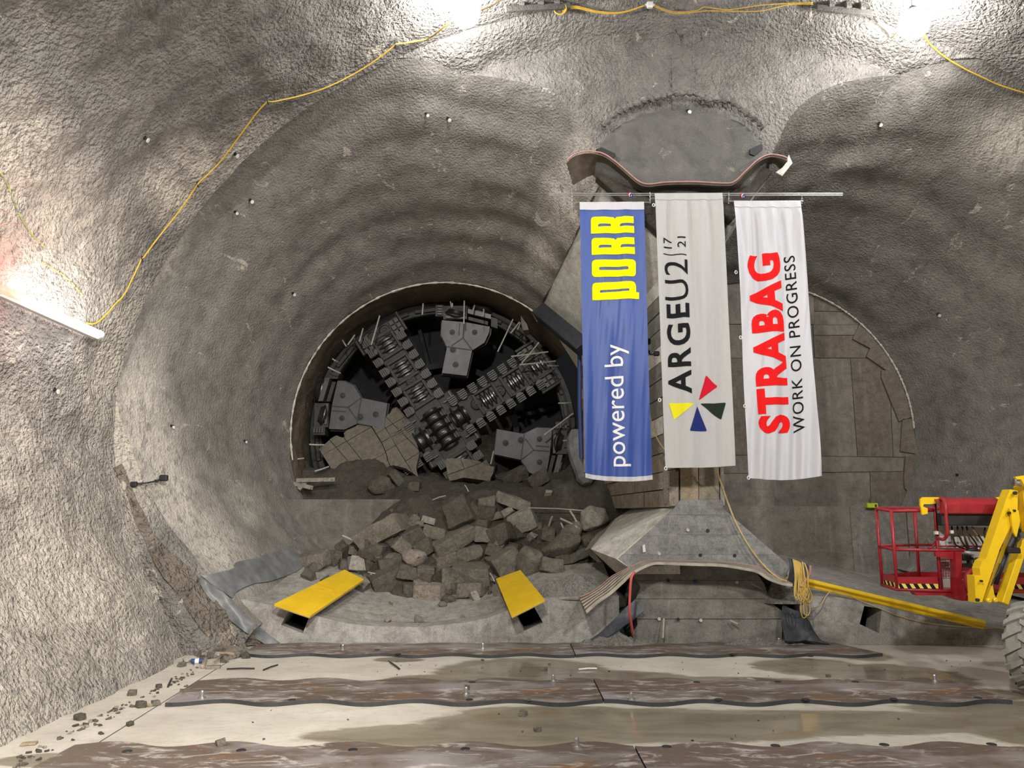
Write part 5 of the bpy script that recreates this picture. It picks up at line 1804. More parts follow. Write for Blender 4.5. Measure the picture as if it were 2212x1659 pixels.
B1_ = Banner([(1252, 437), (1391, 436), (1409, 1036), (1264, 1032)], 12.25,
            [(.040, 1.6, .15, .85, .25, .35), (.022, 5.0, .3, 1.0, .9, .35), (.05, 1.0, .55, .55, 0, .25), (.012, 3.0, .1, .1, .1, .4)], 6,
            'blue banner with yellow and white lettering, leftmost of the three on the pillar', M['bluecloth'], 0, 3, .8)
B1_.hem(0, .028, M['whitecloth'], 'white_hem'); B1_.hem(.984, 1.0, M['whitecloth'], 'white_hem')
g1 = lambda x, y: (1240 + x / 5.183, 420 + y / 5.183)
def rrect(x0, y0, x1, y1, r, corners=(1, 1, 1, 1)):
    out = []
    for (cx_, cy_, a0, on) in ((x0 + r, y0 + r, 180, corners[0]), (x1 - r, y0 + r, 270, corners[1]), (x1 - r, y1 - r, 0, corners[2]), (x0 + r, y1 - r, 90, corners[3])):
        if on:
            for k in range(6):
                a = math.radians(a0 + 90 * k / 5)
                out.append((cx_ + r * math.cos(a), cy_ + r * math.sin(a)))
        else:
            out.append((x0 if cx_ < (x0 + x1) / 2 else x1, y0 if cy_ < (y0 + y1) / 2 else y1))
    return out
def ltr(dx, dy):
    return lambda x, y: g1(x + dx, y + dy)
# fourth and third letters (same shape)
for dx, dy in ((0, 0), (8, 237)):
    f = ltr(dx, dy)
    out = [(190, 438), (188, 290), (194, 265), (210, 252), (230, 249), (440, 254), (448, 262), (457, 272), (466, 262), (476, 250), (666, 245), (669, 322), (530, 326), (518, 332), (512, 345), (514, 357), (672, 353), (675, 432)]
    hole = [(270, 361), (268, 345), (276, 333), (292, 329), (410, 330), (412, 356)]
    B1_.poly([f(*p) for p in out], M['p_yellow'], 'lettering', [[f(*p) for p in hole]])
out = rrect(200, 730, 692, 922, 42); hole = rrect(280, 812, 606, 846, 16)
B1_.poly([g1(*p) for p in out], M['p_yellow'], 'lettering', [[g1(*p) for p in hole]])
out = [(207, 1178), (204, 1040), (210, 1005), (225, 990), (250, 985), (640, 976), (670, 982), (686, 1000), (694, 1030), (696, 1095), (728, 1098), (728, 1172), (500, 1176)]
hole = [(292, 1070), (612, 1060), (614, 1085), (294, 1096)]
B1_.poly([g1(*p) for p in out], M['p_yellow'], 'lettering', [[g1(*p) for p in hole]])
B1_.text('powered by', (1350, 1003), (1343.5, 743), (-38, 0), M['p_white'], 'lettering', .002, 1.0, 'd')

B2_ = Banner([(1414, 418), (1560, 417), (1588, 1006), (1438, 1010)], 12.2,
             [(.034, 3.2, .1, .25, .1, .5), (.040, 1.7, .4, .85, .3, .4), (.014, 7, .2, .0, .2, .16)], 2,
             'off-white banner with black lettering and four coloured triangles, middle of the three', M['greycloth'], 0, 7, .2)
B2_.hem(0, .024, M['greycloth'], 'top_hem')
B2_.text('ARGE', (1492, 850), (1487, 655), (-47, 1), M['p_black'], 'lettering', .024, 1.18)
B2_.text('U2', (1486.5, 648), (1485, 561), (-49, 0), M['p_black'], 'lettering', -.001, 1.1)
B2_.poly([(1433, 547.5), (1483, 550), (1483, 552), (1433, 549.5)], M['p_black'], 'lettering')
B2_.text('17', (1452, 535.5), (1451, 513), (-18, 0), M['p_black'], 'lettering', .0, 1.0)
B2_.text('21', (1481, 535), (1480.5, 512), (-18, 0), M['p_black'], 'lettering', .0, 1.0)
def soft(tri, r=2.2):
    out = []
    for i in range(3):
        a, b, c = Vector(tri[i - 1]), Vector(tri[i]), Vector(tri[(i + 1) % 3])
        d1 = (a - b).normalized(); d2 = (c - b).normalized()
        p1, p2 = b + d1 * r * 1.3, b + d2 * r * 1.3
        out += [tuple(p1), tuple(p1.lerp(p2, .5).lerp(b, .45)), tuple(p2)]
    return out
for tri, m in ((((1525, 810), (1551, 834), (1510, 864)), 'p_crimson'), (((1445, 869.5), (1499, 871), (1457, 906)), 'p_lemon'), (((1513, 870.5), (1567, 870), (1557, 906.5)), 'p_dark'), (((1506.5, 876), (1528, 930), (1488.5, 930)), 'p_navy')):
    B2_.poly(soft(tri), M[m], 'coloured_triangle')

B3_ = Banner([(1585, 434), (1729, 435), (1773, 1028), (1617, 1032)], 12.15,
             [(.045, 2.2, .1, .3, .35, .3), (.030, 5.1, .3, .08, -.1, .2), (.065, 1.2, .5, .8, .5, .35), (.034, 5, .1, .95, 1.4, .22)], 7,
             'glossy white banner with red and black lettering, rightmost of the three', M['whitecloth'], 2, 13, 1.0)
B3_.hem(0, .022, M['whitecloth'], 'top_hem')
B3_.text('STRABAG', (1703, 931), (1678, 547), (-65, 4), M['p_red'], 'lettering', .044, 1.12)
B3_.text('WORK ON PROGRESS', (1739, 930), (1715, 552), (-21.5, 1.5), M['p_black'], 'lettering', .003, 1.12)

# the rails they hang from
def rod(name, a, b, da, db, r, mat, label, cat, **k):
    V, F = tube_vf([W(*a, da), W(*b, db)], r, 10)
    return mesh(name, V, F, mat, None, label=label, category=cat, smooth=True, **k)
t = thing('hanging_rail', 'long thin steel rail carrying the three banners under the brown rubber strip', 'rail', W(1503, 420, 12.35))
for dv, nm in ((0, 'rail_tube'), (4, 'rail_tube')):
    V, F = tube_vf([W(1186, 418 + dv, 12.33), W(1820, 418 + dv, 12.33)], .012, 8)
    mesh(nm, V, F, M['steel'], t)
for u0, u1, v in ((1237, 1405, 437), (1573, 1735, 434.5)):
    V, F = tube_vf([W(u0, v, 12.25), W(u1, v, 12.25)], .010, 8)
    mesh('cross_tube', V, F, M['steel'], t)
for u, lb in ((1235, 'leftmost steel chain on the rail, left of the blue banner'), (1404, 'steel chain between the blue and the off-white banner'), (1574, 'steel chain between the off-white and the white banner'), (1732, 'rightmost steel chain on the rail, at the white banner')):
    t = thing('steel_chain', lb, 'chain', W(u, 440, 12.3))
    n = 6 if u != 1235 else 9
    for k in range(n):
        c = W(u + (k % 2) * .5, 418 + k * 3.9, 12.29)
        ax = Vector((1, 0, 0)) if k % 2 else Vector((0, 1, 0))
        pts = [c + Vector((0, 0, .022 * math.cos(a))) + (ax * (.010 * math.sin(a))) for a in np.linspace(0, 2 * PI, 11)[:-1]]
        V, F = tube_vf(pts, .0035, 5, closed=True)
        mesh('link', V, F, M['steel'], t)
for u, v, lb in ((1360, 420, 'red white and blue strap knot on the rail above the blue banner'), (1603, 422, 'red white and blue strap knot on the rail above the white banner')):
    t = thing('strap_knot', lb, 'strap', W(u, v + 5, 12.3))
    for k, m in enumerate(('p_red', 'p_white', 'p_navy')):
        pts = [W(u, v, 12.3) + Vector((.018 * math.cos(a) + .012 * k, -.01 * k, .030 * math.sin(a) - .014 * k)) for a in np.linspace(0, 2 * PI, 12)[:-1]]
        V, F = tube_vf(pts, .008, 6, closed=True)
        mesh('strap_loop', V, F, M[m], t)
for u, v, lb in ((1412, 443, 'white clip at the upper left edge of the off-white banner'), (1425, 864, 'white clip low on the left edge of the off-white banner'), (1438, 1012, 'white clip at the bottom left corner of the off-white banner'),
                 (1590, 588, 'white clip high on the left edge of the white banner'), (1600, 729, 'white clip halfway up the left edge of the white banner'), (1609, 877, 'white clip low on the left edge of the white banner'), (1617, 1032, 'white clip at the bottom left corner of the white banner')):
    c = W(u, v, 12.15)
    pts = [c + Vector((.020 * math.cos(a), 0, .026 * math.sin(a))) for a in np.linspace(0, 2 * PI, 11)[:-1]]
    V, F = tube_vf(pts, .008, 6, closed=True)
    mesh('banner_clip', V, F, M['white'], None, label=lb, category='clip')
# ================================================================== FLOOR STEEL PLATES
def wavy(x, ph): return .085 * math.sin(2 * PI * x / 1.08 + ph)
def plate(label, xa, xb, yf, yb, ph, sl=0.0, sr=0.0, studs=()):
    """xa..xb at the front edge; sl, sr shift of the ends at the back edge"""
    n = 60
    fr = [(xa + (xb - xa) * i / n) for i in range(n + 1)]
    zt = .045
    V = []
    for i, x in enumerate(fr):
        f = i / n
        xb_ = x + sl * (1 - f) + sr * f
        for (X_, Y_) in ((x, yf + wavy(x, ph)), (xb_, yb + wavy(xb_, ph + 1.2))):
            V += [(X_, Y_, .002), (X_, Y_, zt)]
    V = [Vector(v) for v in V]
    F, FE = [], []
    for i in range(n):
        a = 4 * i; b = a + 4
        F.append((a + 1, b + 1, b + 3, a + 3))
        FE += [(a, b, b + 1, a + 1), (a + 2, a + 3, b + 3, b + 2)]
    FE += [(0, 1, 3, 2), (4 * n, 4 * n + 2, 4 * n + 3, 4 * n + 1)]
    t = thing('steel_road_plate', label, 'plate', ((xa + xb) / 2, (yf + yb) / 2, .002))
    o = mesh('plate_body', V, F + FE, [M['plate_steel'], M['plate_edge']], t)
    for i, p in enumerate(o.data.polygons):
        p.material_index = 0 if i < n else 1
    for (u, v, kind) in studs:
        c = floorpt(u, v, zt)
        if kind == 'stud':
            V, F = lathe_vf(c, (0, 0, 1), [(.045, 0), (.045, .012), (.022, .014), (.022, .07), (.018, .085), (0, .09)], 12)
            mesh('anchor_stud', V, F, M['steel'], t)
        else:
            V, F = lathe_vf(c, (0, 0, 1), [(.045, 0), (.04, .006), (.018, .004), (0, .003)], 12)
            mesh('anchor_hole', V, F, M['black'], t)
    return t
def X_(u, v): return floorpt(u, v, .045).x
plate('dark wavy-edged steel plate nearest the bench, left half', X_(522, 1412), .93, 11.95, 12.98, 0.4, -.05, 0, ((740, 1404, 'stud'), (815, 1404, 'hole'), (1043, 1401, 'stud'), (860, 1413, 'hole')))
plate('dusty wavy-edged steel plate nearest the bench, right half', .945, X_(1928, 1419), 11.95, 12.98, 0.4, 0, -.35, ((1585, 1413, 'hole'), (1683, 1390, 'stud'), (1750, 1418, 'hole')))
plate('rusty wavy-edged steel plate in the middle row, left half', X_(360, 1516), 1.02, 9.05, 10.2, 1.6, -.10, 0, ((436, 1508, 'stud'), (1007, 1500, 'stud'), (1020, 1474, 'hole'), (630, 1512, 'hole'), (1014, 1512, 'hole')))
plate('rusty streaked wavy-edged steel plate in the middle row, right half', 1.035, X_(2183, 1511), 9.05, 10.2, 1.6, 0, -.1, ((1195, 1472, 'stud'), (1364, 1512, 'stud'), (1505, 1474, 'hole'), (1680, 1473, 'hole'), (1552, 1511, 'hole'), (1740, 1511, 'hole'), (1930, 1510, 'hole'), (1848, 1473, 'hole'), (2020, 1472, 'stud'), (2113, 1508, 'hole')))
plate('grey dusty wavy-edged steel plate at the bottom of the view, left half', -3.95, 1.09, 6.2, 7.42, 2.6, 0, 0, ((275, 1623, 'hole'), (521, 1621, 'hole'), (762, 1620, 'hole'), (1005, 1618, 'hole')))
plate('brown streaked wavy-edged steel plate at the bottom of the view, right half', 1.105, 6.4, 6.2, 7.42, 2.6, 0, 0, ((1246, 1614, 'stud'), (1440, 1613, 'hole'), (1675, 1611, 'hole'), (1910, 1609, 'hole'), (2142, 1608, 'hole')))
# saw joint in the slab
a, b = floorpt(185, 1622), floorpt(492, 1430)
V, F = beam_vf(a + Vector((0, 0, .001)), b + Vector((0, 0, .001)), .012, .002, (0, 0, 1))
mesh('trim_6', V, F, M['mud'], None, (0, 0, 0), kind='structure')

# ================================================================== YELLOW BOARDS AND BEAM
def board(label, P4, th, joint=None):
    """P4: four world corners of the top face"""
    t = thing('formwork_board', label, 'board', min(P4, key=lambda p: p.z) - Vector((0, 0, th)))
    n = (P4[1] - P4[0]).cross(P4[3] - P4[0]).normalized()
    if n.z < 0: n = -n
    qs = [P4]
    if joint:
        j = joint
        a = P4[0].lerp(P4[3], j); b = P4[1].lerp(P4[2], j)
        a2 = P4[0].lerp(P4[3], j + .012); b2 = P4[1].lerp(P4[2], j + .012)
        qs = [[P4[0], P4[1], b, a], [a2, b2, P4[2], P4[3]]]
    for i, q in enumerate(qs):
        off = n * (.006 if i else 0)
        V, F = prism_vf([p + off for p in q], -n * th)
        mesh('board_panel', V, F, M['yellow'], t)
        V, F = prism_vf([p - n * (th + .001) for p in q], -n * .012)
        mesh('edge_ply', V, F, M['wood2'], t)
    return t
board('wide yellow board lying down from the rubble over the left slot of the bench', [W(593, 1304, 12.65), W(670, 1330, 12.55), W(786, 1252, 14.6), W(744, 1231, 14.9)], .035, .56)
board('narrow yellow board lying down from the rubble over the right slot of the bench', [W(1104, 1330, 12.4), W(1176, 1294, 12.55), W(1124, 1231, 14.5), W(1071, 1250, 14.4)], .035)
t = thing('timber_beam', 'long yellow timber I-beam lying slanted over the right bench', 'beam', W(1930, 1320, 12.9))
a, b = W(1741, 1258, 13.2), W(2126, 1350, 12.8)
d_ = (b - a).normalized(); n_ = Vector((0, -.6, .8)); n_ = (n_ - d_ * n_.dot(d_)).normalized()
for off, w, h, nm in ((.045, .075, .034, 'flange'), (-.045, .075, .034, 'flange'), (0, .03, .08, 'web')):
    V, F = beam_vf(a + n_ * off, b + n_ * off, w, h, n_, .004)
    mesh(nm, V, F, M['yellow2'], t)

# ================================================================== CABLES
def wall_path(pts, off=.05, sub=6):
    return smooth_path([on_wall(u, v, off)[0] for u, v in pts], sub)
def cable(label, pts, r, mat, name='cable', cat='cable', **k):
    V, F = tube_vf(pts, r, 7)
    return mesh(name, V, F, mat, None, smooth=True, label=label, category=cat, **k)
LP1, LP2 = W(1005, 26, 11.0), W(1974, 52, 11.2)
seg = [(180, 697), (200, 696), (225, 676), (243, 655), (262, 635), (280, 600), (302, 556)]
p = wall_path(seg, .05)
p += wall_path([(302, 556), (330, 515), (370, 463), (400, 425), (422, 394)], .07)[1:]
p += wall_path([(422, 394), (470, 345), (520, 280), (548, 240), (572, 213)], .06)[1:]
p += wall_path([(572, 213), (640, 200), (700, 180), (760, 150), (810, 118), (849, 87)], .09)[1:]
p += wall_path([(849, 87), (880, 84), (920, 76)], .08)[1:]
p += smooth_path([p[-1], W(945, 70, 11.0), LP1 + Vector((0, 0, .05))], 4)[1:]
cable('yellow power cable clipped up the left wall from tube light to left ceiling lamp', p, .012, M['cable'])
for u, v, i in ((302, 556, 'lowest'), (422, 394, 'second lowest'), (572, 213, 'second highest'), (849, 87, 'highest')):
    q, n = on_wall(u, v, .06)
    V, F = tube_vf([q + Vector((.02, 0, -.05)), q, q + Vector((0, 0, .05))], .012, 6)
    mesh('cable_clip', V, F, M['black'], None, label=i + ' black clip of the yellow cable on the left wall', category='clip')
p = [W(1058, 0, 10.9), W(1120, -30, 11.0)]
cable('yellow cable rising from the left ceiling lamp out of view', smooth_path([LP1, W(1045, 20, 10.7), W(1085, -2, 10.8), W(1130, -40, 10.9)], 5), .012, M['cablepale'])
for k, dv in enumerate((0, 2.5, 4.5)):
    p = wall_path([(1212, 6 + dv), (1240, 14 + dv), (1290, 20 + dv * .8), (1340, 20 + dv * .5), (1390, 12 + dv * .3)], .12)
    cable('%s yellow cable strand sagging between the coil and the white junction box' % ('uppermost', 'middle', 'lowest')[k], p, .008, M['cable'], group='cable strands left of the junction box')
for k, dv in enumerate((0, 3)):
    p = wall_path([(1410, 11 + dv), (1450, 19 + dv), (1500, 20 + dv), (1520, 14 + dv), (1570, 15 + dv), (1640, 14 + dv), (1700, 8 + dv), (1760, -6 + dv)], .12)
    cable('%s yellow cable strand running right from the white junction box' % ('upper', 'lower')[k], p, .008, M['cable'], group='cable strands right of the junction box')
c, n = on_wall(1206, 10, .10)
t = thing('cable_coil', 'yellow cable coil hanging from the crown at the top edge', 'cable coil', c)
for k in range(6):
    rr = .075 + .007 * k
    pts = [c + Vector((rr * math.cos(a) + .006 * math.sin(k * 2), -.012 * k, rr * 1.05 * math.sin(a) - .004 * k)) for a in np.linspace(0, 2 * PI, 25)[:-1]]
    V, F = tube_vf(pts, .009, 6, closed=True)
    mesh('cable_loop', V, F, M['cable'], t, smooth=True)
c, n = on_wall(1401, 11, .10)
t = thing('junction_box', 'small white junction box hanging on the cables under the crown', 'junction box', c)
V, F = bbox_vf(c, (.055, 0, 0), (0, .04, 0), (0, 0, .055), .018); mesh('box_body', V, F, M['white'], t)
for s in (-1, 1):
    V, F = lathe_vf(c + Vector((s * .05, 0, 0)), (s, 0, 0), [(.022, 0), (.022, .03), (.014, .035), (0, .035)], 10); mesh('cable_gland', V, F, M['white'], t)
p = wall_path([(1886, -8), (1893, 14), (1905, 40), (1916, 68), (1926, 78)], .1)
cable('yellow cable coming down from the top edge to the right ceiling lamp', p + [LP2 + Vector((-.1, 0, -.02))], .012, M['cablepale'])
p = wall_path([(2005, 95), (2040, 118), (2080, 142), (2120, 162), (2160, 180), (2225, 200)], .10)
cable('yellow power cable running right from the right ceiling lamp', [LP2 + Vector((.05, 0, -.05))] + p, .013, M['cable'])
# hose and cable at the pillar
cable('red hose hanging from the striped rubber strip to the floor at the pillar block', smooth_path([W(1371, 1236, 12.2), W(1364, 1248, 12.15), W(1361, 1280, 12.15), W(1360, 1320, 12.2), W(1364, 1350, 12.4), W(1368, 1372, 12.6)], 6), .021, M['pink'], 'hose', 'hose')
cable('pale yellow cable running from under the off-white banner down across the pillar foot', smooth_path([W(1545, 1000, 12.5), W(1549, 1018, 12.55), W(1560, 1050, 12.7), W(1572, 1085, 12.75), W(1590, 1130, 12.75), W(1618, 1180, 12.72), W(1650, 1222, 12.7), W(1680, 1248, 12.6), W(1700, 1256, 12.5)], 6), .016, M['cablepale'])
cable('thin pale cable seen between the blue and the off-white banner', smooth_path([W(1396, 864, 12.6), W(1402, 890, 12.6), W(1412, 930, 12.6), W(1424, 955, 12.55), W(1436, 972, 12.5)], 6), .011, M['cablepale'])
t = thing('wire_bundle', 'bundle of yellow wires draped over the dark rubber offcut right of the pillar', 'wires', W(1725, 1335, 12.35))
for k in range(11):
    u0 = 1713 + k * 1.5 + (6 if k > 8 else 0); v0 = 1208 + k * .6
    um, vb = 1717 + k * 2.2 + rnd.uniform(-2, 2), (1292, 1296, 1288, 1298, 1285, 1300, 1292, 1335, 1296, 1330, 1302)[k]
    pts = [W(u0, v0, 12.55), W(u0 + 3, v0 + 20, 12.48), W((u0 + um) / 2 + 3, (v0 + vb) / 2, 12.42), W(um, vb - 12, 12.40), W(um + 4 + k * .4, vb, 12.40), W(um + 9 + k * .5, vb - 14, 12.42), W(u0 + 12, (v0 + vb) / 2 + 8, 12.45), W(u0 + 4 + k * .8, v0 + 24, 12.5), W(u0 + 4, v0 + 2, 12.56)]
    V, F = tube_vf(smooth_path(pts, 5), .008, 6)
    mesh('wire_loop', V, F, M['cable' if k % 3 else 'cablepale'], t, smooth=True)
cable('thin yellow wire trailing from the wire bundle along the lip of the right bench', smooth_path([W(1730, 1292, 12.45), W(1742, 1308, 12.5), W(1757, 1313, 12.7), W(1772, 1307, 12.85), W(1785, 1287, 12.95), W(1797, 1278, 12.97)] +
      [W(u, v, 12.97) for u, v in ((1830, 1284), (1862, 1299), (1905, 1316), (1940, 1330), (1990, 1343), (2050, 1352), (2120, 1356), (2180, 1358))], 5), .008, M['cablepale'])

# ================================================================== LAMPS
def site_lamp(p, label, power, aim):
    t = thing('site_lamp', label, 'lamp', p - Vector((0, 0, .2)))
    ax = (Vector(aim) - p).normalized()
    V, F = lathe_vf(p, (0, 0, 1), [(.235 * math.sin(k * PI / 14), -.235 * math.cos(k * PI / 14)) for k in range(13)], 28)
    mesh('lamp_globe', V, F, M['lampglass'], t, smooth=True)
    V, F = lathe_vf(p, (0, 0, 1), [(.0, .30), (.05, .30), (.07, .27), (.105, .235), (.10, .215), (0, .21)], 24)
    mesh('lamp_cap', V, F, M['black'], t)
    V, F = tube_vf([p + Vector((0, 0, .3)), p + Vector((0, 0, .5))], .012, 6)
    mesh('lamp_hanger', V, F, M['steel'], t)
site_lamp(LP1, 'glaring round work lamp under the crown, the left of the two', 620, (0, 3, 1))
site_lamp(LP2, 'glaring round work lamp under the crown, the right of the two', 560, (1.5, 3, 1))
# tube light on the left wall
ta, tb = W(-40, 612, 7.2), W(186, 716, 8.7)
on_ = on_wall(90, 672, 0)[0]
ta, tb = on_wall(-30, 612, .20)[0], on_wall(186, 716, .20)[0]
t = thing('tube_light', 'long glowing white and red tube light on the left wall', 'lamp', (ta + tb) / 2 - Vector((0, 0, .1)))
sp = ta.lerp(tb, .16)
for a, b, m, nm in ((sp, tb, 'tubeglass', 'white_tube'), (ta, sp, 'tubered', 'red_tube')):
    V, F = tube_vf([a, b], .052, 14); mesh(nm, V, F, M[m], t, smooth=True)
off = Vector((-.05, .02, -.05))
V, F = beam_vf(ta + off, tb + off, .10, .05, (0, 0, 1), .01); mesh('tube_tray', V, F, M['white'], t)
for a in (tb,):
    d_ = (tb - ta).normalized(); V, F = lathe_vf(tb, d_, [(0, .0), (.06, 0), (.06, .05), (0, .06)], 14); mesh('end_cap', V, F, M['white'], t)
dd_ = (tb - ta)
for k in range(5):
    q = ta.lerp(tb, (k + .5) / 5)
    lamp('tube_light_glow', 'POINT', tuple(q + Vector((.16, -.05, 0))), 13 if k else 16, (1, .95, .92) if k else (1, .12, .08), .10)

# ================================================================== CLAMPS, BOLTS AND MARKS ON THE WALLS
def clamp_arm(label, pts, d):
    """black scaffold clamp arm: pts px; stands off the wall"""
    w = [on_wall(u, v, o)[0] if d is None else W(u, v, d) for (u, v, o) in pts]
    t = thing('clamp_arm', label, 'clamp', w[0])
    V, F = tube_vf(w, .014, 7); mesh('arm_tube', V, F, M['black'], t)
    for q, s in ((w[0], .05), (w[-1], .065), (w[len(w) // 2], .03)):
        V, F = bbox_vf(q, (s, 0, 0), (0, s * .7, 0), (0, 0, s * .8), s * .3); mesh('clamp_block', V, F, M['black'], t)
    return t
clamp_arm('black jointed clamp arm with a small box on the left wall, lower part', [(285, 1049, .06), (308, 1047, .09), (325, 1045, .12), (336, 1040, .16)], None)
clamp_arm('black jointed clamp arm between the blue and the off-white banner', [(1418, 764, 0), (1405, 766, 0), (1400, 760, 0), (1397, 738, 0)], 12.7)
def anchor(u, v, label, mat='steel', s=1.0):
    q, n = on_wall(u, v, .0)
    t = thing('anchor_bolt', label, 'bolt', q)
    V, F = lathe_vf(q, n, [(.0, .012), (.03 * s, .012), (.03 * s, .0), (.012 * s, .012), (.012 * s, .06), (0, .06)], 12)
    mesh('bolt_shank', V, F, M['black' if mat == 'steel' else mat], t)
    V, F = lathe_vf(q + n * .02 + Vector((.03, 0, -.03)), n, [(0, 0), (.034 * s, 0), (.034 * s, .010), (0, .010)], 14)
    mesh('washer_plate', V, F, M['white' if mat == 'steel' else mat], t)
for u, v, l in ((117, 841, 'black bolt with white washer on the left wall below the tube light'), (312, 297, 'bolt with white washer high on the left wall'), (632, 633, 'black and white bolt inside the left tunnel, left of the machine'),
                (967, 255, 'pale octagonal bolt on the left tunnel roof'), (540, 432, 'pale round washer on the left tunnel roof'), (507, 332, 'dark bolt near the yellow cable bend on the left wall'),
                (1899, 266, 'bolt with a ring on the right tunnel roof'), (2027, 678, 'black and white bolt on the right tunnel wall'), (2068, 1026, 'pale round cap on the right tunnel wall above the red basket'),
                (527, 952, 'small pale bolt on the left tunnel side'), (369, 920, 'small dark bolt on the left wall, middle height'), (507, 457, 'small dark bolt with pale washer under the round washer'), (920, 245, 'tiny pale bolt left of the octagonal one'),
                (1485, 240, 'grey round cap above the smooth patch over the pillar')):
    anchor(u, v, l, 'steel', .8 if 'small' in l or 'tiny' in l else 1.0)
# lime green survey box on the step wall
c = W(1883, 1092, 16.4)
t = thing('survey_target', 'small lime green box with thin black antenna on the step wall of the right tunnel', 'box', c - Vector((0, 0, .06)))
V, F = bbox_vf(c, (.115, 0, 0), (0, .05, 0), (0, 0, .05), .01); mesh('target_box', V, F, M['lime'], t)
V, F = bbox_vf(c + Vector((.06, -.055, -.005)), (.02, 0, 0), (0, .008, 0), (0, 0, .025), .004); mesh('target_mark', V, F, M['black'], t)
V, F = tube_vf([c + Vector((-.04, 0, .05)), c + Vector((-.04, 0, .14))], .006, 6); mesh('antenna', V, F, M['black'], t)
V, F = bbox_vf(W(1696, 1248, 12.9), (.035, 0, 0), (0, .02, 0), (0, 0, .022), .004)
mesh('yellow_block', V, F, M['yellow2'], None, label='tiny yellow block beside the dark rubber offcut', category='block')
# yellow-green sprayed survey lines on the left wall (thin paint)
def spray(pts, w, label):
    V, F = [], []
    P_ = smooth_path([Vector((u, v, 0)) for u, v in pts], 14)
    for i, q in enumerate(P_):
        t_ = (P_[min(i + 1, len(P_) - 1)] - P_[max(i - 1, 0)]).normalized()
        nn = Vector((-t_.y, t_.x, 0))
        ww = w * (.5 + .5 * abs(math.sin(i * 1.3)) + .3 * rnd.random())
        for s in (-1, 0, 1):
            p_, n_ = on_wall(q.x + nn.x * ww * s, q.y + nn.y * ww * s, .014)
            V.append(p_)
    for i in range(len(P_) - 1):
        if i % 7 == 6: continue
        for s in range(2):
            a = i * 3 + s
            F.append((a, a + 1, a + 4, a + 3))
    mesh('spray_paint_line', V, F, M['spray'], None, label=label, category='paint mark')
M['spray'] = mat_plain('yellow_green_spray', (0.50, 0.50, 0.06), .8, 0, .3, .3, 30, 0, .55, (.33, .32, .27))
spray([(0, 372), (15, 400), (30, 440), (48, 478), (72, 512), (100, 538)], 2.0, 'upper yellow-green spray paint line on the left wall')
spray([(88, 566), (112, 580), (140, 598), (162, 620), (178, 640)], 1.8, 'lower yellow-green spray paint line just above the tube light')
# stub beams at the very top
for (u0, v0, u1, v1, lb) in ((1086, 8, 1228, 14, 'grey channel under the crown at the top edge, right of the left lamp'), (1768, 4, 1892, 16, 'grey channel under the crown at the top edge, left of the right lamp')):
    a, b = on_wall(u0, v0, .12)[0], on_wall(u1, v1, .12)[0]
    t = thing('ceiling_channel', lb, 'channel', (a + b) / 2)
    V, F = beam_vf(a, b, .07, .10, (0, 0, 1), .006); mesh('channel_body', V, F, M['plate'], t)
    for k in (.25, .55, .8):
        q = a.lerp(b, k) + Vector((0, -.02, .09)); V, F = bbox_vf(q, (.05, 0, 0), (0, .05, 0), (0, 0, .06), .01); mesh('channel_bracket', V, F, M['plate'], t)
# black pieces put in for the shade of slots beside the strip
for pts, lb in ((((1288, 322), (1300, 318), (1330, 332), (1322, 346), (1306, 342)), 'dark slot in the smooth patch above the left end of the brown strip'), (((1620, 322), (1646, 310), (1648, 322), (1630, 336), (1620, 332)), 'dark slot in the smooth patch above the right end of the brown strip')):
    V, F = prism_vf([W(u, v, 12.5) for u, v in pts], (0, .12, 0))
    mesh('recess_lining', V, F, M['black'], None, label=lb, category='slot')

# ================================================================== LOOSE THINGS ON THE FLOOR
def fl(u, v, z=0): return floorpt(u, v, z)
stone_me = []
for k in range(5):
    me = rock_mesh(.12, .08, .10, 'block', 600 + k); me.materials.append(M['rock%d' % (0, 1, 2, 0, 1)[k]]); stone_me.append(me)
pile = []
for k in range(95):
    u = rnd.gauss(470, 32); v = rnd.gauss(1410, 9)
    if not (405 < u < 545 and 1390 < v < 1432): continue
    p_ = fl(u, v)
    o = bpy.data.objects.new('rubble_stone', stone_me[k % 5])
    link(o, None, p_ + Vector((0, 0, .03 + .10 * math.exp(-((u - 475) / 35) ** 2 - ((v - 1402) / 9) ** 2))), label='small grey stone in the debris pile at the foot of the left wall', category='stone', group='stones in the debris pile')
    s = rnd.uniform(.4, 1.25); o.scale = (s, s, s); o.rotation_euler = (rnd.uniform(0, 6), rnd.uniform(0, 6), rnd.uniform(0, 6))
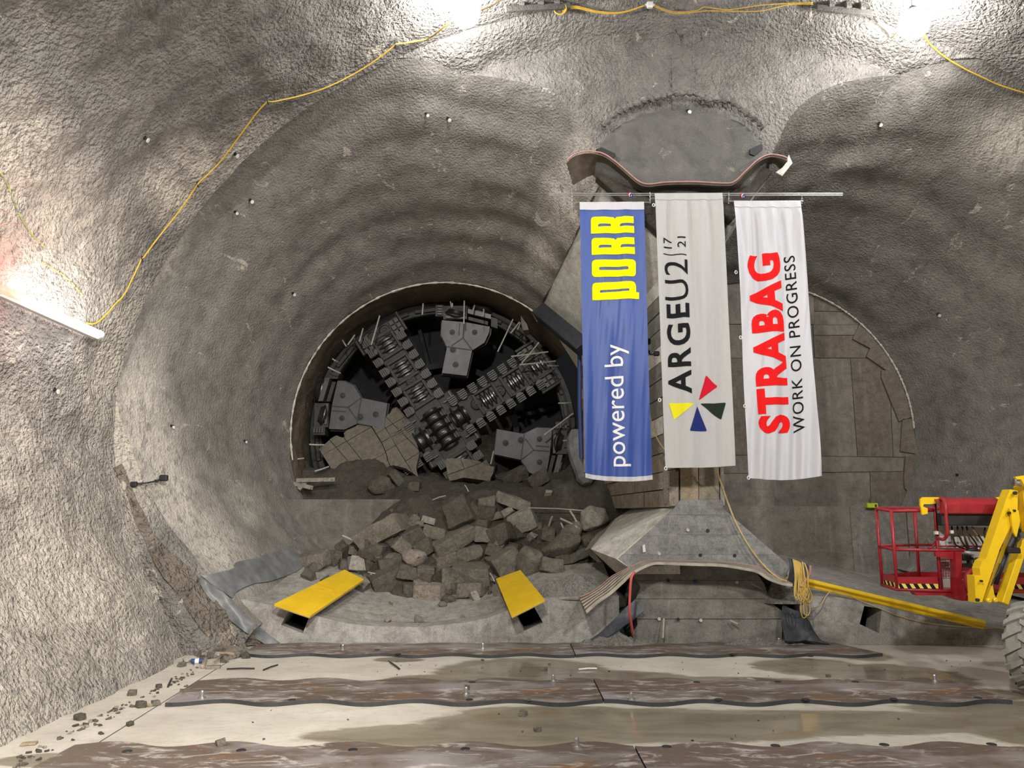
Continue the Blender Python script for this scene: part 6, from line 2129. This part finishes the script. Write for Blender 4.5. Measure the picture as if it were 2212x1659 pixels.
for (u, v, s, l) in ((304, 1528, 1.0, 'brown lump beside the small wooden wedge on the floor at left'), (336, 1524, .8, 'small brown lump at the tip of the wooden wedge'), (280, 1568, .6, 'dark pebble on the pale floor at lower left'), (476, 1621, .75, 'dark cube-like stone on the lower left steel plate'),
                     (1009, 1498, .7, 'rounded grey stone on the rusty middle plate'), (1176, 1449, .7, 'brown stone between the first and second plate rows'), (1131, 1546, .8, 'flat dark stone on the wet floor in the middle'), (1161, 1580, .6, 'dark pebble on the wet floor below the flat stone'),
                     (1187, 1436, .35, 'tiny pebble above the brown stone'), (739, 1404, .55, 'small pebble on the plate nearest the bench'), (1143, 1522, .35, 'tiny pale pebble at the edge of the middle plates'), (393, 1493, .4, 'tiny black stone near the wall at left'),
                     (343, 1486, .7, 'black angular scrap on the floor near the left wall'), (285, 1502, .9, 'black scrap at the foot of the left wall'), (172, 1555, .9, 'black lump at the foot of the left wall, lower'), (393, 1440, .9, 'whitish lump at the left of the debris pile'),
                     (1790, 1470, .5, 'dark pebble right of centre on the middle plates'), (450, 1420, 1.1, 'pale lump beside the blue can'), (1042, 1434, .35, 'tiny pebble on the wet floor near the first plates')):
    o = bpy.data.objects.new('floor_stone', stone_me[(0, 1, 3)[int(u) % 3]])
    link(o, None, fl(u, v) + Vector((0, 0, .035 * s + (.04 if 'plate' in l and 'between' not in l else 0))), label=l, category='stone')
    o.scale = (s, s, s); o.rotation_euler = (rnd.uniform(-.2, .2), rnd.uniform(-.2, .2), rnd.uniform(0, 6))
c = fl(427, 1428, .035)
t = thing('drink_can', 'crushed blue and white drink can in the debris pile', 'can', c - Vector((0, 0, .035)))
V, F = lathe_vf(c, (1, .2, 0), [(0, -.085), (.028, -.085), (.034, -.07), (.034, .07), (.028, .085), (0, .085)], 16); mesh('can_body', V, F, M['bluepaint'], t)
V, F = lathe_vf(c, (1, .2, 0), [(.0345, -.035), (.0355, -.02), (.0355, .01), (.0345, .02)], 16); mesh('can_band', V, F, M['white'], t)
def stick(a, b, r, m, l, cat='stick', z=.015):
    V, F = tube_vf([fl(*a, z), (fl(*a, z) + fl(*b, z)) / 2 + Vector((0, 0, .006)), fl(*b, z)], r, 6)
    mesh('stick', V, F, M[m], None, label=l, category=cat)
stick((438, 1440), (444, 1424), .028, 'wood2', 'pale wooden offcut standing out of the debris pile', z=.03)
stick((300, 1522), (328, 1524), .02, 'wood2', 'small orange-brown wooden wedge on the floor at left')
stick((475, 1411), (505, 1413), .018, 'wood2', 'pale stick on the debris pile', z=.12)
stick((428, 1398), (448, 1396), .015, 'wood2', 'short pale stick at the back of the debris pile', z=.12)
stick((460, 1432), (480, 1416), .015, 'wood2', 'slanting pale stick in the debris pile', z=.05)
stick((490, 1445), (550, 1444), .010, 'darksteel', 'thin dark rod lying parallel to the first plate row')
stick((569, 1447), (600, 1436), .010, 'darksteel', 'short slanting dark rod left of the first puddle')
stick((842, 1430), (863, 1445), .012, 'darksteel', 'short dark rod on the damp floor behind the middle plates')
stick((1250, 1446), (1289, 1444), .012, 'white', 'thin white rod on the wet floor between plate rows')
stick((363, 1483), (371, 1466), .012, 'darksteel', 'short dark stick near the left wall foot')
V, F = bbox_vf(fl(461, 1441, .02), (.09, .02, 0), (-.01, .05, 0), (0, 0, .02), .004)
mesh('brick_scrap', V, F, M['rock3'], None, label='flat brown scrap in front of the debris pile', category='scrap')
V, F = bbox_vf(fl(63, 1606, .012), (.06, .02, 0), (-.01, .04, 0), (0, 0, .01), .004)
mesh('wood_chip', V, F, M['wood2'], None, label='pale wood chip on the floor at the lower left corner', category='chip')

for k in range(150):
    # crumbs gathered along the foot of the left wall and scattered over the slab
    if k < 90:
        f = rnd.random(); u = 10 + 400 * f; v = 1640 - 215 * f + rnd.uniform(4, 22) + (0 if rnd.random() < .8 else rnd.uniform(0, 20)); u += rnd.uniform(8, 40)
    else:
        u = rnd.uniform(150, 2100); v = rnd.uniform(1428, 1604)
        if 1470 < v < 1527: v = rnd.uniform(1430, 1466)
    o = bpy.data.objects.new('floor_crumb', stone_me[k % 5])
    link(o, None, fl(u, v) + Vector((0, 0, .008)), label='tiny crumb of concrete lying loose on the floor slab', category='crumb', group='tiny crumbs on the floor')
    s = rnd.uniform(.12, .42) if k < 90 else rnd.uniform(.08, .2)
    o.scale = (s * 1.3, s, s * .8); o.rotation_euler = (rnd.uniform(0, .5), rnd.uniform(0, .5), rnd.uniform(0, 6))
# ================================================================== BOOM LIFT
lift = thing('boom_lift', 'boom lift with red basket, yellow arms and chunky grey tyre at the right edge', 'lift', (6.9, 9.8, 0))
def lt(name, pts, r, mat='red', parent=lift, seg=10, sm=True, **k):
    V, F = tube_vf(pts, r, seg)
    return mesh(name, V, F, M[mat], parent, smooth=sm, **k)
P = W
bask = mesh('basket_floor', *prism_vf([P(1904, 1262, 10.9), P(1937, 1271, 10.5), P(2260, 1275, 10.5), P(2260, 1258, 11.5), P(1985, 1250, 11.5)], (0, 0, -.03)), M['red'], lift)
top_f = [P(1893, 1099, 10.9), P(1897, 1099.5, 10.85), P(1926, 1104, 10.5), P(1990, 1103, 10.5), P(2020, 1102, 10.5)]
lt('top_rail', top_f, .022, parent=bask)
lt('top_rail', [P(1893, 1099, 10.9), P(1900, 1098, 11.0), P(1974, 1099, 11.5), P(2250, 1099, 11.5)], .022, parent=bask)
lt('middle_rail', [P(1899, 1181, 10.9), P(1932, 1187, 10.5), P(2030, 1189, 10.5), P(2250, 1189, 10.5)], .020, parent=bask)
lt('middle_rail', [P(1899, 1179, 10.9), P(1979, 1177, 11.5), P(2030, 1177, 11.5), P(2250, 1177, 11.5)], .018, parent=bask)
lt('bottom_rail', [P(1904, 1263, 10.9), P(1937, 1273, 10.5), P(2030, 1276, 10.5), P(2250, 1278, 10.5)], .024, parent=bask)
for a, b in (((1893, 1099, 10.9), (1906, 1264, 10.9)), ((1925, 1103, 10.5), (1938, 1272, 10.5)), ((1975, 1100, 11.5), (1986, 1250, 11.5)), ((2019, 1090, 10.5), (2032, 1276, 10.5)), ((2240, 1100, 11.4), (2248, 1262, 11.4))):
    lt('post', [P(*a), P(*b)], .022, parent=bask)
lt('brace', [P(1928, 1165, 10.5), P(1934, 1182, 10.5), P(1945, 1188, 10.5)], .014, parent=bask)
lt('brace', [P(2021, 1170, 10.5), P(2014, 1182, 10.5), P(2006, 1184, 10.5)], .014, parent=bask)
# toe boards with hazard stripes
def toe(a, b, name='toe_board', stripes=True, h=24):
    A, B = P(*a), P(*b)
    up = Vector((0, 0, 1)); H = h / FPX * a[2]
    t_ = mesh(name, *prism_vf([A, B, B + up * H, A + up * H], (0, .012, 0)), M['red'], bask)
    if stripes:
        L = (B - A).length; d = (B - A).normalized(); hs = H * .42
        mesh('stripe_ground', *prism_vf([A + Vector((0, -.004, .004)), B + Vector((0, -.004, .004)), B + Vector((0, -.004, hs)), A + Vector((0, -.004, hs))], (0, .002, 0)), M['p_lemonstripe'], t_)
        n = int(L / .105)
        for k in range(n):
            s0 = k * .105 + .02
            q = [A + d * s0, A + d * (s0 + .055), A + d * (s0 + .02) + up * (hs - .004), A + d * max(0, s0 - .035) + up * (hs - .004)]
            q = [p + Vector((0, -.006, .004)) for p in q]
            mesh('black_stripe', *prism_vf(q, (0, .002, 0)), M['p_black'], t_)
    return t_
M['p_lemonstripe'] = mat_plain('stripe_yellow', (.75, .62, .12), .5)
toe((1909, 1263, 10.86), (1935, 1270, 10.54)); toe((1941, 1271.5, 10.48), (2027, 1272, 10.48)); toe((2172, 1273, 10.48), (2250, 1273, 10.48))
toe((1986, 1250, 11.5), (2240, 1252, 11.5), stripes=False, h=14); toe((1908, 1258, 10.92), (1984, 1250, 11.48), stripes=False, h=16)
# red hood over the controls
xs0, xs1 = P(2030, 1090, 10.3).x, P(2164, 1090, 10.3).x
prof = [(10.75, 1075), (10.55, 1074), (10.42, 1077), (10.34, 1083), (10.30, 1090), (10.30, 1108)]
V = []
for X in (xs0, xs1):
    for d, v in prof:
        z = P(2100, v, 10.3).z if d < 10.5 else P(2100, v, 10.3).z + .0
        V.append(Vector((X, d, z)))
for X in (xs0, xs1):
    for d, v in prof:
        V.append(Vector((X, d + .015, P(2100, v, 10.3).z - .015)))
n = len(prof)
F = []
for i in range(n - 1):
    F += [(i, i + n, i + n + 1, i + 1), (2 * n + i, 2 * n + i + 1, 3 * n + i + 1, 3 * n + i), (i, i + 1, 2 * n + i + 1, 2 * n + i), (n + i, 3 * n + i, 3 * n + i + 1, n + i + 1)]
F += [(n - 1, 2 * n - 1, 4 * n - 1, 3 * n - 1)]
hood = mesh('control_hood', V, F, M['red'], lift)
lt('hoop', smooth_path([P(2028, 1075, 10.7), P(2034, 1076, 10.35), P(2042, 1088, 10.22), P(2044, 1120, 10.2), P(2046, 1150, 10.2), P(2042, 1162, 10.25), P(2034, 1165, 10.3), P(2023, 1160, 10.5)], 6), .022, parent=bask)
lt('hoop', smooth_path([P(2154, 1075, 10.7), P(2160, 1077, 10.35), P(2167, 1090, 10.22), P(2170, 1112, 10.2), P(2168, 1140, 10.3)], 6), .022, parent=bask)
lt('post', [P(2018, 1082, 10.5), P(2024, 1160, 10.5)], .022, parent=bask)
lt('post', [P(2140, 1130, 10.8), P(2143, 1190, 10.8)], .018, parent=bask)
box = mesh('control_box', *bbox_vf((P(2026, 1122, 10.45) + P(2158, 1122, 10.45)) / 2, ((P(2158, 1122, 10.45) - P(2026, 1122, 10.45)) / 2), (0, .10, 0), (0, 0, .082), .012), M['black'], lift)
mesh('fluid_panel', *prism_vf([P(2026, 1136, 10.62), P(2026, 1185, 10.62), P(2138, 1184, 10.62), P(2142, 1140, 10.62)], (0, .015, 0)), M['whitepanel'], lift)
mesh('cross_bar', *beam_vf(P(2028, 1180, 10.55), P(2140, 1180, 10.55), .02, .03, bev=.003), M['red'], lift)
for pts in (((2056, 1137), (2057, 1152), (2060, 1166), (2066, 1178), (2084, 1186)), ((2068, 1137), (2070, 1150), (2078, 1170), (2092, 1188)), ((2078, 1137), (2084, 1160), (2095, 1188)), ((2088, 1137), (2092, 1152), (2106, 1170), (2114, 1188)),
            ((2056, 1160), (2062, 1158), (2070, 1158), (2076, 1164)), ((2100, 1138), (2106, 1148), (2116, 1160), (2124, 1174), (2124, 1188)), ((2096, 1200), (2100, 1215), (2096, 1228), (2088, 1236)), ((2128, 1140), (2126, 1156), (2132, 1168), (2140, 1182))):
    lt('hydraulic_hose', smooth_path([P(u, v, 10.5 - .05 * math.sin(i)) for i, (u, v) in enumerate(pts)], 5), .011, 'black', box, 7)
lt('copper_line', smooth_path([P(2098, 1138, 10.48), P(2104, 1146, 10.46), P(2112, 1156, 10.45)], 5), .012, 'wood2', box, 7)
lt('hose_joint', [P(2090, 1190, 10.4), P(2110, 1186, 10.4)], .03, 'black', lift)
lt('hose_joint', [P(2110, 1186, 10.4), P(2122, 1184, 10.4)], .022, 'steel', lift)
for (u, v) in ((2055, 1149), (2030, 1151)):
    mesh('white_sleeve', *bbox_vf(P(u - 8 if u < 2040 else u, v, 10.47), (.022, 0, 0), (0, .024, 0), (0, 0, .022), .004), M['white'], box)
# yellow grab brackets
def ybr(pts, d, th=.03, mat='yellow2', name='yellow_bracket', parent=lift):
    V, F = prism_vf([P(u, v, d) for u, v in pts], (0, th, 0))
    return mesh(name, V, F, M[mat], parent)
ybr([(1988, 1079), (1993, 1074), (2030, 1074), (2038, 1075), (2020, 1088), (2008, 1089), (1996, 1089), (1994, 1094), (2004, 1098), (2004, 1110), (1992, 1112), (1990, 1098), (1988, 1092)], 10.42)
ybr([(2150, 1074), (2171, 1073), (2173, 1084), (2168, 1086), (2160, 1082)], 10.32)
# lower red frame: mounting mast
ybr([(2021, 1192), (2076, 1192), (2076, 1212), (2052, 1207), (2022, 1202)], 10.40, .05, 'red', 'mount_plate')
ybr([(2064, 1192), (2078, 1192), (2078, 1255), (2090, 1280), (2086, 1298), (2070, 1296), (2066, 1270)], 10.35, .14, 'red', 'mount_mast')
ybr([(1974, 1278), (2068, 1276), (2072, 1297), (2040, 1286), (1980, 1286)], 10.5, .12, 'red', 'floor_beam')
ybr([(2078, 1225), (2118, 1228), (2118, 1234), (2078, 1234)], 10.4, .06, 'red', 'mount_plate')
ybr([(2078, 1285), (2110, 1288), (2110, 1298), (2078, 1298)], 10.4, .06, 'red', 'mount_plate')
lt('curved_guard', smooth_path([P(2102, 1234, 10.2), P(2092, 1242, 10.2), P(2090, 1256, 10.2), P(2096, 1274, 10.2), P(2106, 1288, 10.2)], 5), .045, 'red')
ybr([(2030, 1206), (2064, 1210), (2066, 1272), (2032, 1271)], 10.7, .01, 'whitepanel', 'mesh_panel_back')
g_ = MB()
for k in range(7):
    g_.add(*tube_vf([P(2031 + k * 5.6, 1208, 10.66), P(2032 + k * 5.6, 1246, 10.66)], .004, 4))
for k in range(7):
    g_.add(*tube_vf([P(2031, 1210 + k * 6, 10.66), P(2065, 1210 + k * 6, 10.66)], .004, 4))
g_.build('wire_mesh', M['red'], lift)
for (u, v, a, b) in ((2084, 1204, .05, .04), (2086, 1222, .06, .03), (2096, 1212, .03, .05)):
    mesh('valve_block', *bbox_vf(P(u, v, 10.45), (a, 0, 0), (0, .05, 0), (0, 0, b), .012), M['black'], lift)
ybr([(2086, 1190), (2118, 1192), (2118, 1216), (2112, 1222), (2104, 1220), (2102, 1212), (2106, 1206), (2106, 1198), (2086, 1194)], 10.25, .03, 'whitepanel', 'white_hook')
lt('pivot_pin', [P(2112, 1213, 10.3), P(2124, 1219, 10.0)], .035, 'steel', seg=14)
lt('pivot_bush', [P(2110, 1213, 10.28), P(2112, 1214, 10.2)], .055, 'black', seg=16)
# arms
arm1 = ybr([(2182, 1057), (2199, 1060), (2198, 1110), (2160, 1185), (2122, 1300), (2108, 1302), (2105, 1244), (2118, 1243), (2116, 1228), (2122, 1212), (2130, 1207), (2172, 1082)], 9.75, .16, 'yellow2', 'lower_arm')
mesh('lower_arm_side', *prism_vf([P(2197, 1105, 9.73), P(2202, 1112, 9.9), P(2172, 1185, 9.9), P(2130, 1300, 9.9), P(2122, 1302, 9.73), P(2163, 1185, 9.73)], (.02, .02, 0)), M['yellow2'], arm1)
V, F = beam_vf(P(2209, 1165, 10.05), P(2164, 1303, 10.05), .085, .16, bev=.008); mesh('link_arm', V, F, M['yellow2'], lift)
V, F = beam_vf(P(2208, 1050, 9.9), P(2216, 1150, 9.9), .11, .2, bev=.01); mesh('upper_arm', V, F, M['yellow2'], lift)
V, F = beam_vf(P(2212, 1060, 9.9), P(2330, 1040, 9.6), .2, .22, bev=.01); mesh('upper_arm', V, F, M['yellow2'], lift)
ybr([(2180, 1098), (2186, 1100), (2190, 1106), (2200, 1102), (2204, 1125), (2196, 1160), (2190, 1150), (2184, 1112)], 9.7, .03, 'yellow2', 'cheek_plate')
ybr([(2129, 1275), (2136, 1258), (2144, 1262), (2148, 1284), (2154, 1298), (2134, 1299), (2128, 1290)], 9.85, .08, 'yellow2', 'pivot_bracket')
for u, v, r in ((2193, 1065, .022), (2180, 1108, .018), (2120, 1255, .014), (2112, 1296, .02), (2150, 1296, .03), (2136, 1297, .03), (2191, 1103, .015)):
    V, F = lathe_vf(P(u, v, 9.70), (0, -1, 0), [(r, -.02), (r, .015), (r * .5, .025), (0, .02)], 12); mesh('pivot_bolt', V, F, M['black' if r < .025 else 'yellow2'], lift)
lt('end_pin', [P(2192, 1041, 9.75), P(2222, 1043, 9.75)], .052, 'steel', seg=20)
ybr([(2193, 1030), (2212, 1027), (2240, 1030), (2240, 1050), (2214, 1050), (2206, 1036), (2196, 1035)], 9.65, .04, 'yellow2', 'end_bracket')
lt('cylinder_rod', [P(2210, 1116, 9.95), P(2196, 1145, 9.95)], .024, 'steel', seg=14)
lt('lift_cylinder', [P(2196, 1142, 9.95), P(2180, 1180, 9.95), P(2176, 1188, 9.95)], .055, 'black', seg=16)
lt('lift_cylinder', [P(2176, 1186, 9.95), P(2150, 1262, 9.95)], .032, 'black', seg=14)
mesh('cylinder_clamp', *bbox_vf(P(2186, 1189, 9.9), (.08, 0, .0), (0, .06, 0), (0, 0, .035), .012), M['black'], lift)
lt('cylinder_hose', smooth_path([P(2200, 1150, 9.85), P(2203, 1162, 9.85), P(2196, 1172, 9.85), P(2194, 1184, 9.85)], 5), .010, 'black')
lt('cylinder_hose', smooth_path([P(2162, 1218, 9.85), P(2156, 1236, 9.85), P(2146, 1250, 9.85), P(2140, 1264, 9.85)], 5), .014, 'black')
mesh('scale_plate', *beam_vf(P(2200, 1195, 10.1), P(2182, 1240, 10.1), .10, .02, bev=.003), M['whitepanel'], lift)
# chassis just outside the view carries arms and wheels
mesh('chassis', *bbox_vf((9.4, 10.3, .72), (1.9, 0, 0), (0, .95, 0), (0, 0, .22), .05), M['yellow2'], lift)
mesh('turret', *bbox_vf((9.6, 10.3, 1.45), (1.3, 0, 0), (0, .8, 0), (0, 0, .45), .1), M['yellow2'], lift)
mesh('turret_post', *beam_vf((8.9, 9.75, 1.7), P(2330, 1040, 9.6), .25, .25, bev=.02), M['yellow2'], lift)
lt('axle', [(6.62, 9.75, .54), (7.6, 10.2, .54)], .09, 'black')
def wheel(c, ax, label=None):
    c = Vector(c); ax = Vector(ax).normalized()
    R, Wd = .535, .40
    prof = [(.27, -Wd * .42), (.36, -Wd * .5), (.44, -Wd * .5), (.485, -Wd * .40), (.495, -.05), (.495, .05), (.485, Wd * .40), (.44, Wd * .5), (.36, Wd * .5), (.27, Wd * .42)]
    V, F = lathe_vf(c, ax, prof, 56, (0, 0, 1))
    ty = mesh('tyre', V, F, M['rubber'], lift, smooth=False)
    a = (Vector((0, 0, 1)) - ax * ax.z).normalized(); b = ax.cross(a)
    N_ = 18
    for k in range(N_):
        for sg in (-1, 1):
            an0 = 2 * PI * (k + (.5 if sg > 0 else 0)) / N_
            # lug runs from the centre line to the shoulder, swept back
            def pt(s, da, r):
                an = an0 + da
                return c + ax * (sg * s) + (a * math.cos(an) + b * math.sin(an)) * r
            sw = .23
            hw = .055
            Vv = []
            for s, da, r in ((-.015, 0, R), (Wd * .28, sw * .6, R), (Wd * .47, sw, R - .02), (Wd * .53, sw * 1.05, R - .085)):
                for d_, rr in ((-hw, r), (hw, r), (hw * 1.2, .48 if s < .2 else .42), (-hw * 1.2, .48 if s < .2 else .42)):
                    Vv.append(pt(s, da + d_ * (1.0 if s < .1 else 1.15), rr))
            Ff = []
            for j in range(3):
                for i in range(4):
                    q = (j * 4 + i, j * 4 + (i + 1) % 4, (j + 1) * 4 + (i + 1) % 4, (j + 1) * 4 + i)
                    Ff.append(q if sg < 0 else q[::-1])
            Ff += [(0, 3, 2, 1), (12, 13, 14, 15)]
            mesh('tread_lug', Vv, Ff, M['rubber'], ty)
    V, F = lathe_vf(c, ax, [(.0, .06), (.10, .06), (.12, .02), (.20, .0), (.24, .12), (.275, .17), (.285, .17), (.275, -.17)], 40, (0, 0, 1))
    rim = mesh('rim', V, F, M['darksteel'], lift)
    for k in range(8):
        an = 2 * PI * k / 8
        V, F = lathe_vf(c + ax * .01 + (a * math.cos(an) + b * math.sin(an)) * .15, ax, [(.018, 0), (.018, .03), (0, .032)], 6)
        mesh('wheel_nut', V, F, M['steel'], rim)
wc = W(2243, 1403, 9.5)
wheel((wc.x, 9.5, .535), (.60, -.80, 0))
wheel((11.0, 9.5, .535), (0.0, -1, 0))
